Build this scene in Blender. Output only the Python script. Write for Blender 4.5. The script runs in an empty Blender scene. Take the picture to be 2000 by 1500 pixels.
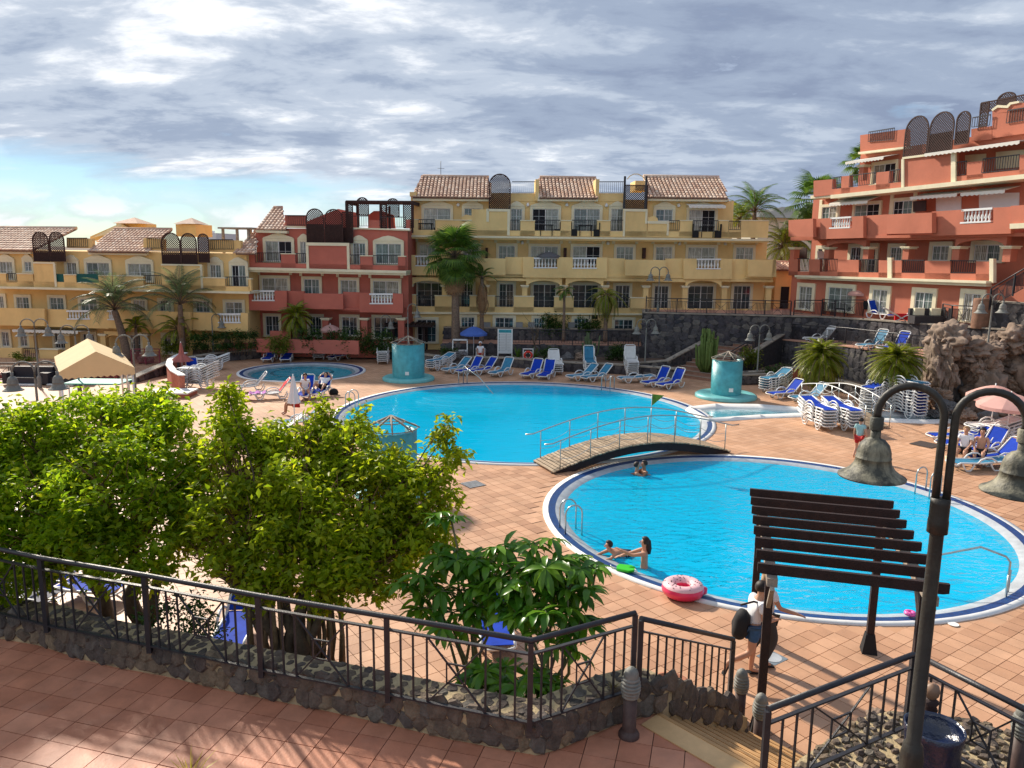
import bpy, math, random
import numpy as np
from mathutils import Vector, Matrix, noise as mnoise
R = math.radians
random.seed(7); rng = np.random.default_rng(11)
scene = bpy.context.scene
COL = scene.collection

# ------------------------------------------------------------ camera
FOC, HOR, ROLL, CZ = 1500.0, 488.0, math.atan(0.012), 7.1
PITCH = math.atan((750 - HOR) / FOC)
cam_d = bpy.data.cameras.new('camera'); cam = bpy.data.objects.new('camera', cam_d); COL.objects.link(cam)
scene.camera = cam
cam_d.sensor_width = 36; cam_d.lens = FOC / 2000 * 36; cam_d.clip_start = 0.1; cam_d.clip_end = 5000
cam.matrix_world = Matrix.Translation((0, 0, CZ)) @ Matrix.Rotation(math.pi / 2 - PITCH, 4, 'X') @ Matrix.Rotation(ROLL, 4, 'Z')

# ------------------------------------------------------------ world, sun
SUN_EL, SUN_DIR = R(32), Vector((-0.60, 0.80, 0)).normalized()
w = bpy.data.worlds.new('World'); scene.world = w; w.use_nodes = True
nt = w.node_tree; N = nt.nodes; L = nt.links; N.clear()
out = N.new('ShaderNodeOutputWorld')
sky = N.new('ShaderNodeTexSky'); sky.sky_type = 'NISHITA'; sky.sun_disc = False
sky.sun_elevation = SUN_EL; sky.sun_rotation = math.atan2(SUN_DIR.x, SUN_DIR.y); sky.dust_density = 0.1; sky.ozone_density = 2.0
b1 = N.new('ShaderNodeBackground'); b1.inputs[1].default_value = 0.062
tint = N.new('ShaderNodeMix'); tint.data_type = 'RGBA'; tint.blend_type = 'MULTIPLY'; tint.inputs[0].default_value = 1; tint.inputs[7].default_value = (0.76, 0.92, 1.10, 1)
L.new(sky.outputs[0], tint.inputs[6]); L.new(tint.outputs[2], b1.inputs[0])
tc = N.new('ShaderNodeTexCoord'); sp = N.new('ShaderNodeSeparateXYZ'); L.new(tc.outputs['Generated'], sp.inputs[0])
def wm(op, a, b=None, clamp=False):
    n = N.new('ShaderNodeMath'); n.operation = op; n.use_clamp = clamp
    for i, q in enumerate((a, b)):
        if q is None: continue
        if isinstance(q, (int, float)): n.inputs[i].default_value = q
        else: L.new(q, n.inputs[i])
    return n.outputs[0]
zz = wm('ADD', wm('MAXIMUM', sp.outputs[2], 0.0), 0.16)
cb = N.new('ShaderNodeCombineXYZ'); L.new(wm('DIVIDE', sp.outputs[0], zz), cb.inputs[0]); L.new(wm('DIVIDE', sp.outputs[1], zz), cb.inputs[1])
def wnoise(scale, detail, rough, dist, off, vec=None, sx=1.0):
    m = N.new('ShaderNodeMapping'); m.inputs['Location'].default_value = off; m.inputs['Scale'].default_value = (sx, 1, 1)
    L.new(vec or cb.outputs[0], m.inputs[0])
    n = N.new('ShaderNodeTexNoise'); n.inputs['Scale'].default_value = scale; n.inputs['Detail'].default_value = detail
    n.inputs['Roughness'].default_value = rough; n.inputs['Distortion'].default_value = dist
    L.new(m.outputs[0], n.inputs[0]); return n.outputs[0]
def wramp(fac, stops):
    r_ = N.new('ShaderNodeValToRGB'); e = r_.color_ramp.elements
    while len(e) < len(stops): e.new(0.5)
    for q, (p_, c_) in zip(e, stops): q.position = p_; q.color = (*c_, 1) if len(c_) == 3 else c_
    r_.color_ramp.interpolation = 'EASE'; L.new(fac, r_.inputs[0]); return r_.outputs[0]
big = wnoise(0.55, 3, 0.5, 0.6, (3.1, 1.7, 0), sx=0.8)
mid = wnoise(2.1, 9, 0.60, 0.45, (0.4, 5.2, 0), sx=0.62)
mix1 = wm('ADD', wm('ADD', wm('MULTIPLY', big, 0.30), wm('MULTIPLY', mid, 0.40)), wm('MULTIPLY', wnoise(4.6, 7, 0.62, 0.3, (2.2, 7.1, 0), sx=0.75), 0.30))
# thin, brighter cover towards the sun side (left), heavy cover on the right
lr = wm('MULTIPLY', sp.outputs[0], -0.10)
val = wm('ADD', mix1, lr)
ccol = wramp(val, [(0.38, (0.215, 0.265, 0.375)), (0.47, (0.285, 0.345, 0.455)), (0.54, (0.42, 0.48, 0.575)), (0.645, (0.84, 0.86, 0.89))])
# low cumulus near the horizon, gaps of clear sky above it
cb2 = N.new('ShaderNodeCombineXYZ'); L.new(wm('MULTIPLY', wm('DIVIDE', sp.outputs[0], wm('MAXIMUM', sp.outputs[1], 0.2)), 1.0), cb2.inputs[0]); L.new(wm('MULTIPLY', sp.outputs[2], 2.4), cb2.inputs[1])
low = wnoise(5.5, 7, 0.55, 0.2, (1.3, 0.2, 0), cb2.outputs[0])
lowmask = wm('SUBTRACT', 1.0, wm('MULTIPLY', wm('ABSOLUTE', wm('SUBTRACT', sp.outputs[2], 0.025)), 22.0, True), True)
lowc = wm('MULTIPLY', wm('MULTIPLY', wm('SUBTRACT', low, 0.44), 8.0, True), lowmask, True)
# coverage of the high deck: fades to clear close to the horizon on the left
hz = wm('MULTIPLY', wm('SUBTRACT', wm('ADD', sp.outputs[2], wm('MULTIPLY', mid, 0.11)), wm('SUBTRACT', 0.080, wm('MULTIPLY', sp.outputs[0], 0.10))), 26.0, True)
hi = wm('MULTIPLY', wm('SUBTRACT', mix1, 0.30), 9.0, True)
cover = wm('MULTIPLY', hz, hi, True)
lowcol = wramp(low, [(0.45, (0.36, 0.42, 0.50)), (0.58, (0.80, 0.82, 0.84))])
mx = N.new('ShaderNodeMix'); mx.data_type = 'RGBA'; L.new(cover, mx.inputs[0]); L.new(lowcol, mx.inputs[6]); L.new(ccol, mx.inputs[7])
b2 = N.new('ShaderNodeBackground'); b2.inputs[1].default_value = 0.86; L.new(mx.outputs[2], b2.inputs[0])
ms = N.new('ShaderNodeMixShader'); L.new(wm('MAXIMUM', cover, lowc), ms.inputs[0]); L.new(b1.outputs[0], ms.inputs[1]); L.new(b2.outputs[0], ms.inputs[2])
L.new(ms.outputs[0], out.inputs[0])

sd = bpy.data.lights.new('sun', 'SUN'); sun = bpy.data.objects.new('sun', sd); COL.objects.link(sun)
sd.energy = 4.4; sd.angle = R(2.5); sd.color = (1.0, 0.90, 0.76)
sv = Vector((SUN_DIR.x * math.cos(SUN_EL), SUN_DIR.y * math.cos(SUN_EL), math.sin(SUN_EL)))
sun.rotation_euler = sv.to_track_quat('Z', 'Y').to_euler()
scene.view_settings.view_transform = 'Standard'; scene.view_settings.look = 'None'
scene.view_settings.exposure = 0.62; scene.view_settings.gamma = 1.0; scene.view_settings.use_curve_mapping = False
scene.render.engine = 'CYCLES'
cy = scene.cycles; cy.max_bounces = 6; cy.diffuse_bounces = 3; cy.glossy_bounces = 3; cy.transmission_bounces = 4; cy.transparent_max_bounces = 8
cy.sample_clamp_indirect = 6; cy.caustics_reflective = False; cy.caustics_refractive = False

# ------------------------------------------------------------ pixel <-> place (survey helpers)
_cp, _sp, _cr, _sr = math.cos(PITCH), math.sin(PITCH), math.cos(ROLL), math.sin(ROLL)
def ray(px, py):
    u, v = (px - 1000) / FOC, (py - 750) / FOC
    u, v = u * _cr + v * _sr, -u * _sr + v * _cr
    return Vector((u, _cp - v * _sp, -_sp - v * _cp))
def P(px, py, z=0.0):
    d = ray(px, py); t = (z - CZ) / d.z
    return Vector((d.x * t, d.y * t, z))
def PD(px, py, Y):
    d = ray(px, py); t = Y / d.y
    return Vector((d.x * t, Y, CZ + d.z * t))

# ------------------------------------------------------------ materials
_mc = {}
def mat(name, col, rough=0.7, var=0.0, vscale=4.0, bump=0.0, bscale=30.0, metal=0.0, island=None, spec=0.4, grime=0.0, gcol=(0.1, 0.08, 0.06), coord='Object', trans=0.0, gth=0.52):
    """procedural surface: base colour with noise variation, optional per-piece variation, stains and relief"""
    if name in _mc: return _mc[name]
    m = bpy.data.materials.new(name); m.use_nodes = True; nt = m.node_tree; n, l = nt.nodes, nt.links
    bs = n['Principled BSDF']; bs.inputs['Roughness'].default_value = rough; bs.inputs['Metallic'].default_value = metal
    bs.inputs['Specular IOR Level'].default_value = spec
    tcn = n.new('ShaderNodeTexCoord'); co = n.new('ShaderNodeNewGeometry').outputs['Position'] if coord == 'World' else tcn.outputs[coord]
    src = None
    rgb = n.new('ShaderNodeRGB'); rgb.outputs[0].default_value = (*col, 1); src = rgb.outputs[0]
    if island:
        g = n.new('ShaderNodeNewGeometry'); oi = n.new('ShaderNodeObjectInfo')
        ad = n.new('ShaderNodeMath'); ad.operation = 'ADD'; l.new(g.outputs['Random Per Island'], ad.inputs[0]); l.new(oi.outputs['Random'], ad.inputs[1])
        fr = n.new('ShaderNodeMath'); fr.operation = 'FRACT'; l.new(ad.outputs[0], fr.inputs[0])
        rp = n.new('ShaderNodeValToRGB'); e = rp.color_ramp.elements
        while len(e) < len(island): e.new(0.5)
        for i, c_ in enumerate(island): e[i].position = i / max(1, len(island) - 1); e[i].color = (*c_, 1)
        l.new(fr.outputs[0], rp.inputs[0]); src = rp.outputs[0]
    if var:
        no = n.new('ShaderNodeTexNoise'); no.inputs['Scale'].default_value = vscale; no.inputs['Detail'].default_value = 6; no.inputs['Roughness'].default_value = 0.6
        l.new(co, no.inputs[0])
        mr = n.new('ShaderNodeMapRange'); mr.inputs[1].default_value = 0.3; mr.inputs[2].default_value = 0.7
        mr.inputs[3].default_value = 1 - var; mr.inputs[4].default_value = 1 + var; l.new(no.outputs[0], mr.inputs[0])
        mu = n.new('ShaderNodeMix'); mu.data_type = 'RGBA'; mu.blend_type = 'MULTIPLY'; mu.inputs[0].default_value = 1
        l.new(src, mu.inputs[6]); l.new(mr.outputs[0], mu.inputs[7]); src = mu.outputs[2]
    if grime:
        no = n.new('ShaderNodeTexNoise'); no.inputs['Scale'].default_value = vscale * 0.6; no.inputs['Detail'].default_value = 9; no.inputs['Roughness'].default_value = 0.7
        mp = n.new('ShaderNodeMapping'); mp.inputs['Location'].default_value = (4, 2, 1); mp.inputs['Scale'].default_value = (1.6, 1.6, 0.5); l.new(co, mp.inputs[0]); l.new(mp.outputs[0], no.inputs[0])
        mr = n.new('ShaderNodeMapRange'); mr.inputs[1].default_value = gth; mr.inputs[2].default_value = gth + 0.2; mr.inputs[4].default_value = grime; l.new(no.outputs[0], mr.inputs[0])
        mu = n.new('ShaderNodeMix'); mu.data_type = 'RGBA'; l.new(mr.outputs[0], mu.inputs[0]); l.new(src, mu.inputs[6]); mu.inputs[7].default_value = (*gcol, 1); src = mu.outputs[2]
    l.new(src, bs.inputs['Base Color'])
    if bump:
        no = n.new('ShaderNodeTexNoise'); no.inputs['Scale'].default_value = bscale; no.inputs['Detail'].default_value = 5; l.new(co, no.inputs[0])
        bp = n.new('ShaderNodeBump'); bp.inputs['Strength'].default_value = bump; bp.inputs['Distance'].default_value = 0.02; l.new(no.outputs[0], bp.inputs['Height']); l.new(bp.outputs[0], bs.inputs['Normal'])
    if trans:
        tr = n.new('ShaderNodeBsdfTranslucent'); l.new(src, tr.inputs[0]); mxs = n.new('ShaderNodeMixShader'); mxs.inputs[0].default_value = trans
        l.new(bs.outputs[0], mxs.inputs[1]); l.new(tr.outputs[0], mxs.inputs[2]); l.new(mxs.outputs[0], n['Material Output'].inputs[0])
    _mc[name] = m; return m

M_yel = mat('yellow_stucco', (0.87, 0.62, 0.275), 0.9, 0.12, 0.5, 0.3, 25, grime=0.4, gcol=(0.48, 0.32, 0.13))
M_yel2 = mat('warm_yellow_stucco', (0.84, 0.57, 0.235), 0.9, 0.12, 0.6, 0.3, 25, grime=0.4, gcol=(0.46, 0.32, 0.13))
M_red = mat('brick_red_stucco', (0.52, 0.15, 0.105), 0.9, 0.12, 0.6, 0.3, 25, grime=0.35, gcol=(0.34, 0.10, 0.06))
M_ora = mat('terracotta_stucco', (0.54, 0.175, 0.105), 0.9, 0.12, 0.6, 0.3, 25, grime=0.35, gcol=(0.42, 0.13, 0.07))
M_trim = mat('cream_trim', (0.82, 0.74, 0.52), 0.85, 0.08, 1.5, grime=0.15, gcol=(0.45, 0.36, 0.22))
M_white = mat('white_paint', (0.80, 0.80, 0.78), 0.6, 0.04, 2)
M_glass = mat('dark_window_glass', (0.03, 0.05, 0.06), 0.06, spec=0.8)
M_gcur = mat('curtained_glass', (0.30, 0.33, 0.30), 0.12, 0.45, 2.0, spec=0.8, island=[(0.05, 0.09, 0.10), (0.30, 0.30, 0.25), (0.10, 0.16, 0.16), (0.20, 0.22, 0.19), (0.42, 0.39, 0.32), (0.07, 0.12, 0.12)])
M_dark = mat('dark_open_room', (0.015, 0.015, 0.02), 0.9)
M_iron = mat('black_iron_paint', (0.022, 0.022, 0.028), 0.45, 0.3, 8, 0.2, 60, spec=0.5)
M_lat = mat('dark_lattice_wood', (0.05, 0.022, 0.018), 0.8, 0.25, 5)
M_roof = mat('roof_tile_clay', (0.5, 0.25, 0.13), 0.85, 0.2, 6, 0.3, 40, island=[(0.60, 0.38, 0.26), (0.74, 0.54, 0.40), (0.50, 0.30, 0.21), (0.80, 0.63, 0.49), (0.64, 0.42, 0.30)])
M_roofb = mat('roof_underlay', (0.22, 0.12, 0.09), 0.9)
M_stone = mat('basalt_stone', (0.1, 0.09, 0.08), 0.85, 0.4, 9, 1.0, 30, island=[(0.060, 0.050, 0.045), (0.13, 0.095, 0.07), (0.075, 0.058, 0.052), (0.20, 0.145, 0.09), (0.09, 0.07, 0.062), (0.13, 0.115, 0.095)], coord='World', grime=.35, gcol=(.22, .18, .12))
M_stoned = mat('dark_basalt_stone', (0.06, 0.06, 0.07), 0.9, 0.3, 6, 0.8, 14, island=[(0.045, 0.045, 0.055), (0.10, 0.09, 0.09), (0.06, 0.055, 0.065), (0.15, 0.135, 0.12), (0.07, 0.065, 0.075)])
M_mortar = mat('wall_mortar', (0.40, 0.31, 0.18), 0.95, 0.3, 5, 0.8, 25)
M_mortd = mat('dark_wall_mortar', (0.045, 0.042, 0.045), 0.95, 0.3, 5, 0.8, 25)
M_cap = mat('stone_wall_capping', (0.30, 0.26, 0.21), 0.9, 0.3, 3, 0.6, 20)
M_plast = mat('white_lounger_plastic', (0.74, 0.74, 0.72), 0.4, 0.06, 3, spec=0.5)
M_blue = mat('blue_sling_fabric', (0.006, 0.045, 0.40), 0.75, 0.15, 6, spec=0.15)
M_teal = mat('faded_teal_sling_fabric', (0.03, 0.19, 0.32), 0.65, 0.2, 6)
M_steel = mat('brushed_steel', (0.45, 0.50, 0.49), 0.33, 0.15, 9, metal=0.85)
M_wood = mat('dark_stained_timber', (0.026, 0.012, 0.011), 0.7, 0.35, 7, 0.5, 40)
M_woodt = mat('worn_grey_timber', (0.30, 0.25, 0.20), 0.85, 0.3, 7, 0.5, 40)
M_plank = mat('bridge_plank_wood', (0.4, 0.28, 0.17), 0.8, 0.3, 9, 0.5, 40, island=[(0.27, 0.19, 0.12), (0.40, 0.30, 0.20), (0.33, 0.235, 0.15), (0.46, 0.36, 0.25)], coord='World')
M_turq = mat('turquoise_mosaic', (0.07, 0.36, 0.40), 0.35, 0.22, 3.5, 0.4, 60)
M_turq2 = mat('pale_turquoise_render', (0.16, 0.48, 0.48), 0.5, 0.15, 3)
M_pinkf = mat('pink_parasol_fabric', (0.78, 0.46, 0.40), 0.8, 0.06, 3, trans=0.35)
M_soil = mat('dry_soil', (0.13, 0.085, 0.06), 0.95, 0.35, 3, 0.8, 12)
M_grey = mat('grey_cast_metal', (0.19, 0.19, 0.17), 0.6, 0.25, 9, 0.3, 40, grime=0.5, gcol=(0.30, 0.28, 0.22))
M_skin = mat('skin', (0.52, 0.27, 0.17), 0.55, 0.05, 6)
M_skind = mat('tanned_skin', (0.36, 0.16, 0.09), 0.55, 0.05, 6)
M_hair = mat('dark_hair', (0.02, 0.013, 0.01), 0.6, 0.2, 30)
M_hairb = mat('fair_hair', (0.33, 0.20, 0.10), 0.6, 0.3, 30)
M_trunk = mat('tree_bark', (0.12, 0.085, 0.055), 0.9, 0.35, 8, 0.9, 30)
M_palmt = mat('palm_bark', (0.20, 0.14, 0.10), 0.95, 0.4, 10, 1.0, 25)
M_thatch = mat('dry_palm_fronds', (0.30, 0.17, 0.085), 0.95, 0.3, 8)
M_black = mat('black_fabric', (0.012, 0.012, 0.014), 0.8)
M_wht = mat('white_cotton', (0.78, 0.78, 0.80), 0.8, 0.05, 5)
M_shade = mat('beige_canvas', (0.80, 0.64, 0.38), 0.85, 0.06, 1.5, trans=0.25)
M_pink = mat('pink_paint', (0.62, 0.18, 0.16), 0.8, 0.1, 2)

def curtain_glass():
    m = M_gcur; n, l = m.node_tree.nodes, m.node_tree.links; bs = n['Principled BSDF']; src = bs.inputs['Base Color'].links[0].from_socket
    tcn = n.new('ShaderNodeTexCoord'); wv = n.new('ShaderNodeTexWave'); wv.inputs['Scale'].default_value = 3.2; wv.inputs['Distortion'].default_value = 2.5; wv.inputs['Detail'].default_value = 2; l.new(tcn.outputs['Object'], wv.inputs[0])
    mr = n.new('ShaderNodeMapRange'); mr.inputs[3].default_value = .45; mr.inputs[4].default_value = 1.7; l.new(wv.outputs[1], mr.inputs[0])
    mu = n.new('ShaderNodeMix'); mu.data_type = 'RGBA'; mu.blend_type = 'MULTIPLY'; mu.inputs[0].default_value = 1; l.new(src, mu.inputs[6]); l.new(mr.outputs[0], mu.inputs[7]); l.new(mu.outputs[2], bs.inputs['Base Color'])
curtain_glass()
# ------------------------------------------------------------ mesh builder
class MB:
    def __init__(s): s.v = []; s.f = []; s.m = []; s.s = []; s.g = []; s.gc = 0; s.lock = False
    def add(s, vs, fs, m=0, smooth=False, M=None):
        o = len(s.v)
        if not s.lock: s.gc += 1
        s.g.append((len(s.f), s.gc))
        if M is not None: vs = [tuple(M @ Vector(q)) for q in vs]
        s.v.extend(tuple(q) for q in vs)
        for f in fs: s.f.append(tuple(i + o for i in f)); s.m.append(m); s.s.append(smooth)
        return s
    def box(s, x0, y0, z0, x1, y1, z1, m=0, M=None):
        if x0 > x1: x0, x1 = x1, x0
        if y0 > y1: y0, y1 = y1, y0
        if z0 > z1: z0, z1 = z1, z0
        return s.add([(x0, y0, z0), (x1, y0, z0), (x1, y1, z0), (x0, y1, z0), (x0, y0, z1), (x1, y0, z1), (x1, y1, z1), (x0, y1, z1)],
              [(0, 3, 2, 1), (4, 5, 6, 7), (0, 1, 5, 4), (1, 2, 6, 5), (2, 3, 7, 6), (3, 0, 4, 7)], m, False, M)
    def bar(s, a, b, w, h=None, m=0, up=(0, 0, 1)):
        a, b = Vector(a), Vector(b); h = h or w; d = (b - a).normalized(); up = Vector(up)
        if abs(d.dot(up)) > 0.98: up = Vector((0, 1, 0))
        x = d.cross(up).normalized() * w / 2; y = x.cross(d).normalized() * h / 2
        vs = [a - x - y, a + x - y, a + x + y, a - x + y, b - x - y, b + x - y, b + x + y, b - x + y]
        return s.add(vs, [(0, 1, 2, 3), (7, 6, 5, 4), (0, 4, 5, 1), (1, 5, 6, 2), (2, 6, 7, 3), (3, 7, 4, 0)], m)
    def tube(s, pts, r, n=8, m=0, cap=True, smooth=True):
        pts = [Vector(p) for p in pts]; k = len(pts); rs = r if isinstance(r, (list, tuple)) else [r] * k
        vs = []; prev = None
        for i, p in enumerate(pts):
            t = (pts[min(i + 1, k - 1)] - pts[max(i - 1, 0)]).normalized()
            if prev is None:
                a = Vector((0, 0, 1)) if abs(t.z) < 0.9 else Vector((1, 0, 0)); x = t.cross(a).normalized()
            else: x = (prev - t * prev.dot(t)).normalized()
            prev = x; y = t.cross(x)
            for j in range(n):
                q = 2 * math.pi * j / n; vs.append(p + (x * math.cos(q) + y * math.sin(q)) * rs[i])
        fs = [(i * n + j, i * n + (j + 1) % n, (i + 1) * n + (j + 1) % n, (i + 1) * n + j) for i in range(k - 1) for j in range(n)]
        s.add(vs, fs, m, smooth)
        if cap:
            o = len(s.v) - k * n
            s.f.append(tuple(o + j for j in range(n))[::-1]); s.m.append(m); s.s.append(False)
            s.f.append(tuple(o + (k - 1) * n + j for j in range(n))); s.m.append(m); s.s.append(False)
        return s
    def lathe(s, prof, n=16, m=0, c=(0, 0, 0), smooth=True, a0=0.0, a1=None, sx=1, sy=1):
        full = a1 is None; a1 = 2 * math.pi if full else a1; cols = n if full else n + 1
        vs = [(c[0] + r * sx * math.cos(a0 + (a1 - a0) * j / n), c[1] + r * sy * math.sin(a0 + (a1 - a0) * j / n), c[2] + z) for (r, z) in prof for j in range(cols)]
        fs = []
        for i in range(len(prof) - 1):
            for j in range(n):
                j2 = (j + 1) % cols if full else j + 1
                fs.append((i * cols + j, i * cols + j2, (i + 1) * cols + j2, (i + 1) * cols + j))
        return s.add(vs, fs, m, smooth)
    def prism(s, pts, y0, y1, m=0, axis='y', M=None):
        """2-D outline (u,z) extruded from y0 to y1 (axis y), or (x,y) from z0 to z1 (axis z)"""
        n = len(pts); A = sum(pts[i][0] * pts[(i + 1) % n][1] - pts[(i + 1) % n][0] * pts[i][1] for i in range(n))
        if A < 0: pts = pts[::-1]
        if axis == 'y': vs = [(u, y0, z) for u, z in pts] + [(u, y1, z) for u, z in pts]
        else: vs = [(u, v, y0) for u, v in pts] + [(u, v, y1) for u, v in pts]
        fl = (lambda f: f) if axis == 'y' else (lambda f: f[::-1])
        fs = [fl(tuple(range(n))), fl(tuple(range(2 * n - 1, n - 1, -1)))] + [fl((i, i + n, (i + 1) % n + n, (i + 1) % n)) for i in range(n)]
        return s.add(vs, fs, m, False, M)
    def mesh(s, name, mats):
        me = bpy.data.meshes.new(name); me.from_pydata(s.v, [], s.f)
        for q in (mats if isinstance(mats, (list, tuple)) else [mats]): me.materials.append(q)
        if s.f:
            me.polygons.foreach_set('material_index', s.m); me.polygons.foreach_set('use_smooth', s.s)
        me.update(); return me
    def build(s, name, mats, parent=None, kind=None):
        o = bpy.data.objects.new(name, s.mesh(name, mats)); COL.objects.link(o)
        if parent is not None: o.parent = parent
        if kind: o['kind'] = kind
        return o
def split_build(mb, name, mats, parent):
    """one object per separate piece"""
    ends = [g[0] for g in mb.g[1:]] + [len(mb.f)]; groups = {}
    for (a, gid), e in zip(mb.g, ends): groups.setdefault(gid, []).extend(range(a, e))
    o = None
    for gid, fi in groups.items():
        used = sorted({i for k in fi for i in mb.f[k]}); mp = {q: i for i, q in enumerate(used)}; b = MB()
        b.v = [mb.v[i] for i in used]; b.f = [tuple(mp[i] for i in mb.f[k]) for k in fi]; b.m = [mb.m[k] for k in fi]; b.s = [mb.s[k] for k in fi]
        if len(mats) > 1 if isinstance(mats, (list, tuple)) else False:
            um = sorted(set(b.m)); b.m = [um.index(q) for q in b.m]; mm = [mats[q] for q in um]
        else: mm = mats
        o = b.build(name, mm, parent)
    return o
def npmesh(name, V, F, mats, parent=None, kind=None, smooth=False):
    me = bpy.data.meshes.new(name); k = F.shape[1]
    me.vertices.add(len(V)); me.vertices.foreach_set('co', np.asarray(V, np.float32).ravel())
    me.loops.add(F.size); me.loops.foreach_set('vertex_index', F.astype(np.int32).ravel())
    me.polygons.add(len(F)); me.polygons.foreach_set('loop_start', np.arange(len(F), dtype=np.int32) * k)
    if smooth: me.polygons.foreach_set('use_smooth', np.ones(len(F), bool))
    me.update(calc_edges=True)
    for q in (mats if isinstance(mats, (list, tuple)) else [mats]): me.materials.append(q)
    o = bpy.data.objects.new(name, me); COL.objects.link(o)
    if parent is not None: o.parent = parent
    if kind: o['kind'] = kind
    return o
def thing(name, label, cat, loc=(0, 0, 0), rz=0.0, group=None):
    o = bpy.data.objects.new(name, None); COL.objects.link(o); o.location = loc; o.rotation_euler = (0, 0, rz); o.empty_display_size = 0.2
    o['label'] = label; o['category'] = cat
    if group: o['group'] = group
    return o
def tag(o, label, cat, group=None):
    o['label'] = label; o['category'] = cat
    if group: o['group'] = group
    return o
def inst(name, mesh, parent, loc=(0, 0, 0), rot=(0, 0, 0), sc=(1, 1, 1)):
    o = bpy.data.objects.new(name, mesh); COL.objects.link(o); o.parent = parent; o.location = loc; o.rotation_euler = rot; o.scale = sc
    return o
def dup(root, loc, rz, label, group=None, tilt=None, sc=None):
    r_ = root.copy(); COL.objects.link(r_); r_.location = loc; r_.rotation_euler = (0, 0, rz) if tilt is None else tilt; r_['label'] = label
    if sc: r_.scale = (sc, sc, sc)
    if group: r_['group'] = group
    for ch in KIDS(root):
        c = ch.copy(); COL.objects.link(c); c.parent = r_
        for g in KIDS(ch):
            d = g.copy(); COL.objects.link(d); d.parent = c
    return r_
_kids = {}
def KIDS(o):
    if o.name not in _kids: _kids[o.name] = list(o.children)
    return _kids[o.name]
def hd(dx, dy):
    """rotation so that local -y (the foot / front) points along (dx, dy)"""
    return math.atan2(dx, -dy)
# ============================================================ ground, deck, pools
S_ = 0.96   # survey factor between first and final camera height
POOLS = [((7.2, 20.2), 6.29), ((0.47, 33.1), 8.25), ((-12.2, 44.1), 3.6)]
from mathutils.geometry import delaunay_2d_cdt
def inpoly(x, y, poly):
    c = False; n = len(poly)
    for i in range(n):
        x1, y1 = poly[i]; x2, y2 = poly[(i + 1) % n]
        if (y1 > y) != (y2 > y) and x < (x2 - x1) * (y - y1) / (y2 - y1) + x1: c = not c
    return c
def circ(c, r, n=72): return [(c[0] + r * math.cos(2 * math.pi * i / n), c[1] + r * math.sin(2 * math.pi * i / n)) for i in range(n)]
TILE, TANG = 0.33, R(35)
def tile_material(name, size, ang, cols, grout=(0.16, 0.09, 0.055)):
    m = bpy.data.materials.new(name); m.use_nodes = True; n, l = m.node_tree.nodes, m.node_tree.links; bs = n['Principled BSDF']
    tcn = n.new('ShaderNodeTexCoord'); mp = n.new('ShaderNodeMapping'); mp.vector_type = 'TEXTURE'; mp.inputs['Rotation'].default_value = (0, 0, ang); l.new(tcn.outputs['Object'], mp.inputs[0])
    br = n.new('ShaderNodeTexBrick'); br.offset = 0; br.inputs['Scale'].default_value = 1; br.inputs['Brick Width'].default_value = size; br.inputs['Row Height'].default_value = size
    br.inputs['Mortar Size'].default_value = 0.006; br.inputs['Color1'].default_value = (*cols[0], 1); br.inputs['Color2'].default_value = (*cols[1], 1); br.inputs['Mortar'].default_value = (*grout, 1); l.new(mp.outputs[0], br.inputs[0])
    no = n.new('ShaderNodeTexNoise'); no.inputs['Scale'].default_value = 0.45; no.inputs['Detail'].default_value = 7; l.new(tcn.outputs['Object'], no.inputs[0])
    mr = n.new('ShaderNodeMapRange'); mr.inputs[1].default_value = 0.35; mr.inputs[2].default_value = 0.65; mr.inputs[3].default_value = 0.84; mr.inputs[4].default_value = 1.14; l.new(no.outputs[0], mr.inputs[0])
    mu = n.new('ShaderNodeMix'); mu.data_type = 'RGBA'; mu.blend_type = 'MULTIPLY'; mu.inputs[0].default_value = 1; l.new(br.outputs[0], mu.inputs[6]); l.new(mr.outputs[0], mu.inputs[7]); l.new(mu.outputs[2], bs.inputs['Base Color'])
    bs.inputs['Roughness'].default_value = 0.65; bs.inputs['Specular IOR Level'].default_value = 0.3
    return m
M_decks = tile_material('deck_tile_pattern', TILE, TANG, [(0.49, 0.27, 0.155), (0.58, 0.34, 0.21)])
M_tile = mat('deck_terracotta_tile', (0.5, 0.27, 0.16), 0.5, 0.14, 1.3, 0.15, 30, island=[(0.49, 0.265, 0.15), (0.59, 0.34, 0.205), (0.54, 0.30, 0.175), (0.42, 0.22, 0.125), (0.57, 0.32, 0.19)], spec=0.45, coord='World', grime=.25, gcol=(.34, .20, .13))
M_tilet = mat('terrace_terracotta_tile', (0.40, 0.16, 0.09), 0.55, 0.22, 2.2, 0.2, 30, island=[(0.50, 0.195, 0.11), (0.57, 0.25, 0.15), (0.45, 0.17, 0.095), (0.53, 0.22, 0.13)], grime=0.18, gcol=(0.52, 0.32, 0.24), spec=0.35, coord='World')
M_grout = mat('tile_grout', (0.13, 0.07, 0.045), 0.95, 0.3, 5)
M_poolfloor = mat('pool_blue_mosaic', (0.004, 0.56, 0.90), 0.5, 0.05, 0.4)
M_poolshal = mat('shallow_pool_lining', (0.20, 0.56, 0.70), 0.5, 0.12, 1.0)
M_pooltq = mat('childrens_pool_lining', (0.03, 0.47, 0.60), 0.5, 0.06, 0.5)
M_navy = mat('navy_pool_tile', (0.012, 0.055, 0.19), 0.3, 0.25, 8, 0.3, 80)
M_rim = mat('white_pool_coping', (0.80, 0.79, 0.76), 0.6, 0.08, 3)
M_ledge = mat('wet_grey_pool_ledge', (0.42, 0.45, 0.48), 0.35, 0.2, 3, 0.2, 30)
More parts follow.
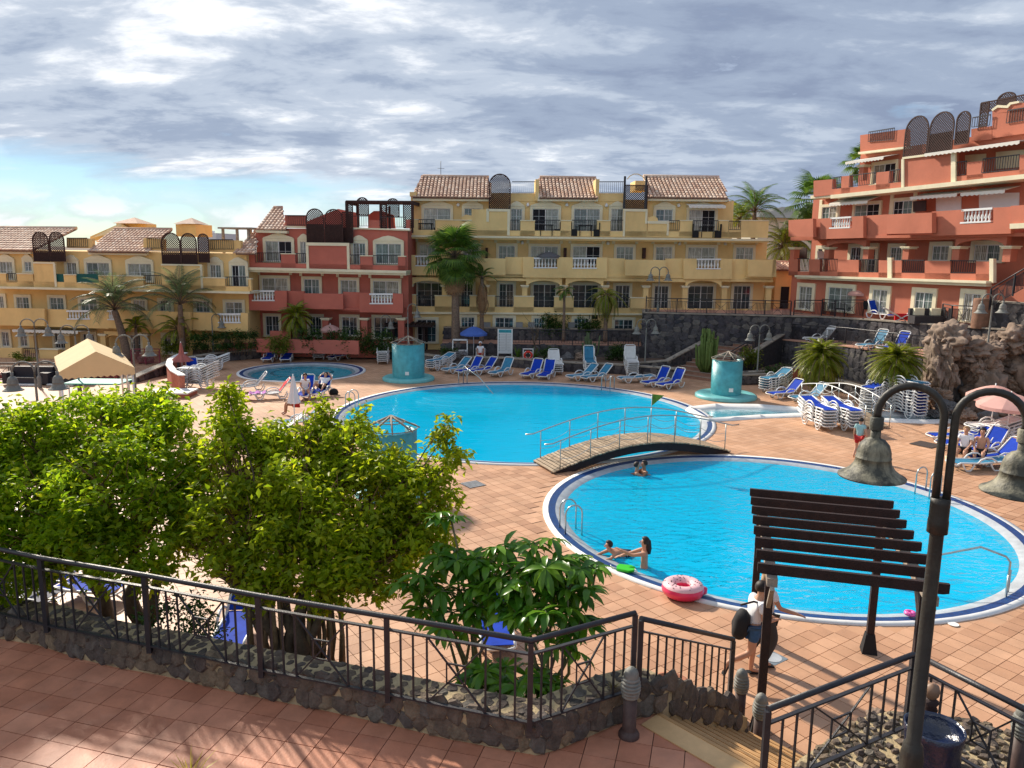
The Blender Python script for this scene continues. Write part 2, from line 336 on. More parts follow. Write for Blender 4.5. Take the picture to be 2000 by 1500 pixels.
def water_material(name, scale, strength, tint, body=(0.0, 0.66, 1.0), amt=0.6):
    m = bpy.data.materials.new(name); m.use_nodes = True; n, l = m.node_tree.nodes, m.node_tree.links; n.remove(n['Principled BSDF'])
    tcn = n.new('ShaderNodeTexCoord'); mp = n.new('ShaderNodeMapping'); mp.inputs['Scale'].default_value = (0.55, 1.3, 1); l.new(tcn.outputs['Object'], mp.inputs[0])
    a = n.new('ShaderNodeTexNoise'); a.inputs['Scale'].default_value = scale; a.inputs['Detail'].default_value = 3; a.inputs['Distortion'].default_value = 0.8; l.new(mp.outputs[0], a.inputs[0])
    b = n.new('ShaderNodeTexNoise'); b.inputs['Scale'].default_value = 0.35; b.inputs['Detail'].default_value = 2; l.new(tcn.outputs['Object'], b.inputs[0])
    mm = n.new('ShaderNodeMath'); mm.operation = 'MULTIPLY'; l.new(a.outputs[0], mm.inputs[0]); l.new(b.outputs[0], mm.inputs[1])
    bp = n.new('ShaderNodeBump'); bp.inputs['Strength'].default_value = strength; bp.inputs['Distance'].default_value = 0.16; l.new(mm.outputs[0], bp.inputs['Height'])
    fr = n.new('ShaderNodeFresnel'); fr.inputs[0].default_value = 1.33; l.new(bp.outputs[0], fr.inputs[1])
    gl = n.new('ShaderNodeBsdfGlossy'); gl.inputs['Roughness'].default_value = 0.03; l.new(bp.outputs[0], gl.inputs['Normal'])
    tr = n.new('ShaderNodeBsdfTransparent'); tr.inputs[0].default_value = (*tint, 1)
    di = n.new('ShaderNodeBsdfDiffuse'); di.inputs[0].default_value = (*body, 1); l.new(bp.outputs[0], di.inputs[1])   # light scattered back by the water itself
    mb_ = n.new('ShaderNodeMixShader'); mb_.inputs[0].default_value = amt; l.new(tr.outputs[0], mb_.inputs[1]); l.new(di.outputs[0], mb_.inputs[2])
    ms_ = n.new('ShaderNodeMixShader'); fm = n.new('ShaderNodeMath'); fm.operation = 'MULTIPLY'; fm.inputs[1].default_value = 0.6; l.new(fr.outputs[0], fm.inputs[0]); l.new(fm.outputs[0], ms_.inputs[0]); l.new(mb_.outputs[0], ms_.inputs[1]); l.new(gl.outputs[0], ms_.inputs[2]); l.new(ms_.outputs[0], n['Material Output'].inputs[0])
    return m
M_wat1 = water_material('rippled_pool_water', 3.0, 2.2, (0.80, 0.98, 1.0))
M_wat3 = water_material('pale_shallow_water', 2.0, 0.4, (0.93, 1.0, 1.0), (0.15, 0.50, 0.60), 0.12)
M_wat2 = water_material('calm_pool_water', 1.8, 0.6, (0.80, 0.98, 1.0))

# stream: shallow water tongue on the right, outline read from the place
STREAM = [P(*q) for q in [(1352, 800), (1400, 795), (1480, 796), (1560, 802), (1640, 806), (1700, 809), (1760, 812), (1815, 815), (1880, 812), (1905, 822), (1800, 824), (1700, 820), (1640, 815), (1560, 811), (1480, 814), (1425, 818), (1390, 822)]]
STREAM = [(v.x, v.y) for v in STREAM]
def expand(poly, d):
    n = len(poly); o = []
    for i in range(n):
        a, b, c = Vector(poly[i - 1]), Vector(poly[i]), Vector(poly[(i + 1) % n]); t = (c - a).normalized(); o.append((b.x + t.y * d, b.y - t.x * d))
    return o
_A = sum(STREAM[i][0] * STREAM[(i + 1) % len(STREAM)][1] - STREAM[(i + 1) % len(STREAM)][0] * STREAM[i][1] for i in range(len(STREAM)))
STREAM_O = expand(STREAM, 0.32 if _A > 0 else -0.32)
def deck_hole(x, y, pad=0.0):
    for c, r in POOLS:
        if math.hypot(x - c[0], y - c[1]) < r + pad: return True
    return inpoly(x, y, STREAM_O)
outer = [(-60, 9.0), (-7.4, 9.0), (4, 9.0), (60, 9.0), (60, 70), (-60, 70)]
pts = [Vector(q) for q in outer]; edges = [(i, (i + 1) % 6) for i in range(6)]
loops = [circ(c, r) for c, r in POOLS]
for lp in loops + [STREAM_O]:
    o = len(pts); k = len(lp); pts += [Vector(q) for q in lp]; edges += [(o + i, o + (i + 1) % k) for i in range(k)]
vo, eo, fo, *_ = delaunay_2d_cdt(pts, edges, [], 0, 1e-5)
ff = []
for f in fo:
    c = sum((vo[i] for i in f), Vector((0, 0))) / len(f)
    if deck_hole(c.x, c.y): continue
    ff.append(f)
deck = MB(); deck.add([(v.x, v.y, -0.012) for v in vo], [tuple(f) for f in ff])
deck = deck.build('pool_deck', M_decks, None, 'structure')
# fix upward normals
gnd = MB(); gnd.add([(-2500, -500, -2.5), (2500, -500, -2.5), (2500, 3500, -2.5), (-2500, 3500, -2.5)], [(0, 1, 2, 3)]); gnd.build('ground', M_soil, None, 'structure')

# deck tiles as pieces (nearest 300 single, the rest joined)
def tilebox(s, g=0.006):
    a = s / 2 - g
    return MB().add([(-a, -a, -0.02), (a, -a, -0.02), (a, a, -0.02), (-a, a, -0.02), (-a, -a, 0), (a, -a, 0), (a, a, 0), (-a, a, 0)], [(4, 5, 6, 7), (0, 1, 5, 4), (1, 2, 6, 5), (2, 3, 7, 6), (3, 0, 4, 7)])
tm = tilebox(TILE).mesh('tile', M_tile)
ca, sa = math.cos(TANG), math.sin(TANG); cells = []
for i in range(-90, 130):
    for j in range(-90, 130):
        u, v = (i + .5) * TILE, (j + .5) * TILE; x, y = u * ca - v * sa, u * sa + v * ca
        if y < 9.1 or y > 25 or x < -14 or x > 17 or abs(x) > y * 0.72 + 0.6: continue
        if any(math.hypot(x - c[0], y - c[1]) < r + 0.24 for c, r in POOLS): continue
        cells.append((math.hypot(x, y), x, y))
cells.sort()
near = [c for c in cells if c[1] > -0.5 and math.hypot(c[1], c[2]) > 10.6][:300]; ns = set(near)
for d_, x, y in near: inst('tile', tm, deck, (x, y, random.uniform(-0.0015, 0.0015)), (0, 0, TANG))
jt = MB(); base = tilebox(TILE)
for c in cells:
    if c in ns: continue
    M = Matrix.Translation((c[1], c[2], random.uniform(-0.0015, 0.0015))) @ Matrix.Rotation(TANG, 4, 'Z'); jt.add(base.v, base.f, 0, False, M)
jt.build('tiles', M_tile, deck, 'stuff')

def ring(name, c, r0, r1, z0, z1, m, parent=None, n=96, kind=None):
    b = MB(); b.lathe([(r0, z0), (r1, z1)] if isinstance(z0, (int, float)) else z0, n, 0, (c[0], c[1], 0), smooth=False); return b.build(name, m, parent, kind)
def pool(name, c, r, fl, wm_, depth, label):
    root = thing(name, label, 'swimming pool', (c[0], c[1], 0))
    z = (0, 0)
    b = MB(); b.lathe([(r + 0.02, -0.05), (r + 0.02, 0.02), (r - 0.13, 0.02)], 96); b.build('coping', M_rim, root)
    b = MB(); b.lathe([(r - 0.13, 0.018), (r - 0.33, 0.0)], 96); b.build('navy_border', M_navy, root)
    b = MB(); b.lathe([(r - 0.33, -0.001), (r - 0.74, -0.10), (r - 0.76, -0.16)], 96); b.build('ledge', M_ledge, root)
    b = MB(); b.lathe([(r - 0.76, -0.16), (r - 0.80, -depth), (0.0, -depth - 0.3)], 96); b.build('basin', fl, root)
    b = MB(); b.lathe([(r - 0.45, -0.062), (r - 2, -0.062), (r * 0.5, -0.062), (0.0, -0.062)], 96); b.build('water', wm_, root)
    return root
pool_f = pool('swimming_pool', POOLS[0][0], POOLS[0][1], M_poolfloor, M_wat1, 0.9, 'nearest round swimming pool with swimmers and rippled bright blue water')
pool_b = pool('swimming_pool', POOLS[1][0], POOLS[1][1], M_poolfloor, M_wat2, 1.0, 'largest round swimming pool with empty calm blue water in the middle of the deck')
pool_c = pool('swimming_pool', POOLS[2][0], POOLS[2][1], M_pooltq, M_wat3, 0.45, 'small round turquoise paddling pool at the back left of the deck')
# submerged round entry steps at the far side of the big pool
for i in range(3):
    b = MB(); sc = P(905, 757); b.lathe([(2.7 - i * 0.5, -0.8), (2.7 - i * 0.5, -0.42 + i * 0.1), (2.55 - i * 0.5, -0.42 + i * 0.1), (0, -0.42 + i * 0.1)], 36, 0, (sc.x - POOLS[1][0][0], sc.y - POOLS[1][0][1] - 0.3, 0), a0=math.pi, a1=2 * math.pi); b.build('entry_step', M_poolshal, pool_b)
# stream
root = thing('stream_pool', 'narrow shallow water channel with white rounded rim running under small footbridge', 'water channel', (0, 0, 0))
k = len(STREAM); b = MB()
mid_ = expand(STREAM, (0.16 if _A > 0 else -0.16))
b.add([(x, y, -0.05) for x, y in STREAM_O] + [(x, y, 0.14) for x, y in mid_] + [(x, y, -0.12) for x, y in STREAM], [(i, (i + 1) % k, k + (i + 1) % k, k + i) for i in range(k)] + [(k + i, k + (i + 1) % k, 2 * k + (i + 1) % k, 2 * k + i) for i in range(k)], 0, True); b.build('rim', M_rim, root)
b = MB(); b.add([(x, y, -0.10) for x, y in STREAM], [tuple(range(k))]); b.build('channel_floor', M_poolshal, root)
b = MB(); b.add([(x, y, -0.04) for x, y in expand(STREAM, 0.05 if _A > 0 else -0.05)], [tuple(range(k))]); b.build('water', M_wat3, root)

# ============================================================ near terrace (camera side), z = 1.5
TZ = 1.5
WALL = [(-9.6, 11.0), (-7.32, 10.24), (-6.69, 10.08), (-5.88, 9.72), (-5.22, 9.5), (-4.57, 9.33), (-3.87, 9.09), (-3.25, 8.89), (-2.4, 8.64), (-1.39, 8.32), (-0.69, 8.07), (0.33, 7.79), (0.63, 7.93), (1.34, 8.41), (1.91, 8.66)]
SD = Vector((0.74, 0.673)).normalized(); SW = Vector((SD.y, -SD.x))       # stair: downhill, across (to the right)
S0 = Vector((1.85, 8.60)); NST, TREAD, RISE, SWID = 10, 0.27, 0.15, 2.05
S1 = S0 + SW * SWID
terr_poly = [(-12, 11.8)] + WALL + [(S0.x, S0.y), (S1.x, S1.y), (6.5, 5.2), (12, 3), (12, -3), (-12, -3)]
tb = MB(); tb.prism([tuple(q) for q in terr_poly], -0.1, TZ - 0.012, 0, 'z'); terr = tb.build('terrace_floor', M_grout, None, 'structure')
TT, TA = 0.37, R(-15.2)
tm2 = tilebox(TT, 0.005).mesh('tile', M_tilet)
ca, sa = math.cos(TA), math.sin(TA); cells = []
x0, y0 = -3.27, 8.18
for i in range(-40, 40):
    for j in range(-30, 20):
        u, v = (i + .5) * TT, (j + .5) * TT; x, y = x0 + u * ca - v * sa, y0 + u * sa + v * ca
        if y < 3.5 or abs(x) > y * 0.72 + 0.5: continue
        if not any(inpoly(x + a_, y + b_, terr_poly) for a_ in (-.17, 0, .17) for b_ in (-.17, 0, .17)): continue
        if (Vector((x, y)) - S0).dot(SD) > -.10 and x > 1.3: continue
        cells.append((abs(math.hypot(x, y - 6.4)), x, y))
cells.sort(); near = cells[:300]
for d_, x, y in near: inst('tile', tm2, terr, (x, y, TZ + random.uniform(-0.002, 0.002)), (0, 0, TA))
if len(cells) > 300:
    jt = MB(); base = tilebox(TT, 0.005)
    for c in cells[300:]: jt.add(base.v, base.f, 0, False, Matrix.Translation((c[1], c[2], TZ)) @ Matrix.Rotation(TA, 4, 'Z'))
    jt.build('tiles', M_tilet, terr, 'stuff')
# stair
M_step = mat('ochre_step_tile', (0.5, 0.3, 0.12), 0.5, 0.15, 2, 0.15, 30, island=[(0.66, 0.40, 0.18), (0.70, 0.45, 0.22), (0.62, 0.36, 0.17)], coord='World', grime=.3, gcol=(.33, .18, .08))
st = thing('stair', 'ochre tiled steps leading down from the terrace beside the pergola', 'stairs', (S0.x, S0.y, 0), math.atan2(SD.y, SD.x))
for i in range(NST - 1):
    for k_ in range(4):
        b = MB(); y1 = -SWID / 4 * k_ - 0.003; y2 = -SWID / 4 * (k_ + 1) + 0.003
        b.box(i * TREAD, y1, 0.0, (i + 1) * TREAD + 0.012, y2, TZ - RISE * (i + 1)); b.build('step', M_step, st)
for i in range(NST):
    MB().box(i * TREAD - .035, -.004, TZ - RISE * i + .017 if i == 0 else TZ - RISE * i + .001, i * TREAD + .014, -SWID + .004, TZ - RISE * i + (.024 if i == 0 else .009)).build('nosing', mat('dark_ochre_nosing', (.46, .26, .11), .6, .15, 3), st)
# landing strip in ochre tile in front of first step
b = MB(); b.box(-0.34, 0.0, TZ + 0.003, 0.012, -SWID, TZ + 0.016)
b.build('landing', M_step, st)

# stone walls --------------------------------------------------
def stone_mesh(seed, mt):
    r_ = random.Random(seed); n = 7; ring_ = []
    for i in range(n):
        a = 2 * math.pi * i / n + r_.uniform(-.3, .3); q = r_.uniform(0.78, 1.15); ring_.append((q * math.cos(a), q * math.sin(a)))
    vs = [(x * .52, y * .52, -0.6) for x, y in ring_] + [(x * .52, y * .52, 0.12 + r_.uniform(-.1, .1)) for x, y in ring_] + [(x * .40, y * .40, 0.34 + r_.uniform(-.16, .16)) for x, y in ring_]
    fs = [(i, (i + 1) % n, n + (i + 1) % n, n + i) for i in range(n)] + [(n + i, n + (i + 1) % n, 2 * n + (i + 1) % n, 2 * n + i) for i in range(n)] + [tuple(range(2 * n, 3 * n))]
    return MB().add(vs, fs)
STB = [stone_mesh(i, None) for i in range(8)]
STM = [b.mesh('stone', M_stone) for b in STB]
def frame_of(pt, nrm, rot, sx, sy, sz):
    n_ = Vector(nrm).normalized(); a = Vector((0, 0, 1)) if abs(n_.z) < 0.9 else Vector((0, 1, 0)); x = a.cross(n_).normalized(); y = n_.cross(x)
    x2 = x * math.cos(rot) + y * math.sin(rot); y2 = n_.cross(x2)
    M = Matrix(((x2.x, y2.x, n_.x), (x2.y, y2.y, n_.y), (x2.z, y2.z, n_.z))).to_4x4(); M.translation = Vector(pt)
    return M @ Matrix.Diagonal((sx, sy, sz, 1))
def wall_core(path, thick, z0f, z1f, mt, parent, name='mortar_core', inward=1):
    n = len(path); nr = []
    for i in range(n):
        t = (Vector(path[min(i + 1, n - 1)]) - Vector(path[max(i - 1, 0)])).normalized(); nr.append(Vector((-t.y, t.x)) * inward)
    vs = []
    for i, p in enumerate(path):
        q = Vector(p); r_ = q + nr[i] * thick
        vs += [(q.x, q.y, z0f(i)), (q.x, q.y, z1f(i)), (r_.x, r_.y, z1f(i)), (r_.x, r_.y, z0f(i))]
    fs = [(4 * i + k, 4 * i + (k + 1) % 4, 4 * (i + 1) + (k + 1) % 4, 4 * (i + 1) + k) for i in range(n - 1) for k in range(4)] + [(0, 3, 2, 1), (4 * n - 4, 4 * n - 3, 4 * n - 2, 4 * n - 1)]
    return MB().add(vs, fs, 0).build(name, mt, parent), nr
def resample(path, step):
    o = []; 
    for i in range(len(path) - 1):
        a, b = Vector(path[i]), Vector(path[i + 1]); k = max(1, round((b - a).length / step)); o += [(a.lerp(b, j / k), (b - a).normalized()) for j in range(k)]
    return o
W_END = S0 + SD * 2.15
wpath = WALL + [tuple(S0 + SD * q) for q in (0.5, 1.0, 1.5, 2.15)]
nW = len(WALL)
def wtop(i): return 1.85 if i < nW else [1.66, 1.32, .95, .52][i - nW]
nw = thing('stone_wall', 'low near retaining wall of dark stones in pale mortar carrying the long railing', 'stone wall')
wall_core(wpath, 0.52, lambda i: TZ - 0.05 if i < nW - 1 else 0.0, wtop, M_mortar, nw)
stones = []
Zt = lambda x, y: 1.85 if (Vector((x, y)) - S0).dot(SD) < 0.1 or x < 1.6 else 1.85 - 0.63 * max(0, (Vector((x, y)) - S0).dot(SD) - 0.1)
for pnt, t in resample(wpath, 0.19):
    nn = Vector((-t.y, t.x)); down = (pnt - S0).dot(SD) > 0.15 and pnt.x > 1.9
    zt = Zt(pnt.x, pnt.y); zb = TZ - RISE * ((pnt - S0).dot(SD) / TREAD) if down else TZ
    z = zb + 0.06; row = 0
    while z < zt - 0.02:
        h = random.uniform(0.17, 0.27); c = pnt + t * (random.uniform(-.05, .05) + (0.1 if row % 2 else 0))
        stones.append(((c.x, c.y, z + h * 0.35), (-nn.x, -nn.y, 0.12), random.uniform(-.4, .4), random.uniform(.22, .31), h * 1.22, random.uniform(.05, .10))); z += h * 0.84; row += 1
    for k_ in range(4):
        c = pnt + nn * (0.06 + 0.13 * k_ + random.uniform(-.02, .02)) + t * random.uniform(-.05, .05); s = random.uniform(.13, .20)
        stones.append(((c.x, c.y, zt - 0.005), (0, 0, 1), random.uniform(0, 6), s, s * random.uniform(.65, .95), random.uniform(.04, .07)))
# end face
for z in np.arange(0.1, 0.5, 0.2):
    for o_ in (0.1, 0.34):
        c = W_END + Vector((-SD.y, SD.x)) * o_; stones.append(((c.x, c.y, z), (SD.x, SD.y, 0), random.uniform(-.3, .3), .26, .22, .1))
stones.sort(key=lambda s: (s[0][0] + 1) ** 2 + s[0][1] ** 2 - 4 * s[3] * 8)
jt = MB()
for i, (pt, nr_, ro, sx, sy, sz) in enumerate(stones):
    M = frame_of(pt, nr_, ro, sx, sy, sz)
    if i < 300: o = bpy.data.objects.new('stone', STM[i % 8]); COL.objects.link(o); o.parent = nw; o.matrix_local = M
    else: jt.add(STB[i % 8].v, STB[i % 8].f, 0, False, M)
if jt.f: jt.build('stones', M_stone, nw, 'stuff')

# right-hand rubble bed behind the second railing (pebbly mound of lava stones)
bedpoly = [(v.x, v.y) for v in [P(*q, 1.55) for q in [(1535, 1512), (1562, 1482), (1602, 1456), (1642, 1424), (1682, 1402), (1740, 1388), (1800, 1394), (1900, 1404), (2000, 1442), (2150, 1500), (2200, 1750), (1560, 1750)]]]
bed = thing('rubble_bed', 'right hand planting bed faced with small lava stones under the corner railing', 'stone bed')
def bedz(x, y): return 1.62 + 0.10 * mnoise.noise(Vector((x * .8, y * .8, 0)))
b = MB(); b.prism(bedpoly, 0.0, 1.55, 0, 'z'); b.build('mortar_core', M_mortar, bed)
bs_ = []
for _ in range(9000):
    x, y = random.uniform(2.2, 9.0), random.uniform(5.2, 9.3)
    if inpoly(x, y, bedpoly): bs_.append((x, y))
bs_.sort(key=lambda q: math.hypot(q[0] - 4.2, q[1] - 7.6))
keep_ = []
for q in bs_:
    if len(keep_) > 1500: break
    if all((q[0] - k_[0]) ** 2 + (q[1] - k_[1]) ** 2 > .0085 for k_ in keep_): keep_.append(q)
bs_ = keep_; jt = MB()
for i, (x, y) in enumerate(bs_):
    s = random.uniform(.08, .17); M = frame_of((x, y, 1.55 + random.uniform(0, .02)), (random.uniform(-.25, .25), random.uniform(-.25, .25), 1), random.uniform(0, 6), s, s * random.uniform(.6, 1), s * .6)
    if i < 300: o = bpy.data.objects.new('stone', STM[i % 8]); COL.objects.link(o); o.parent = bed; o.matrix_local = M
    else: jt.add(STB[i % 8].v, STB[i % 8].f, 0, False, M)
for i in range(len(bedpoly)):
    a, b_ = Vector(bedpoly[i]), Vector(bedpoly[(i + 1) % len(bedpoly)]); t = (b_ - a).normalized(); nn = Vector((t.y, -t.x))
    A_ = sum(bedpoly[q][0] * bedpoly[(q + 1) % len(bedpoly)][1] - bedpoly[(q + 1) % len(bedpoly)][0] * bedpoly[q][1] for q in range(len(bedpoly)))
    if A_ < 0: nn = -nn
    for q in range(int((b_ - a).length / 0.24)):
        for z in np.arange(0.1, 1.55, 0.22):
            c = a + t * (q * 0.24 + random.uniform(0, .1)); jt.add(STB[q % 8].v, STB[q % 8].f, 0, False, frame_of((c.x, c.y, z), (nn.x, nn.y, 0.1), random.uniform(-.4, .4), .28, .24, .1))
jt.build('stones', M_stone, bed, 'stuff')

# planted strip behind the left wall: soil bed
b = MB(); sp_ = [(-13, 12.9), (-9.4, 11.55)] + [(x + 0.13, y + 0.5) for x, y in WALL[1:12]] + [(1.2, 9.4), (0.9, 10.0), (-1.2, 10.1), (-3.4, 10.6), (-5.8, 11.4), (-7.5, 12.3), (-13, 14.5)]
b.prism(sp_, -0.05, 0.9, 0, 'z'); b.build('planting_bed_soil', M_soil, None, 'structure')

# ============================================================ generic far stone wall
def far_wall(name, label, path, z0, z1, thick=0.45, cap=True, step=0.42, cat='stone wall', inward=1, capm=None, stm=None):
    """path (x,y) left to right as seen; z1 number or list per vertex"""
    zs = z1 if isinstance(z1, (list, tuple)) else [z1] * len(path)
    root = thing(name, label, cat); wall_core(path, thick, lambda i: z0, lambda i: zs[i], M_mortd, root, inward=inward)
    jt = MB()
    for i in range(len(path) - 1):
        a, b_ = Vector(path[i]), Vector(path[i + 1]); L_ = (b_ - a).length; t = (b_ - a) / L_; nn = Vector((-t.y, t.x)) * inward
        for q in range(max(1, int(L_ / step))):
            f = (q + 0.5) * step / L_
            if f > 1: break
            zt = zs[i] + (zs[i + 1] - zs[i]) * f; z = z0 + 0.1; 
            while z < zt - 0.08:
                h = random.uniform(.22, .38); c = a + t * (f * L_ + random.uniform(-.12, .12))
                s = STB[random.randrange(8)]; jt.add(s.v, s.f, 0, False, frame_of((c.x, c.y, min(z + h * .3, zt - .12)), (-nn.x, -nn.y, 0), random.uniform(-.5, .5), step * random.uniform(.9, 1.25), h * 1.3, random.uniform(.05, .11))); z += h * 0.9
    jt.build('stones', stm or M_stoned, root, 'stuff')
    if cap:
        n = len(path); vs = []
        for i, p in enumerate(path):
            t = (Vector(path[min(i + 1, n - 1)]) - Vector(path[max(i - 1, 0)])).normalized(); nn = Vector((-t.y, t.x)) * inward; q = Vector(p) - nn * 0.06; r_ = q + nn * (thick + .1)
            vs += [(q.x, q.y, zs[i] + .003), (q.x, q.y, zs[i] + .07), (r_.x, r_.y, zs[i] + .07), (r_.x, r_.y, zs[i] + .003)]
        MB().add(vs, [(4 * i + k, 4 * i + (k + 1) % 4, 4 * (i + 1) + (k + 1) % 4, 4 * (i + 1) + k) for i in range(n - 1) for k in range(4)] + [(0, 3, 2, 1), (4 * n - 4, 4 * n - 3, 4 * n - 2, 4 * n - 1)]).build('capping', capm or M_cap, root)
    return root
def xy(px, py, z=0.0): v = P(px, py, z); return (v.x, v.y)
def xyd(px, Y): v = PD(px, 600, Y); return (v.x, Y)
# ============================================================ buildings
class Fac:
    def __init__(s, name, label, A, B, walls, trim=None, cat='apartment building'):
        s.A = Vector(A); s.e = (Vector(B) - s.A).normalized(); s.n = Vector((-s.e.y, s.e.x))
        s.root = thing(name, label, cat, (s.A.x, s.A.y, 0), math.atan2(s.e.y, s.e.x)); s.mats = [walls, trim or M_trim, M_iron, M_dark]; s.mb = MB()
    def at(s, px, py, off=0.0):
        d = ray(px, py); o = s.A - s.n * off; t = (o.x * s.n.x + o.y * s.n.y) / (d.x * s.n.x + d.y * s.n.y)
        q = Vector((d.x * t, d.y * t)) - o
        return (q.dot(s.e), CZ + d.z * t)
    def new(s): s.mb = MB(); return s
    def done(s, name, mats=None, kind=None):
        o = split_build(s.mb, name, mats or s.mats, s.root); s.mb = MB(); return o
    def pan(s, pts, off, th, m=0):
        """outline in picture coordinates surveyed on the plane `off` metres in front of the wall; th = depth behind that plane"""
        s.mb.prism([s.at(x, y, off) for x, y in pts], -off, -off + th, m); return s
    def q(s, x0, x1, yt0, yt1, yb0, yb1, off, th, m=0): return s.pan([(x0, yt0), (x1, yt1), (x1, yb1), (x0, yb0)], off, th, m)
    def r(s, x0, y0, x1, y1, off, th, m=0):
        u0, z1 = s.at(x0, (y0), off); u1, _ = s.at(x1, y0, off); _, z0 = s.at((x0 + x1) / 2, y1, off); _, z1 = s.at((x0 + x1) / 2, y0, off)
        s.mb.box(u0, -off, z0, u1, -off + th, z1, m); return s
    def win(s, x0, y0, x1, y1, off=0.0, top='flat', glass='c', bw=0.17, sash=2, name='window', trim=1, opening=None, sill=True):
        u0, _ = s.at(x0, y0, off); u1, _ = s.at(x1, y0, off); z1 = s.at((x0 + x1) / 2, y0, off)[1]; z0 = s.at((x0 + x1) / 2, y1, off)[1]; y = -off
        b = MB(); f = 0.10
        if top:
            b.box(u0 - bw, y - f, z0, u0, y, z1 + bw, trim); b.box(u1, y - f, z0, u1 + bw, y, z1 + bw, trim); b.box(u0, y - f, z1, u1, y, z1 + bw, trim)
            if sill and z0 > 0: b.box(u0 - bw - .03, y - f - .04, z0 - .09, u1 + bw + .03, y, z0 - .002, trim)
            if top == 'arch':
                w_ = u1 - u0 + 2 * bw; c = (u0 + u1) / 2; pts_ = [(u0 - bw, z1 + bw + .002)] + [(c + w_ * .5 * q, z1 + bw + .08 + 0.26 * max(0, math.cos(q * math.pi / 2 * 1.25)) ** 1.0) for q in (-.9, -.6, -.35, 0, .35, .6, .9)] + [(u1 + bw, z1 + bw + .002)]
                b.prism(pts_, y - f - .03, y, trim)
        b.box(u0, y - .05, z0, u0 + .04, y - .0, z1, 4); b.box(u1 - .04, y - .05, z0, u1, y, z1, 4); b.box(u0 + .04, y - .05, z1 - .04, u1 - .04, y, z1, 4); b.box(u0 + .04, y - .05, z0, u1 - .04, y, z0 + .04, 4)
        w_ = (u1 - u0) / sash
        for i in range(1, sash): b.box(u0 + w_ * i - .025, y - .055, z0 + .04, u0 + w_ * i + .025, y, z1 - .04, 4)
        rows = max(2, round((z1 - z0) / 0.55)); 
        for j in range(1, rows): b.box(u0 + .05, y - .04, z0 + (z1 - z0) * j / rows - .008, u1 - .04, y - .012, z0 + (z1 - z0) * j / rows + .008, 4)
        for i in range(sash): b.box(u0 + w_ * (i + .5) - .008, y - .041, z0 + .04, u0 + w_ * (i + .5) + .008, y - .011, z1 - .04, 4)
        o = b.build(name, s.mats + [M_white], s.root)
        for i in range(sash):
            g = MB(); a, c = u0 + w_ * i + (0.05 if i == 0 else .035), u0 + w_ * (i + 1) - (0.05 if i == sash - 1 else .035)
            g.box(a, y - .028, z0 + .05, c, y - .016, z1 - .05)
            dk = (glass == 'd') or (opening is not None and i == opening)
            g.build('pane', M_dark if (opening is not None and i == opening) else (M_glass if dk else M_gcur), o)
        return o
    def rail(s, x0, y0, x1, y1, off, name='railing', sp=0.13, y0b=None, y1b=None, th=.022):
        u0, z1 = s.at(x0, y0, off); u1, z1b = s.at(x1, y0 if y0b is None else y0b, off); _, z0 = s.at(x0, y1, off); _, z0b = s.at(x1, y1 if y1b is None else y1b, off)
        b = MB(); y = -off; n = max(2, int((u1 - u0) / sp))
        b.bar((u0, y, z1), (u1, y, z1b), .05, .05); b.bar((u0, y, z0 + .05), (u1, y, z0b + .05), .03, .03)
        for i in range(n + 1):
            f = i / n; u = u0 + (u1 - u0) * f; b.bar((u, y, z0 + (z0b - z0) * f + .06), (u, y, z1 + (z1b - z1) * f - .02), th, th)
        return b.build(name, M_iron, s.root)
    def balu(s, x0, y0, x1, y1, off, y0b=None, y1b=None):
        u0, z1 = s.at(x0, y0, off); u1, z1b = s.at(x1, y0 if y0b is None else y0b, off); _, z0 = s.at(x0, y1, off); _, z0b = s.at(x1, y1 if y1b is None else y1b, off)
        y = -off - .0; root_ = MB(); h = z1 - z0
        root_.bar((u0 - .06, y, z1 - .05), (u1 + .06, y, z1b - .05), .2, .1); root_.bar((u0 - .06, y, z0 + .04), (u1 + .06, y, z0b + .04), .22, .08)
        n = max(4, round((u1 - u0) / 0.21))
        for i in range(n):
            f = (i + .5) / n; u = u0 + (u1 - u0) * f; zb = z0 + (z0b - z0) * f + .08; hh = h - .18
            root_.lathe([(.045, 0), (.045, .06 * hh), (.03, .1 * hh), (.075, .32 * hh), (.05, .55 * hh), (.028, .72 * hh), (.05, .86 * hh), (.03, .9 * hh), (.045, hh)], 7, 0, (u, y, zb))
        return root_.build('balustrade', M_white, s.root)
    def roof(s, el, er, rr, rl, offe, offr, name='roof', tilesz=0.25):
        """tiled slope from eave (px) to ridge (px); eave plane offe, ridge plane offr"""
        a = Vector((*s.at(*el, offe), 0)); b_ = Vector((*s.at(*er, offe), 0)); c = Vector((*s.at(*rr, offr), 0)); d = Vector((*s.at(*rl, offr), 0))
        ze = (a.y + b_.y) / 2; zr = (c.y + d.y) / 2
        return s.slope((a.x, -offe, ze), (b_.x, -offe, ze), (c.x, -offr, zr), (d.x, -offr, zr), name)
    def slope(s, A, B, C_, D, name='roof'):
        A, B, C_, D = map(Vector, (A, B, C_, D)); ob = MB(); nrm = (B - A).cross(D - A).normalized()
        if nrm.z < 0: nrm = -nrm
        th = nrm * -.08; v = [A, B, C_, D, A + th, B + th, C_ + th, D + th]
        ob.add(v, [(0, 1, 2, 3), (4, 7, 6, 5), (0, 4, 5, 1), (1, 5, 6, 2), (2, 6, 7, 3), (3, 7, 4, 0)])
        o = ob.build(name, M_roofb, s.root)
        ex = (B - A).normalized(); up = nrm.cross(ex).normalized()
        if up.dot(D - A) < 0: up = -up
        H = up.dot(D - A); W = (B - A).length; dl = (D - A).dot(ex); dr = (C_ - A).dot(ex)
        t = MB(); cw, ch = 0.25, 0.36; lo, hi_ = min(0, dl), max(W, dr)
